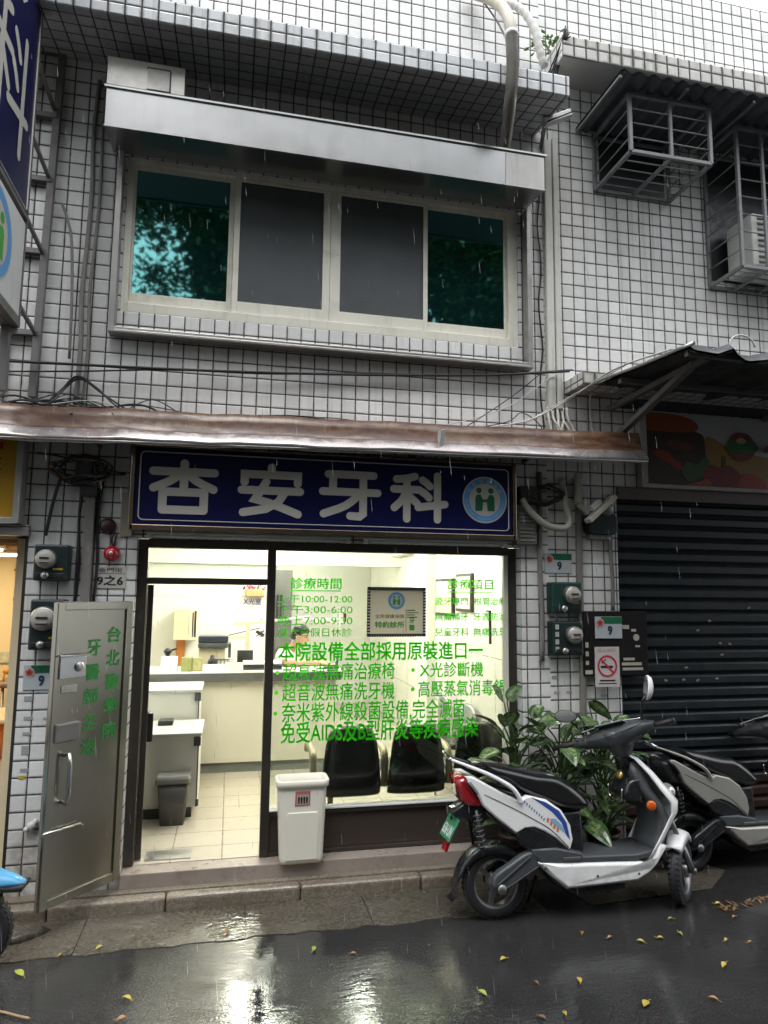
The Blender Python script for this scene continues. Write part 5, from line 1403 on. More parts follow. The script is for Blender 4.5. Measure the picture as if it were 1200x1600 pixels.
    for (x, z, w_, d_) in ((.90,.90,.045,.06),(.905,.84,.085,.06),(.93,.74,.12,.05),(.985,.66,.15,.045),(1.02,.58,.155,.04),(1.02,.50,.15,.04),(.985,.42,.145,.04),(.95,.345,.14,.03)):
        rings.append([(x-.01+.08*(1-abs(math.cos(math.pi*k/8)))*.0-d_*math.sin(math.pi*k/8)*.6+.075, -w_*math.cos(math.pi*k/8), z) for k in range(9)]+[(x+.12, w_*.9, z), (x+.12, -w_*.9, z)])
    m_.loft(rings); inner = m_.build('inner_panel', SGREY, t)
    m_ = MB(); puff(m_, smooth2([(.86,.70),(.91,.79),(1.0,.80),(1.01,.68),(.93,.655)],3), -.10, .10, .02); m_.build('glove_box', SBLACK, inner)
    m_ = MB(); m_.tube(curve_pts([(.855,-.09,.745),(.855,-.075,.672),(.865,.0,.655),(.855,.075,.672),(.855,.09,.745)], 5), .006, 6); m_.build('pocket_rim', CHROME, inner)
    m_ = MB(); m_.lathe((.885,-.02,.815), (-1,-.4,.3), [(.028,0),(.026,.012),(.012,.016),(0,.016)], 16); m_.build('key_switch', pm('brass_key', (.5,.34,.12), .3, metal=.8), inner)
    m_ = MB(); m_.lathe((1.02,-.150,.65), (-.55,-.85,.0), [(.030,-.01),(.030,.012),(.022,.018),(0,.02)], 18); m_.build('side_reflector', AMBER, t)
    # steering: column, fork, mudguard, bars
    cs, sn = math.cos(steer), math.sin(steer)
    u = Vector((cs, sn, 0)); b_ = Vector((sn, -cs, 0))           # u ahead, b_ to the rider's right
    m_ = MB(); m_.tube([(.93,0,.86),(.905,0,.98)], .05, 12); m_.tube([(1.16,0,.55),(.95,0,.90)], .03, 10); m_.build('steering_column', SBLACK, t)
    fc = Vector((1.29,0,RW))
    for s_ in (-1, 1):
        m_ = MB(); lo = fc+b_*s_*.075; hi = Vector((1.16,0,.56))+b_*s_*.06
        m_.tube([lo+Vector((0,0,-.005)), lo.lerp(hi,.5)], .022, 10); m_.tube([lo.lerp(hi,.45), hi], .016, 10); m_.tube([lo-b_*s_*.02, lo+b_*s_*.025], .018, 10); m_.build('fork_leg', ALU, t)
    m_ = MB(); rings = []
    a0, a1 = (42, 138) if not fender_tip else (-4, 150)
    for k in range(11):
        a_ = R(a0+(a1-a0)*k/10); rr_ = .236+(.02 if k in (0,10) else 0); w_ = (.05 if not fender_tip else .06)+.012*math.sin(math.pi*k/10)
        c = fc+u*math.cos(a_)*rr_+Vector((0,0,math.sin(a_)*rr_)); rd = (u*math.cos(a_)+Vector((0,0,math.sin(a_))))
        rings.append([c-b_*w_-rd*.05, c-b_*w_*.85-rd*.008, c+rd*.008, c+b_*w_*.85-rd*.008, c+b_*w_-rd*.05, c+b_*w_*.9-rd*.052, c-rd*.002, c-b_*w_*.9-rd*.052])
    if fender_tip:
        m_ = MB(); rings = []
        for q, w_, zt_, zb_ in ((-.30,.10,.62,.46),(-.10,.10,.575,.45),(.08,.085,.53,.445),(.20,.055,.485,.44),(.262,.02,.452,.436)):
            c = fc+u*q-Vector((0,0,RW))
            rings.append([c+b_*(w_*math.cos(a_))+Vector((0,0,zb_+(zt_-zb_)*max(0,math.sin(a_)))) for a_ in [math.pi*k/8 for k in range(9)]])
        m_.loft(rings)
    else: m_.loft(rings)
    fm = m_.build('front_mudguard', paint_m, t)
    if fender_tip:
        m_ = MB(); c = fc+u*.26+Vector((0,0,.02))
        m_.obox(fc+u*.03+Vector((0,0,.217)), u*.235, b_*.075, Vector((0,0,.013))); m_.build('mudguard_lip', SBLACK, fm, bevel=.008)
    hc = Vector((.885,0,1.075)); bt = (b_+Vector((0,0,bartilt))).normalized(); upv = Vector((0,0,1))-bt*bartilt*.9; fwd = bt.cross(upv).normalized()*-1
    m_ = MB(); rings = []
    for s_, ru, rd_, off in ((-.30,.022,.022,(0,-.012)),(-.22,.044,.046,(0,-.005)),(-.12,.070,.078,(.0,.0)),(0,.086,.105,(.01,-.012)),(.12,.072,.085,(0,.005)),(.20,.048,.052,(0,.012)),(.26,.024,.026,(0,.012))):
        c = hc+bt*s_+u*off[0]+Vector((0,0,off[1]))
        rings.append([c+u*ru*1.3*math.cos(a_)+upv*rd_*(math.sin(a_) if math.sin(a_) > 0 else math.sin(a_)*1.0)*(.75 if math.sin(a_) > 0 else 1) for a_ in [2*math.pi*k/14 for k in range(14)]])
    m_.loft(rings); hcv = m_.build('headset_cover', SGREY, t)
    m_ = MB(); rings = []
    for q, r_ in ((-.15,.09),(.1,.105),(.4,.088),(.7,.062),(1,.045)):
        c = hc.lerp(Vector((.93,0,.905)), q); rings.append([c+Vector((r_*1.1*math.cos(a_), r_*math.sin(a_), 0)) for a_ in [2*math.pi*k/14 for k in range(14)]])
    m_.loft(rings); m_.build('headset_neck', SGREY, t)
    m_ = MB(); c = hc-u*.055+upv*.072
    m_.obox(c, bt*.10, u*.035-upv*.012, upv*.006+u*.002); m_.build('dash_panel', pm('dash_glass', (.16,.18,.18), .08, coat=.6), hcv, bevel=.004)
    m_ = MB(); m_.tube([hc+bt*k*.01+upv*.086-u*.005+Vector((0,0,-abs(k)*.0011)) for k in range(-24, 22, 3)], .006, 6); m_.build('cover_highlight', CHROME, hcv)  # added bright strip standing in for the highlight on the cover's top edge
    m_ = MB(); m_.tube(curve_pts([hc+bt*.20-u*.055+upv*.03, hc+bt*.06-u*.115+upv*.01, hc-bt*.10-u*.105-upv*.01, hc-bt*.22-u*.05-upv*.0], 5), .003, 5); m_.build('cover_seam', RUBBER, hcv)
    for s_, L0, L1 in ((-1,.28,.45),(1,.23,.385)):
        m_ = MB(); m_.tube([hc+bt*s_*L0, hc+bt*s_*L1], .0165, 12); m_.lathe(hc+bt*s_*L1, bt*s_, [(.019,0),(.019,.012),(0,.014)], 12); m_.build('grip', pm('rubber_grip', (.03,.022,.018), .6, bump=.3, bs=80), t)
        m_ = MB(); m_.tube(curve_pts([hc+bt*s_*(L0-.01)+u*.03, hc+bt*s_*(L0+.06)+u*.06-upv*.012, hc+bt*s_*(L1+.0)+u*.055-upv*.02], 4), .006, 6); m_.build('brake_lever', ALU, t)
        m_ = MB(); m_.obox(hc+bt*s_*(L0-.02), bt*.022, u*.024, upv*.024); m_.build('switch_block', pm('red_switch', (.12,.012,.012), .4) if s_ > 0 else SBLACK, t, bevel=.006)
    for s_ in (-1, 1):
        m_ = MB(); m_.tube(curve_pts([hc+bt*s_*.24+u*.03, hc+bt*s_*.16+u*.13-upv*.04, hc+u*.12-upv*.14, Vector((1.0,0,.86))], 6), .0055, 6); m_.build('control_cable', RUBBER, t)
    # mirrors
    P = hc+bt*.20+upv*.03
    mr = Vector((.985,-.235,1.395)); m_ = MB(); m_.tube(curve_pts([P, P+Vector((-.015,-.01,.07)), mr+Vector((-.03,.0,-.09)), mr+Vector((-.005,0,-.05))], 5), .008, 8)
    mo = m_.build('mirror', SBLACK, t)
    def mshell(c, nrm, wv, hv, w_, h_, back, par):
        nrm = Vector(nrm).normalized(); wv = Vector(wv); wv = (wv-nrm*wv.dot(nrm)).normalized(); hv = nrm.cross(wv)
        m2 = MB(); rings = []
        for k_, d_ in ((1.,0),(1.03,-.012),(.9,-.03),(.5,-.042),(.05,-.045)):
            rings.append([c+wv*w_*k_*math.cos(a_)+hv*h_*k_*math.sin(a_)+nrm*d_ for a_ in [2*math.pi*i/20 for i in range(20)]])
        m2.loft(rings); m2.build('mirror_shell', back, par)
        m2 = MB(); m2.add([c+nrm*.002+wv*w_*.93*math.cos(a_)+hv*h_*.93*math.sin(a_) for a_ in [2*math.pi*i/20 for i in range(20)]], [tuple(range(20))]); m2.build('mirror_glass', CHROME, par)
    mshell(mr, (-.93,.22,.12), (.35,0,1), None, .078, .048, paint_m if decal else SBLACK, mo)
    P = hc-bt*.20+upv*.02; ml = Vector((.66,.28,1.165)); m_ = MB(); m_.tube(curve_pts([P, P+Vector((0,.03,.05)), ml+Vector((.10,.0,.0)), ml+Vector((.04,.02,.0))], 5), .008, 8); mo2 = m_.build('mirror', SBLACK, t)
    mshell(ml, (-.45,-.82,.27), (1,0,-.12), None, .078, .043, SBLACK, mo2)
    # head lamp on the nose, plate at the tail
    m_ = MB(); m_.ell((1.235,0,.70), (.035,.075,.05), 14); m_.build('headlight', CLEARL, t)
    m_ = MB(); m_.tube([(.30,.06,.2),(.27,.15,.02)], .012, 8); m_.tube([(.27,.15,.015),(.31,.19,.012)], .011, 8); m_.build('kick_stand', SBLACK, t)
    if plate:
        m_ = MB(); puff(m_, [(-.20,.70),(-.10,.70),(-.05,.60),(-.10,.56),(-.18,.60),(-.27,.62),(-.29,.645)], -.07, .07, .012); m_.build('tail_hugger', SBLACK, t)
        m_ = MB(); c = Vector((-.285,0,.545)); wv = Vector((0,-1,0)); hv = Vector((.50,0,.86)).normalized(); nv = Vector((-.86,0,.50)).normalized()
        # plate tilted back under the tail lamp
        m_.obox(c, wv*.105, hv*.072, nv*.004); pl_ = m_.build('number_plate', GPLATE, t, bevel=.003)
        m_ = MB(); m_.text('636·UN', c-wv*.088-hv*.052+nv*.0052, wv, hv, .176, .068, .03); m_.build('plate_lettering', pm('plate_ink', (.65,.70,.68), .5), pl_, fix=False)
        m_ = MB(); m_.obox(c+hv*.05+nv*.006-wv*.02, wv*.018, hv*.008, nv*.003); m_.build('plate_bolt', CHROME, pl_)
        m_ = MB(); m_.obox(Vector((-.24,0,.655)), Vector((.035,0,.006)), Vector((0,.03,0)), Vector((-.003,0,.016))); m_.build('plate_lamp', CHROME, t, bevel=.004)
        m_ = MB(); m_.obox(Vector((-.31,0,.44)), Vector((.012,0,.03)), Vector((0,.03,0)), Vector((-.012,0,.006))); m_.build('rear_reflector', REDL, t, bevel=.004)
    t.location = loc; t.rotation_euler = (lean, 0, head)
    return t
scooter('motor_scooter', SWHITE, 'white scooter with red tail light and green plate parked in front of the plants', 'scooter', (1.68,-.655,.0), R(-2), R(-3.5))
scooter('motor_scooter', SSILV, 'silver scooter with a black seat, parked behind the white one against the dark shutter', 'scooter', (3.36,-.25,-.0), R(2), R(-3), steer=R(38), plate=False, decal=False, tail=False).scale = (.94,.94,.93)
scooter('motor_scooter', SBLUE, 'blue scooter whose front wheel and mudguard poke in at the left edge', 'scooter', (-2.565,-.70,.0), R(0), R(-1), steer=R(-3), plate=False, decal=False, fender_tip=True)

# ================================================================== POTTED PLANTS BETWEEN WALL AND SCOOTER
def leafmat(name, a_, b_, k=14):
    m, nt, b = new_mat(name); tc = nd(nt, 'ShaderNodeTexCoord').outputs['Object']
    n_ = ramp(nt, noise(nt, tc, k*3, 4, .6), .42, .58)
    c = mixc(nt, n_, a_, b_); c = mixc(nt, ramp(nt, noise(nt, tc, 3, 3), .35, .7, 0, .6), c, tuple(x*.5 for x in a_))
    nt.links.new(c, b.inputs['Base Color']); setb(b, rough=.28, spec=.5, coat=.2)
    return m
LEAFD = leafmat('dark_leaf', (.04,.095,.026), (.075,.155,.045)); LEAFV = leafmat('variegated_leaf', (.05,.11,.032), (.26,.32,.15))
STEMM = pm('plant_stem', (.06,.11,.03), .5)
def big_leaf(mb_, c, d, L, W, droop=.4, roll=0.):
    d = Vector(d).normalized(); side = d.cross(Vector((0,0,1)))
    if side.length < .05: side = Vector((1,0,0))
    side.normalize(); upn = side.cross(d).normalized()
    side, upn = side*math.cos(roll)+upn*math.sin(roll), upn*math.cos(roll)-side*math.sin(roll)
    rows_ = 9; V = []; c = Vector(c)
    for i in range(rows_):
        t_ = i/(rows_-1); w_ = W*.5*(math.sin(math.pi*min(1, t_**.75))**.8+.02)
        p = c+d*L*(t_-.12*droop*t_*t_)-Vector((0,0,1))*L*droop*.55*t_**2.1
        for k, (s_, h_) in enumerate(((-1,.10),(-.55,.12),(0,-.02),(.55,.12),(1,.10))):
            V.append(p+side*w_*s_+upn*w_*h_*(1+.4*math.sin(9*t_+k)))
    for i in range(rows_-1):
        for k in range(4):
            f = [i*5+k, i*5+k+1, (i+1)*5+k+1, (i+1)*5+k]
            mb_.add([V[j] for j in f], [(0,1,2,3)], 0 if k in (0,3) else 1, True)
def dieff(base, h, nl, label, seed, spread, extra=()):
    random.seed(seed)
    t_ = thing('potted_plant', base, label, 'potted plant', 'variegated potted plants by the right pillar')
    bx, by, bz = base
    m_ = MB(); m_.lathe(base, (0,0,1), [(.085,0),(.09,.01),(.115,.20),(.125,.20),(.125,.225),(.108,.225),(.105,.19),(0,.19)], 24); m_.build('pot', pm('dark_pot', (.05,.03,.022), .5, var=.2, dirt=.3), t_)
    m_ = MB(); S = MB()
    for i in range(nl):
        q = (i+.5)/nl; z = bz+.20+(h-.20)*q; a_ = i*2.4+random.uniform(-.5,.5); el = random.uniform(.0,.85) if q < .8 else random.uniform(.7,1.2)
        ln = random.uniform(.05,.24)*spread; dx, dy = math.cos(a_), math.sin(a_)
        if by+dy*(ln+.2) > -.02: dy *= .15
        sway = Vector((.05*math.sin(i*.7), -.02, 0))*q
        p0 = Vector((bx,by,z-.12))+sway; p1 = Vector((bx+dx*ln, min(-.04, by+dy*ln), z+ln*.5))+sway
        S.tube(curve_pts([p0, p0.lerp(p1,.5)+Vector((0,0,.03)), p1], 3), .006, 5)
        L = random.uniform(.14,.25); big_leaf(m_, p1, (dx*math.cos(el), dy*math.cos(el), math.sin(el)*.8), L, L*random.uniform(.46,.60), random.uniform(.3,1.), random.uniform(-.5,.5))
    for c, d, L, W, dr, ro in extra: 
        S.tube(curve_pts([(bx,by,bz+h*.7), (Vector((bx,by,bz+h*.7))+Vector(c))/2+Vector((0,0,.06)), c], 4), .005, 5); big_leaf(m_, c, d, L, W, dr, ro)
    S.tube(curve_pts([(bx,by,bz+.18),(bx+.02,by,bz+h*.4),(bx+.03,by-.02,bz+h*.85)], 4), .013, 7)
    S.build('stem', STEMM, t_); m_.build('foliage', [LEAFD, LEAFV], t_, fix=False)
GZ = PAVE_Z-.006
dieff((2.03,-.16,IN_Z-.085), .92, 44, 'tallest leafy potted plant, with an upright pair of leaves in front of the window corner', 3, 1.,
      [((1.93,-.22,1.24),(-.55,-.2,.75),.19,.115,.25,.9),((1.955,-.22,1.24),(.55,-.2,.78),.18,.11,.25,-.9),((1.95,-.26,1.08),(.1,-.35,.9),.19,.13,.5,.2),((2.02,-.25,1.03),(.6,-.4,.5),.22,.11,.5,.3),((1.88,-.28,.92),(-.8,-.3,.1),.24,.11,.7,.2)])
dieff((2.36,-.2,GZ), .90, 52, 'middle leafy potted plant behind the white scooter seat', 11, 1.05,
      [((2.34,-.26,1.12),(-.9,-.2,.25),.2,.1,.6,.6),((2.46,-.26,1.10),(.8,-.2,.2),.22,.11,.8,-.5),((2.40,-.3,.98),(.4,-.7,.2),.22,.11,.6,.2)])
dieff((2.68,-.22,GZ), .90, 52, 'right leafy potted plant behind the white scooter handlebar', 23, 1.,
      [((2.56,-.27,1.235),(.78,-.1,-.42),.21,.09,.35,1.0),((2.72,-.3,1.05),(.5,-.5,.5),.18,.08,.5,.4),((2.62,-.3,.8),(.2,-.8,.2),.22,.12,.7,.1)])
mb = MB(); mb.ell((2.06,-.33,.78), (.018,.012,.016), 8); mb.ell((2.075,-.34,.73), (.016,.012,.014), 8); tag(mb.build('paper_scrap', pm('white_scrap', (.6,.58,.52), .7)), 'pale paper scrap caught among the leaves', 'scrap')

# ================================================================== FALLEN LEAVES
LM = [pm('yellow_leaf', (.50,.38,.05), .45, var=.3, vs=25), pm('yellow_green_leaf', (.34,.40,.06), .45, var=.3, vs=25), pm('orange_leaf', (.42,.20,.05), .45, var=.3, vs=25), pm('brown_leaf', (.20,.11,.05), .5, var=.3, vs=25)]
def fallen(px, py, L, mi, label, z=.006, aspect=.45):
    p = at_z(px, py, z)
    m_ = MB(); V = []; n_ = 6
    for i in range(n_+1):
        t_ = i/n_; w_ = L*aspect*.5*math.sin(math.pi*t_**.9)
        V += [(L*(t_-.5), -w_, .008*math.sin(t_*3.1)+.006), (L*(t_-.5), 0, .006*math.sin(t_*3.1)), (L*(t_-.5), w_, .010*math.sin(t_*3.1)+.004)]
    for i in range(n_):
        for k in range(2): m_.add([V[i*3+k], V[i*3+k+1], V[i*3+3+k+1], V[i*3+3+k]], [(0,1,2,3)], 0, True)
    m_.tube([(-L*.5,0,.004),(-L*.75,.01,.006)], .0015, 4)
    o_ = m_.build('fallen_leaf', LM[mi], loc=(0,0,0), fix=False); o_.location = p; o_.rotation_euler = (random.uniform(-.15,.15), random.uniform(-.15,.15), random.uniform(0,6.28))
    tag(o_, label, 'leaf', 'leaves fallen on the wet road')
    return o_
random.seed(31)
for a_ in ((30,1522,.075,1,'long yellow green leaf on the road at the left edge below the blue scooter'),(155,1482,.05,0,'yellow leaf on the road below the steel door'),(95,1494,.03,0,'tiny yellow leaf left of the one below the steel door'),
           (353,1458,.05,2,'orange yellow leaf on the drain cover in front of the doorway'),(198,1561,.055,0,'yellow leaf near the bottom edge, left of the bright reflection'),(190,1593,.05,2,'orange leaf at the very bottom edge, left of the bright reflection'),
           (490,1484,.055,1,'yellow green leaf at the right of the bright door reflection'),(552,1492,.04,2,'small orange leaf right of the yellow green one by the reflection'),
           (786,1500,.055,0,'yellow leaf on the road below the scooter rear wheel'),(754,1553,.06,1,'curled yellow green leaf below the leaf under the scooter rear wheel'),(847,1592,.055,3,'brown orange leaf at the bottom edge, middle of the road'),(883,1586,.045,0,'yellow leaf at the bottom edge beside the brown orange one'),
           (905,1533,.06,0,'yellow leaf low in the middle of the road, below the scooter foot board'),(909,1459,.045,2,'orange leaf just under the scooter foot board'),(953,1466,.04,2,'small orange leaf right of the one under the foot board'),(1001,1472,.045,0,'yellow leaf left of the pair under the scooter front wheel'),
           (1032,1467,.045,0,'yellow leaf, upper of the pair under the scooter front wheel'),(1063,1460,.04,1,'yellow green leaf right of the pair under the scooter front wheel'),(1009,1570,.08,0,'largest yellow leaf, low on the road toward the right'),(1135,1470,.045,0,'yellow leaf near the right edge of the road'),
           (1131,1509,.06,0,'yellow leaf below the one near the right edge'),(1115,1562,.05,2,'orange leaf low near the right corner of the road'),(1122,1413,.05,0,'pale yellow leaf on the road right of the front wheel, close to the patch'),(1126,1420,.035,2,'small orange leaf touching the pale yellow one by the patch'),
           (1147,1434,.035,2,'small pale leaf by the right edge below the leaf heap'),(1173,1474,.035,2,'faint orange leaf at the far right of the road'),(838,1537,.035,3,'small brown leaf left of the yellow one below the foot board'),(1048,1437,.035,1,'small green leaf under the scooter front fork')):
    fallen(*a_)
mb = MB()
random.seed(77)
for i in range(34):
    q = random.random(); px = 1130+q*90+random.uniform(-6,6); py = 1418-18*q+random.uniform(-5,5)
    p = at_z(px, py, .006); L = random.uniform(.012,.035); a_ = random.uniform(0,3.1)
    d = Vector((math.cos(a_), math.sin(a_), random.uniform(-.1,.3))); s_ = Vector((-math.sin(a_), math.cos(a_), .1))
    mb.add([p-d*L, p+s_*L*.4, p+d*L, p-s_*L*.4], [(0,1,2,3)], random.randint(0,2))
o = mb.build('leaf_litter', [pm('rotten_leaf', (.10,.06,.03), .6, var=.4, vs=30), pm('tan_leaf', (.17,.11,.05), .6, var=.4, vs=30), LM[3]], fix=False); tag(o, 'line of broken yellow and brown leaf litter on the road at the right', 'leaf litter', kind='stuff')
tw = curve_pts([at_z(-15,1578,.01), at_z(10,1583,.012), at_z(28,1588,.012), at_z(46,1592,.01)], 4)
mb = MB(); mb.tube(tw, .006, 6); tag(mb.build('twig', pm('tan_twig', (.3,.2,.1), .6)), 'tan twig lying on the road in the lower left corner', 'twig')
# ================================================================== INSIDE THE CLINIC
LAMIN = pm('grey_laminate', (.10,.10,.098), .4, var=.35, vs=20); WHITELAM = pm('white_laminate', (.74,.73,.68), .35, var=.03)
ctr = thing('reception_counter', (.2,2.6,IN_Z), 'long white reception counter with a grey edged top', 'counter')
mb = MB(); mb.box(-1.2,1.12,2.38,2.85,IN_Z+.10,1.085); mb.build('front_panel', pm('counter_cream', (.74,.71,.60), .4, var=.03), ctr)
mb = MB(); mb.box(-1.2,1.17,2.32,2.95,1.09,1.175); mb.build('top', LAMIN, ctr, bevel=.004)
mb = MB(); mb.box(-1.2,1.165,2.325,2.945,1.176,1.186); mb.build('top_sheet', WHITELAM, ctr)
mb = MB(); mb.box(-1.2,1.11,2.40,2.84,IN_Z,IN_Z+.10); mb.build('plinth', pm('grey_plinth', (.17,.18,.17), .5), ctr)
CT = 1.186
part_ = thing('room_partition', (-.2,4.48,IN_Z), 'white panelled partition behind the counter with the x-ray room sign', 'partition')
mb = MB(); mb.box(-1.24,.52,4.45,4.52,IN_Z,2.35); mb.build('panel', pm('partition_white', (.66,.66,.62), .4, var=.02), part_)
mb = MB()
for x in (-.62,-.18,.12): mb.box(x-.003,x+.003,4.446,4.4495,IN_Z,1.93)
mb.box(-1.24,.52,4.446,4.4495,1.925,1.935); mb.build('seam', pm('seam_grey', (.45,.45,.43), .5), part_)
mb = MB(); mb.text('X光室', (.175,4.444,1.825), (1,0,0), (0,0,1), .235, .085, .01); mb.text('X', (.395,4.444,1.60),(1,0,0),(0,0,1),.05,.06,0); mb.text('室', (.385,4.444,1.40),(1,0,0),(0,0,1),.075,.085,.0)
mb.build('lettering', pm('purple_lettering', (.06,.05,.28), .5), part_, fix=False)
mb = MB(); mb.box(.56,.98,6.30,6.40,IN_Z,2.35); o = mb.build('grey_door', pm('grey_door_paint', (.22,.215,.20), .5), loc=(.77,6.4,IN_Z)); tag(o, 'grey inner door behind the person at the counter', 'door')
mb = MB()
for i in range(4): mb.box(.62+i*.055,.655+i*.055,6.28,6.299,1.55,1.95)
mb.build('louvre', pm('dark_louvre', (.05,.05,.05), .5), o)
wc = thing('wall_cabinet', (-.54,4.25,1.37), 'beige wall cupboard above an orange board', 'cupboard')
mb = MB(); mb.box(-.675,-.50,4.15,4.44,1.385,1.765); mb.build('door', pm('beige_cupboard', (.70,.60,.38), .4), wc, bevel=.004)
mb = MB(); mb.box(-.495,-.40,4.15,4.44,1.385,1.765); mb.build('side', pm('pale_cupboard', (.75,.68,.48), .4), wc, bevel=.004)
mb = MB(); mb.box(-.455,-.44,4.146,4.149,1.42,1.73); mb.box(-.43,-.405,4.146,4.149,1.42,1.75); mb.build('file_spine', INK, wc)
mb = MB(); mb.box(-.655,-.55,4.40,4.44,IN_Z,1.38); tag(mb.build('orange_board', pm('orange_board', (.45,.16,.03), .45)), 'narrow orange board under the beige cupboard', 'board')
pf = thing('flower_box', (.31,4.38,1.93), 'wicker box of pink and red flowers on the partition', 'flower box')
mb = MB(); mb.box(.20,.44,4.30,4.44,1.935,2.02); mb.build('box', pm('wicker', (.38,.2,.08), .6, var=.4, vs=40, bump=.4), pf, bevel=.006)
random.seed(4); mb = MB()
for i in range(46): mb.ell((random.uniform(.17,.45), random.uniform(4.30,4.42), random.uniform(2.03,2.10)), (.016,.016,.014), 6, random.randint(0,3))
mb.build('flower', [pm('pink_petal', (.6,.16,.2), .6), pm('red_petal', (.42,.03,.05), .6), pm('white_petal', (.7,.6,.55), .6), pm('stem_green', (.05,.16,.03), .6)], pf)
lamp = thing('dental_lamp_arm', (.22,3.1,CT), 'cream coloured jointed lamp arm on a post behind the counter', 'lamp arm')
ARM = pm('cream_enamel', (.70,.60,.42), .35)
mb = MB(); mb.bar((.215,3.3,CT-.4),(.215,3.3,1.655), .05); mb.build('post', ARM, lamp, bevel=.008)
mb = MB(); mb.bar((.215,3.3,1.63),(.55,3.3,1.665), .035); mb.bar((.05,3.3,1.635),(.215,3.3,1.635), .04); mb.bar((-.20,3.3,1.47),(.19,3.3,1.475), .032); mb.build('arm', ARM, lamp, bevel=.006)
mb = MB(); mb.bar((-.02,3.29,1.49),(.36,3.29,1.58), .010); mb.bar((.31,3.28,1.54),(.40,3.28,1.49), .035); mb.bar((.31,3.28,1.48),(.40,3.28,1.55), .012); mb.build('instrument', BLACK, lamp)
mb = MB(); mb.bar((.55,3.3,1.665),(.95,3.3,1.71), .045, .025); mb.build('extension_arm', pm('white_enamel', (.76,.74,.68), .35), lamp, bevel=.006)
mb = MB(); mb.box(.92,1.42,4.2,4.44,1.625,1.65); tag(mb.build('wall_shelf', WHITELAM), 'white wall shelf right of the grey door', 'shelf')
cp = thing('copier', (-.15,2.75,CT), 'dark topped copier on the counter', 'copier')
mb = MB(); mb.box(-.305,-.03,2.66,2.9,CT,1.40); mb.build('body', pm('beige_machine', (.62,.55,.40), .45), cp, bevel=.01)
mb = MB(); mb.box(-.31,.0,2.60,2.9,1.405,1.455); mb.build('scanner', SGREY, cp, bevel=.01)
mb = MB(); mb.box(-.31,.0,2.60,2.9,1.46,1.53); mb.build('lid', pm('dark_blue_grey', (.03,.035,.05), .3), cp, bevel=.012)
mb = MB(); mb.box(.0,.03,2.64,2.88,1.30,1.45); mb.build('feeder', SGREY, cp, bevel=.006)
ph = thing('telephone', (-.06,2.52,CT), 'grey desk telephone in front of the copier', 'telephone')
mb = MB(); mb.prism([(2.40,CT),(2.60,CT),(2.60,CT+.11),(2.42,CT+.03)], lambda a_, b_, t: Vector((-.20 if t == 0 else .06, a_, b_))); mb.build('base', SGREY, ph, bevel=.008)
mb = MB(); mb.tube(curve_pts([(-.185,2.47,CT+.075),(-.17,2.47,CT+.10),(-.155,2.50,CT+.13),(-.16,2.56,CT+.13)], 4), .022, 8); mb.build('handset', BLACK, ph)
mb = MB()
for i in range(4):
    for j in range(3): mb.box(-.10+i*.035,-.075+i*.035,2.415+j*.045,2.43+j*.045,CT+.04+j*.018,CT+.062+j*.018)
mb.build('key', pm('phone_key', (.5,.5,.48), .5), ph)
tb = thing('tissue_box', (-.36,2.5,CT), 'olive green tissue box on the counter', 'tissue box')
mb = MB(); mb.box(-.46,-.355,2.42,2.54,CT,1.325); mb.build('carton', pm('olive_carton', (.26,.27,.10), .55, var=.35, vs=30), tb, bevel=.003)
mb = MB(); mb.box(-.35,-.255,2.43,2.54,CT,1.32); mb.build('carton_print', pm('leafy_print', (.38,.36,.16), .55, var=.6, vs=22), tb, bevel=.003)
for x0, x1, z1, tx, mi, lab in ((-.245,-.025,1.255,'掛號處','a','small sign stand with green lettering on the counter'),(-.02,.155,1.27,'','b','small cream card stand right of the green lettered one')):
    t = thing('card_stand', ((x0+x1)/2,2.42,CT), lab, 'card stand', 'card stands on the counter')
    mb = MB(); mb.prism([(2.38,CT),(2.46,CT),(2.44,z1),(2.435,z1)], lambda a_, b_, q: Vector((x0 if q == 0 else x1, a_, b_))); mb.build('card', pm('card_white', (.72,.74,.70) if mi == 'a' else (.70,.68,.52), .5, var=.05), t)
    mb = MB()
    if tx: mb.text(tx, (x0+.03, 2.398, CT+.015), (1,0,0), Vector((0,.6,1)).normalized(), x1-x0-.06, .04, .02)
    else:
        for k in range(3): mb.box(x0+.03, x1-.03-.02*k, 2.396+.012*k, 2.3965+.012*k+.002, CT+.02+.017*k, CT+.028+.017*k)
    mb.build('print', EMGL, t, fix=False)
bk = thing('leaflet_rack', (-.58,2.5,CT), 'pale leaflets with a dark topped bottle at the left end of the counter', 'leaflets')
mb = MB(); mb.prism([(2.4,CT),(2.55,CT),(2.55,1.33),(2.50,1.33)], lambda a_, b_, q: Vector((-.66 if q == 0 else -.50, a_, b_))); mb.build('leaflet', pm('leaflet_print', (.60,.64,.62), .5, var=.35, vs=16), bk, bevel=.004)
mb = MB(); mb.lathe((-.61,2.62,CT), (0,0,1), [(.035,0),(.035,.12),(.02,.15),(.03,.16),(.045,.19),(.02,.22),(0,.22)], 14); mb.bar((-.60,2.62,1.38),(-.52,2.62,1.40), .02); mb.build('pump_bottle', BLACK, bk)
mo = thing('monitor', (.18,2.85,CT), 'small black monitor behind the card stands', 'monitor')
mb = MB(); mb.box(.10,.27,2.86,2.90,CT+.04,1.36); mb.build('screen', BLACK, mo, bevel=.006)
mb = MB(); mb.box(.17,.24,2.84,2.92,CT,CT+.05); mb.build('foot', SGREY, mo)
tr = thing('paper_tray', (.36,2.6,CT), 'stacked dark paper trays on the counter', 'trays')
for k in range(3):
    mb = MB(); mb.box(.16,.56,2.48,2.80,CT+.002+k*.027,CT+.018+k*.027); mb.build('tray', (SGREY, BLACK, WHITEP)[k], tr, bevel=.003)
cupm = pm('mug_brown', (.25,.14,.08), .4)
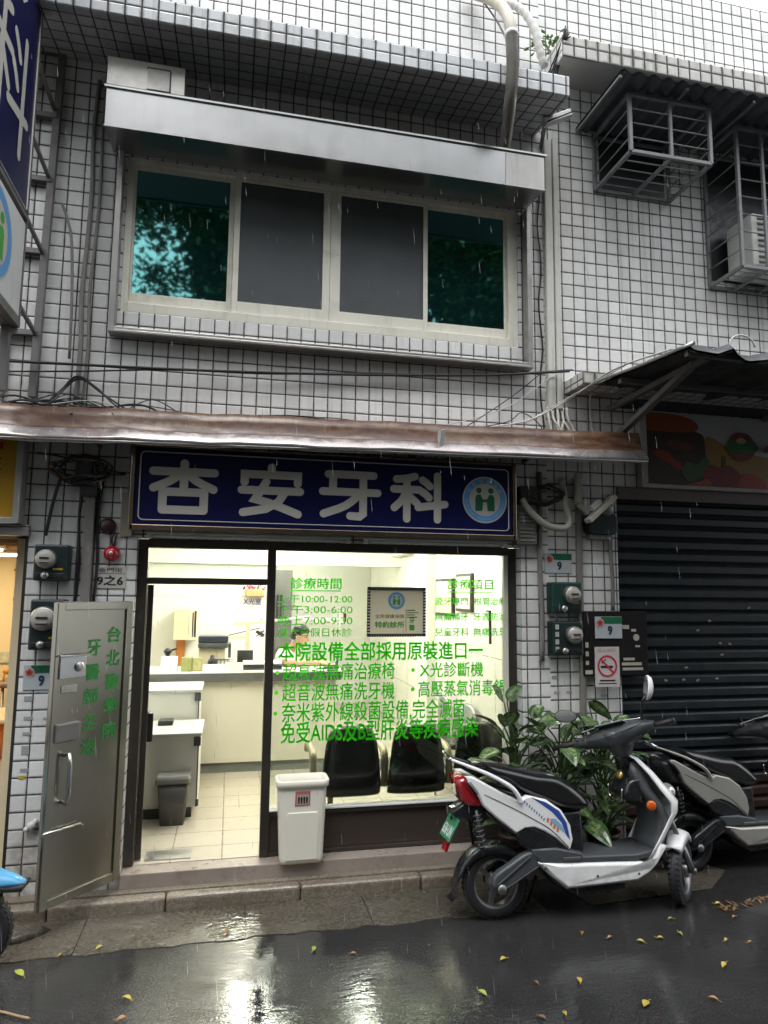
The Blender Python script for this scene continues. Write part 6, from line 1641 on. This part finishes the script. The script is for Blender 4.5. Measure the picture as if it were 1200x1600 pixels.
mb = MB(); mb.lathe((.44,2.62,CT+.075), (0,0,1), [(.0,.005),(.03,0),(.035,.07),(.03,.07),(.028,.01),(0,.012)], 14); tag(mb.build('mug', cupm), 'brown mug on the paper trays', 'mug')
kb = thing('tablet_stand', (1.06,2.55,CT), 'black tablet stand near the hands of the seated person', 'tablet stand')
mb = MB(); mb.box(1.0,1.16,2.45,2.55,CT,CT+.022); mb.build('base', BLACK, kb, bevel=.004)
mb = MB(); mb.bar((1.14,2.5,CT),(1.155,2.5,CT+.12), .016); mb.build('post', BLACK, kb)
mb = MB(); mb.box(1.20,1.23,6.2,6.45,1.3,1.7); 
sb = thing('wall_dispenser', (1.5,4.4,1.5), 'white wall dispenser with a dark red side beyond the plaque', 'dispenser')
mb = MB(); mb.box(1.52,1.60,4.9,5.0,1.53,1.70); mb.build('body', WHITEP, sb, bevel=.01)
mb = MB(); mb.box(1.601,1.64,4.9,5.0,1.58,1.70); mb.build('side', pm('dark_red', (.12,.015,.02), .4), sb, bevel=.004)

# ---- low white cabinets and the grey bin by the entrance
for (x0, x1, y0, y1, z1, lab) in ((-.95,-.185,1.0,1.62,.855,'nearer low white cabinet with a grey top beside the doorway'),(-.95,-.22,1.66,2.25,1.11,'taller white cabinet behind the low one, against the counter')):
    t = thing('white_cabinet', ((x0+x1)/2,(y0+y1)/2,IN_Z), lab, 'cabinet', 'white cabinets by the doorway')
    mb = MB(); mb.box(x0, x1-.02, y0+.01, y1, IN_Z+.09, z1-.025); mb.build('body', WHITELAM, t)
    mb = MB(); mb.box(x0, x1, y0, y1, z1-.025, z1); mb.build('top', pm('pale_grey_top', (.58,.60,.62), .3), t, bevel=.003)
    mb = MB(); mb.box(x0, x1-.06, y0+.05, y1-.03, IN_Z, IN_Z+.09); mb.build('plinth', SGREY, t)
    mb = MB(); mb.box(x1-.06,x1-.005,y0-.006,y0+.008,z1-.10,z1-.03); mb.build('hinge_plate', SGREY, t)
    mb = MB(); mb.box(x1-.03,x1-.005,y0-.006,y0+.008,IN_Z+.10,IN_Z+.15); mb.build('hinge_plate', SGREY, t)
    mb = MB(); mb.box(x1-.028,x1-.018,y0+.0,y0+.009,IN_Z+.09,z1-.025); mb.build('edge_strip', SGREY, t)
mb = MB(); mb.box(-.56,-.44,1.35,1.5,.856,.895); tag(mb.build('card_case', BLACK, bevel=.005), 'small black case on the low white cabinet', 'case')
gb2 = thing('grey_bin', (-.36,.9,IN_Z), 'dark grey rectangular bin with a lip on the clinic floor', 'bin')
mb = MB(); mb.loft([rrect(-.47,-.29,.86,1.0,IN_Z,.02), rrect(-.50,-.265,.83,1.02,.52,.02)]); mb.build('body', pm('dark_grey_bin', (.085,.085,.082), .45, var=.08), gb2)
mb = MB(); mb.loft([rrect(-.515,-.25,.815,1.035,.51,.02), rrect(-.515,-.25,.815,1.035,.53,.02), rrect(-.505,-.26,.825,1.025,.565,.02)]); mb.build('lid', pm('mid_grey_lid', (.16,.16,.155), .4), gb2)

# ---- row of waiting chairs seen from behind
CHB = pm('black_leatherette', (.012,.014,.013), .25, var=.2, vs=4, coat=.25); CHF = pm('beige_chair_frame', (.42,.36,.24), .35, metal=.3)
bench = thing('waiting_bench', (1.45,.65,IN_Z), 'row of black backed waiting seats on a beige frame behind the window', 'bench')
for i, x in enumerate((.955,1.475,2.0)):
    rings = []
    for z, w_, y in ((.455,.222,.47),(.47,.227,.455),(.55,.226,.435),(.72,.210,.425),(.84,.195,.43),(.91,.175,.44),(.95,.15,.45),(.968,.115,.462)):
        rings.append([(x+w_*1.12*math.cos(a_)*(abs(math.cos(a_))**-.35 if abs(math.cos(a_)) > .05 else 1)*.92, y+.035*math.sin(a_)+.02*math.cos(a_)**2, z) for a_ in [2*math.pi*k/24 for k in range(24)]])
    m_ = MB(); m_.loft(rings); m_.build('backrest', CHB, bench)
    m_ = MB(); m_.loft([rrect(x-.225,x+.225,.48,.92,.55,.05), rrect(x-.235,x+.235,.47,.93,.58,.05), rrect(x-.22,x+.22,.49,.91,.62,.05)]); m_.build('seat', CHB, bench)
for x in (.66,1.215,1.735,2.26):
    m_ = MB(); m_.tube(curve_pts([(x,.46,.52),(x,.44,.66),(x,.47,.765),(x,.60,.79),(x,.80,.78),(x,.86,.72)], 5), .024, 8, flat=1.2); m_.build('armrest', CHF, bench)
m_ = MB(); m_.bar((.62,.62,.50),(2.28,.62,.50), .05); m_.build('beam', CHF, bench)
for x in (.82,2.05):
    m_ = MB(); m_.bar((x,.62,.50),(x,.62,IN_Z+.03), .04); m_.bar((x,.45,IN_Z+.02),(x,.85,IN_Z+.02), .04); m_.build('leg', CHF, bench)
for i, (y, x, lab) in enumerate(((1.45,2.06,'nearer silver backed chair against the right clinic wall'),(2.05,2.0,'farther silver backed chair against the right clinic wall'))):
    t = thing('silver_chair', (x,y,IN_Z), lab, 'chair', 'silver backed chairs along the clinic wall')
    rings = []
    for z, w_ in ((.62,.20),(.75,.205),(.85,.19),(.92,.15),(.95,.08)):
        rings.append([(x+.20+.02*math.cos(a_)-.05*math.sin(a_)**2*0, y+w_*math.sin(a_), z) for a_ in [2*math.pi*k/18 for k in range(18)]])
    m_ = MB(); m_.loft(rings); m_.build('backrest', pm('silver_shell', (.42,.42,.42), .3, metal=.6), t)
    m_ = MB(); m_.loft([rrect(x-.2,x+.2,y-.2,y+.2,.58,.05), rrect(x-.2,x+.2,y-.2,y+.2,.63,.05)]); m_.build('seat', CHB, t)
    for sx in (-.17,.17):
        for sy in (-.17,.17):
            m_ = MB(); m_.tube([(x+sx,y+sy,.58),(x+sx*1.1,y+sy*1.1,IN_Z)], .011, 6); m_.build('leg', CHF, t)
# ---- framed certificates and fittings on the right wall
for y0, y1, z0, z1, lab in ((2.02,2.62,1.76,2.16,'framed yellowish certificate, the farther one on the right clinic wall'),(1.44,1.90,1.82,2.20,'framed white certificate, the nearer one on the right clinic wall')):
    t = thing('framed_certificate', (2.30,(y0+y1)/2,z0), lab, 'certificate', 'framed certificates on the clinic wall')
    m_ = MB(); m_.box(2.285,2.319,y0,y1,z0,z1); m_.build('frame', pm('dark_frame', (.035,.025,.02), .4), t, bevel=.003)
    m_ = MB(); m_.box(2.281,2.2845,y0+.035,y1-.035,z0+.03,z1-.03); m_.build('paper', pm('cert_paper', (.72,.64,.45) if y0 > 2 else (.76,.72,.58), .5, var=.06, vs=9), t)
m_ = MB(); m_.box(2.30,2.319,1.00,1.015,1.55,1.85); m_.box(2.30,2.319,1.015,1.08,1.835,1.85); tag(m_.build('wall_conduit', BLACK), 'thin black angled cable duct on the right clinic wall', 'cable duct')
m_ = MB(); m_.box(2.26,2.319,.50,.58,1.72,1.83); tag(m_.build('wall_speaker', SGREY, bevel=.015), 'grey rounded box on the clinic wall by the window edge', 'speaker')
mb = MB(); mb.tube([(-.25,2.2,IZ1),(-.25,2.2,2.55)], .012, 8); mb.lathe((-.25,2.2,2.55), (0,0,-1), [(.014,0),(.03,.02),(.03,.04),(0,.06)], 12); tag(mb.build('ceiling_sensor', SGREY), 'small dark sensor hanging from the clinic ceiling', 'sensor')
# ---- ceiling lights of the room (lit)
for x, y0, y1, lab in ((.27,2.95,4.25,'lit tube light over the lamp arm, left one of the pair behind the counter'),(.66,2.95,4.25,'lit tube light over the seated person, right one of the pair behind the counter'),(1.6,2.3,3.5,'lit tube light by the right clinic wall'),(-.6,1.1,2.2,'lit tube light above the white cabinets'),(.55,.7,1.9,'lit tube light in front of the counter'),(1.6,.5,1.6,'lit tube light above the waiting seats'),(.9,5.0,6.1,'lit tube light at the back of the clinic')):
    t = thing('ceiling_light', (x,(y0+y1)/2,IZ1-.1), lab, 'ceiling light', 'ceiling lights of the clinic')
    m_ = MB(); m_.box(x-.10,x+.10,y0-.03,y1+.03,IZ1-.035,IZ1-.001); m_.build('frame', WHITEP, t)
    for s_ in (-1, 1):
        m_ = MB(); m_.tube([(x+.05*s_,y0,IZ1-.065),(x+.05*s_,y1,IZ1-.065)], .013, 10); m_.build('tube', TUBE_ON, t)

# ---- person writing at the counter
SKIN = pm('skin', (.50,.30,.20), .5, var=.06, vs=12); SHIRT = pm('white_uniform', (.74,.72,.68), .7, var=.04, vs=8, bump=.2, bs=10); HAIR = pm('black_hair', (.012,.010,.010), .45, var=.4, vs=40, bump=.4, bs=90)
def skin_body(name, pts, edges, mat, parent, sub=2, root=0):
    me = bpy.data.meshes.new(name); org = ORG[parent.name]
    me.from_pydata([Vector(p[:3])-org for p in pts], edges, [])
    o_ = bpy.data.objects.new(name, me); COL.objects.link(o_); o_.parent = parent
    me.materials.append(mat); ORG[o_.name] = org
    sk = o_.modifiers.new('skin', 'SKIN'); sk.use_smooth_shade = True
    for i, p in enumerate(pts):
        r_ = p[3]; me.skin_vertices[0].data[i].radius = (r_, p[4] if len(p) > 4 else r_)
        me.skin_vertices[0].data[i].use_root = (i == root)
    sb_ = o_.modifiers.new('sub', 'SUBSURF'); sb_.levels = sub; sb_.render_levels = sub
    return o_
pc = Vector((.72,3.02,0))
person = thing('person', (.70,3.05,IN_Z), 'person with short black hair in a white uniform, writing at the counter', 'person')
H = Vector((.795,2.98,1.505))
body = skin_body('body', [(.62,3.14,.72,.13,.11),(.62,3.13,.92,.13,.11),(.63,3.11,1.12,.145,.11),(.66,3.09,1.27,.14,.095),(.69,3.06,1.345,.065,.06),(.735,3.03,1.40,.048,.048),(.775,3.00,1.455,.055,.055),
                          (.60,2.95,1.29,.062),(.60,2.82,1.235,.05),(.68,2.72,1.225,.043),(.86,2.66,1.232,.036),(1.0,2.60,1.228,.028),(1.06,2.57,1.222,.025,.014),
                          (.66,3.23,1.27,.06),(.76,3.16,1.20,.048),(.92,2.98,1.212,.040),(1.06,2.82,1.216,.032),(1.10,2.74,1.214,.025,.014),
                          (.62,3.14,.64,.13,.12),(.75,2.98,.66,.085),(1.0,2.96,.66,.07),(1.02,2.98,.22,.045),(.77,3.22,.66,.085),(1.0,3.22,.66,.07),(1.02,3.22,.22,.045)],
                 [(0,1),(1,2),(2,3),(3,4),(4,5),(5,6),(3,7),(7,8),(8,9),(9,10),(10,11),(11,12),(3,13),(13,14),(14,15),(15,16),(16,17),(0,18),(18,19),(19,20),(20,21),(18,22),(22,23),(23,24)], SKIN, person)
# head with face, looking down to the right
fwd = Vector((.80,-.38,-.30)).normalized(); lft = Vector((0,0,1)).cross(fwd).normalized(); upv = fwd.cross(lft)
MH = Matrix((fwd, lft, upv)).transposed()
mb = MB()
rings = []
for h_, rx, ry, ox in ((-.115,.030,.028,.045),(-.10,.055,.045,.035),(-.07,.075,.060,.018),(-.03,.088,.070,.006),(.01,.094,.076,0),(.05,.096,.078,-.004),(.085,.084,.070,-.008),(.11,.055,.048,-.010),(.122,.015,.013,-.010)):
    rings.append([H+MH @ Vector((ox+rx*math.cos(a_), ry*math.sin(a_), h_)) for a_ in [2*math.pi*k/20 for k in range(20)]])
mb.loft(rings)
mb.prism([(-.005,-.02),(.028,-.028),(.0,.03)], lambda a_, b_, t: H+MH @ Vector((.088+a_, -.012 if t == 0 else .012, b_)), 0, True)
for s_ in (-1, 1): mb.ell(H+MH @ Vector((-.005, s_*.076, -.005)), (.022,.010,.03), 8, 0, MH)
mb.build('head', SKIN, person)
mb = MB()
for s_ in (-1, 1): mb.ell(H+MH @ Vector((.082, s_*.032, .012)), (.008,.014,.006), 8, 0, MH); mb.obox(H+MH @ Vector((.084, s_*.032, .032)), MH @ Vector((.006,0,0)), MH @ Vector((0,.016,0)), MH @ Vector((0,0,.003)))
mb.build('eye', HAIR, person)
mb = MB(); mb.obox(H+MH @ Vector((.085,0,-.058)), MH @ Vector((.006,0,0)), MH @ Vector((0,.020,0)), MH @ Vector((0,0,.004))); mb.build('mouth', pm('lip', (.36,.13,.11), .5), person, bevel=.002)
mb = MB(); rings = []
for h_, rx, ry, ox in ((-.06,.045,.055,-.055),(-.03,.07,.073,-.035),(.01,.086,.083,-.022),(.05,.098,.086,-.010),(.08,.100,.083,-.004),(.105,.082,.070,-.006),(.128,.045,.042,-.01),(.136,.01,.01,-.01)):
    rings.append([H+MH @ Vector((ox+rx*math.cos(a_)*(1 if math.cos(a_) < .3 else .93), ry*math.sin(a_), h_)) for a_ in [2*math.pi*k/22 for k in range(22)]])
mb.loft(rings); mb.build('hair', HAIR, person)
skin_body('uniform', [(.62,3.13,.86,.150,.13),(.62,3.12,1.0,.150,.128),(.63,3.11,1.12,.160,.125),(.655,3.09,1.26,.152,.108),(.69,3.065,1.335,.082,.075),(.705,3.05,1.362,.062,.06),
                      (.60,2.95,1.295,.080),(.60,2.84,1.245,.070),(.625,2.79,1.235,.066),(.66,3.23,1.275,.078),(.74,3.18,1.215,.066),(.77,3.15,1.205,.062)],
          [(0,1),(1,2),(2,3),(3,4),(4,5),(3,6),(6,7),(7,8),(3,9),(9,10),(10,11)], SHIRT, person)
# hands: palm, four fingers and a thumb each, curled on the paper
def hand(c, d, sidev, nm):
    c, d = Vector(c), Vector(d).normalized(); s_ = Vector(sidev).normalized(); up_ = Vector((0,0,1))
    pts = [(*c, .020, .013), (*(c+d*.035), .026, .012)]; ed = [(0,1)]
    for k, (o_, L) in enumerate(((-.024,.058),(-.008,.068),(.008,.064),(.024,.050))):
        b0 = c+d*.05+s_*o_; i = len(pts)
        pts += [(*b0, .0095), (*(b0+d*L*.5+up_*.010), .0085), (*(b0+d*L-up_*.006), .007)]
        ed += [(1,i),(i,i+1),(i+1,i+2)]
    i = len(pts); b0 = c+d*.015-s_*.026
    pts += [(*b0, .011), (*(b0+d*.022-s_*.016), .0095), (*(b0+d*.045-s_*.014-up_*.006), .008)]; ed += [(0,i),(i,i+1),(i+1,i+2)]
    return skin_body(nm, pts, ed, SKIN, person, 1)
hand((1.065,2.565,1.218), (.92,-.25,-.12), (.25,.92,0), 'hand'); hand((1.105,2.725,1.212), (.75,-.6,-.1), (-.6,-.75,0), 'hand')
mb = MB(); mb.box(.98,1.18,2.38,2.58,CT+.001,CT+.004); tag(mb.build('paper_sheet', pm('paper', (.78,.78,.75), .6)), 'sheet of paper under the writing hands', 'paper')
mb = MB(); mb.tube([(1.13,2.53,1.20),(1.15,2.56,1.30)], .004, 6); tag(mb.build('pen', pm('blue_pen', (.03,.06,.2), .4)), 'pen in the hand of the seated person', 'pen')
st = thing('swivel_stool', (.64,3.14,IN_Z), 'dark stool under the person behind the counter', 'stool')
mb = MB(); mb.lathe((.64,3.14,.50), (0,0,1), [(.18,0),(.20,.02),(.20,.05),(.17,.07),(0,.07)], 20); mb.build('seat', CHB, st)
mb = MB(); mb.tube([(.64,3.14,IN_Z+.03),(.64,3.14,.5)], .03, 10); mb.bar((.42,3.14,IN_Z+.02),(.86,3.14,IN_Z+.02), .04); mb.bar((.64,2.92,IN_Z+.02),(.64,3.36,IN_Z+.02), .04); mb.build('base', SGREY, st)

# ================================================================== INSIDE THE CORNER SHOP
oc = thing('orange_counter', (-2.0,1.0,.16), 'orange and cream rounded counter inside the far left shop', 'counter')
mb = MB(); mb.loft([rrect(-3.0,-1.575,.86,1.35,.74,.12), rrect(-3.0,-1.575,.86,1.35,1.0,.12)]); mb.build('upper_front', pm('orange_laminate', (.62,.20,.03), .35), oc)
mb = MB(); mb.loft([rrect(-3.0,-1.555,.84,1.36,.16,.12), rrect(-3.0,-1.555,.84,1.36,.735,.12)]); mb.build('lower_front', pm('peach_laminate', (.70,.48,.27), .4), oc)
mb = MB(); mb.loft([rrect(-3.05,-1.53,.80,1.40,1.003,.13), rrect(-3.05,-1.53,.80,1.40,1.035,.13)]); mb.build('top', pm('cream_top', (.75,.66,.48), .3), oc)
sc_ = thing('shop_chair', (-1.75,1.9,.16), 'chair with a grey brown seat behind the orange counter', 'chair')
mb = MB(); mb.loft([rrect(-1.95,-1.56,1.7,2.1,1.15,.05), rrect(-1.95,-1.56,1.7,2.1,1.20,.05)]); mb.build('seat', pm('taupe_seat', (.24,.17,.13), .5), sc_)
for x in (-1.9,-1.62):
    mb = MB(); mb.tube([(x,1.75,1.15),(x+.02,1.72,.2)], .012, 6); mb.build('leg', STEELW, sc_)
mb = MB(); mb.bar((-1.9,1.74,.95),(-1.62,1.74,.95), .02); mb.build('stretcher', STEELW, sc_)
gd_ = thing('toy_giraffe', (-1.86,1.72,1.2), 'small orange wooden toy on the chair in the far left shop', 'toy')
TOY = pm('orange_toy', (.60,.25,.03), .4)
mb = MB(); mb.ell((-1.86,1.72,1.29), (.045,.025,.028), 10); mb.tube([(-1.83,1.72,1.30),(-1.81,1.72,1.40)], .012, 8); mb.ell((-1.80,1.72,1.41), (.025,.015,.015), 8)
for x in (-1.89,-1.84): mb.tube([(x,1.72,1.28),(x,1.72,1.20)], .008, 6)
mb.build('body', TOY, gd_)
mb = MB(); mb.box(-2.3,-1.5,2.38,2.398,1.30,1.40); tag(mb.build('wall_border', pm('speckled_border', (.55,.56,.42), .6, var=.5, vs=30)), 'speckled green border strip on the warm shop wall', 'border')
for x, z, r_, col, lab in ((-1.90,1.52,.035,(.5,.52,.1),'olive green paper spot on the warm shop wall'),(-1.92,1.45,.035,(.7,.3,.35),'pink paper spot on the warm shop wall'),(-1.865,1.455,.03,(.03,.03,.06),'dark zigzag paper spot on the warm shop wall'),(-1.90,1.36,.028,(.02,.12,.3),'blue paper spot on the warm shop wall')):
    m_ = MB(); m_.lathe((x,2.397,z), (0,-1,0), [(r_,0),(r_*.8,.006),(0,.007)], 7, smooth=False); tag(m_.build('paper_spot', pm('spot_paper', col, .6)), lab, 'wall decoration', 'paper spots on the shop wall')
for x0, x1, y0, y1, lab in ((-2.6,-1.7,.6,.8,'lit warm ceiling panel near the front of the far left shop'),(-3.6,-1.8,1.5,1.7,'lit warm ceiling panel at the back of the far left shop')):
    t = thing('ceiling_light', ((x0+x1)/2,(y0+y1)/2,2.3), lab, 'ceiling light', 'ceiling lights of the corner shop')
    m_ = MB(); m_.box(x0-.02,x1+.02,y0-.02,y1+.02,2.30,2.33); m_.build('frame', WHITEP, t)
    m_ = MB(); m_.box(x0,x1,y0,y1,2.285,2.299); m_.build('diffuser', TUBE_WARM, t)

# ================================================================== ACROSS THE STREET (trees reflected in the panes; houses added to block low sky light)
BARK = pm('bark', (.07,.055,.04), .9, bump=.6, bs=12); TL = [pm('tree_leaf', (.035,.085,.02), .5, var=.4, vs=3), pm('tree_leaf_light', (.07,.13,.03), .5, var=.4, vs=3)]
def tree(x, y, h, rad, seed, label, n_=9000, extra=()):
    random.seed(seed)
    t_ = thing('street_tree', (x,y,0), label, 'tree', 'trees across the street')
    m_ = MB(); tips = []
    m_.tube(curve_pts([(x,y,0),(x+.1,y,h*.25),(x-.1,y+.1,h*.5),(x,y,h*.72)], 4), [.22-.012*i for i in range(13)], 10)
    for i in range(13):
        a_ = i*2.4; z0 = h*(.30+.35*i/13); p0 = Vector((x,y,z0)); L = rad*random.uniform(.6,1.0)
        p1 = p0+Vector((math.cos(a_)*L*.5, math.sin(a_)*L*.5, h*.10)); p2 = p0+Vector((math.cos(a_)*L, math.sin(a_)*L, h*random.uniform(.10,.26)))
        m_.tube(curve_pts([p0,p1,p2], 4), [.08-.008*k for k in range(9)], 6); tips += [p1, p2, p1.lerp(p2,.5)]
    tips += [Vector((x,y,h*.8)), Vector((x+.4,y,h*.9)), Vector((x-.5,y+.3,h*.85))]
    m_.build('trunk', BARK, t_)
    m_ = MB(); cl = []
    for p in tips:
        for k in range(5): cl.append((p+Vector((random.gauss(0,rad*.17), random.gauss(0,rad*.17), random.gauss(0,h*.05))), random.uniform(.25,.6)))
    for p, r_ in extra: cl.append((Vector(p), r_))
    for k in range(n_):
        c, r_ = random.choice(cl); q = c+Vector((random.gauss(0,r_*.5), random.gauss(0,r_*.5), random.gauss(0,r_*.35)))
        leaf_quad(m_, q, Vector((random.uniform(-1,1), random.uniform(-1,1), random.uniform(-.7,.3))), .095, .18, Vector((random.uniform(-.6,.6), random.uniform(-.6,.6), 1)).normalized(), k % 2)
    m_.build('crown', TL, t_, fix=False)
tree(1.1,-8.2,12.5,2.9,2,'broad leafy tree straight across the street from the clinic',46000,
     [((random.uniform(-2.9,.6), random.uniform(-8.6,-7.6), random.uniform(9.2,10.9)), random.uniform(.4,.7)) for k in range(46)]+[((random.uniform(-.5,1.3), random.uniform(-8.6,-7.6), random.uniform(7.4,9.0)), random.uniform(.4,.65)) for k in range(26)])
tree(5.0,-8.4,12.0,3.2,5,'leafy tree across the street, opposite the shuttered shop',46000,
     [((random.uniform(3.2,6.4), random.uniform(-8.8,-7.8), random.uniform(7.6,11.0)), random.uniform(.4,.7)) for k in range(50)])
tree(-6.4,-8.6,11.5,3.0,8,'leafy tree across the street, opposite the corner shop')

OPW = pm('opposite_wall', (.17,.165,.155), .85, var=.2, vs=.6, dirt=.4, ds=.8)  # for unseen houses added to keep low sky light off the facade
for x0, x1, h_, lab in ((-16,-3.2,8.4,'unseen grey house added across the street to block sky light, opposite the corner shop'),(-3.0,7.5,8.5,'unseen grey house added to block sky light, straight across the street behind the broad tree'),(7.7,20,9.6,'unseen grey house added across the street to block sky light, beyond the shuttered shop')):
    t = thing('sky_blocker_house', ((x0+x1)/2,-12,0), lab, 'building', 'added sky-blocking houses across the street')
    m_ = MB(); m_.box(x0,x1,-18,-10.6,0,h_); m_.build('wall', OPW, t)
    m_ = MB(); m_.box(x0,x1,-10.62,-10.3,h_-.4,h_); m_.build('parapet', OPW, t)
    n_ = int((x1-x0)/2.4)
    for i in range(n_):
        for z in (1.0, 4.2, 7.0):
            if z+1.4 > h_-.5: continue
            xx = x0+.7+i*2.4; m_ = MB(); m_.box(xx,xx+1.4,-10.62,-10.55,z,z+1.4); w_ = m_.build('window', BLACK, t)
            m_ = MB(); m_.box(xx-.06,xx,-10.62,-10.5,z-.06,z+1.46); m_.box(xx+1.4,xx+1.46,-10.62,-10.5,z-.06,z+1.46); m_.box(xx,xx+1.4,-10.62,-10.5,z-.06,z); m_.build('frame', CREAM, w_)

# ================================================================== RAIN
random.seed(12)
RAINM = bpy.data.materials.new('rain_water'); RAINM.use_nodes = True
nt = RAINM.node_tree; b = nt.nodes['Principled BSDF']; setb(b, base=(.85,.88,.9), rough=.1, alpha=.3)
mb = MB()
for i in range(420):
    y = random.uniform(-3.4, -.75); d = y+4.9
    c = Vector((random.uniform(-.75, 1.25)*d*.62, y, random.uniform(.2, 2.0+d*.78)))
    L = random.uniform(.012, .030); r_ = random.uniform(.0004, .0007)*(.6+d*.25); sl = Vector((-.10, .02, 1)).normalized()
    mb.tube([c-sl*L, c-sl*L*.4, c+sl*L], [r_*.5, r_, r_*.15], 5, caps=False)
tag(mb.build('rain', RAINM, loc=(0,-2,2), fix=False), 'fine rain drops falling in front of the facade', 'rain', kind='stuff')
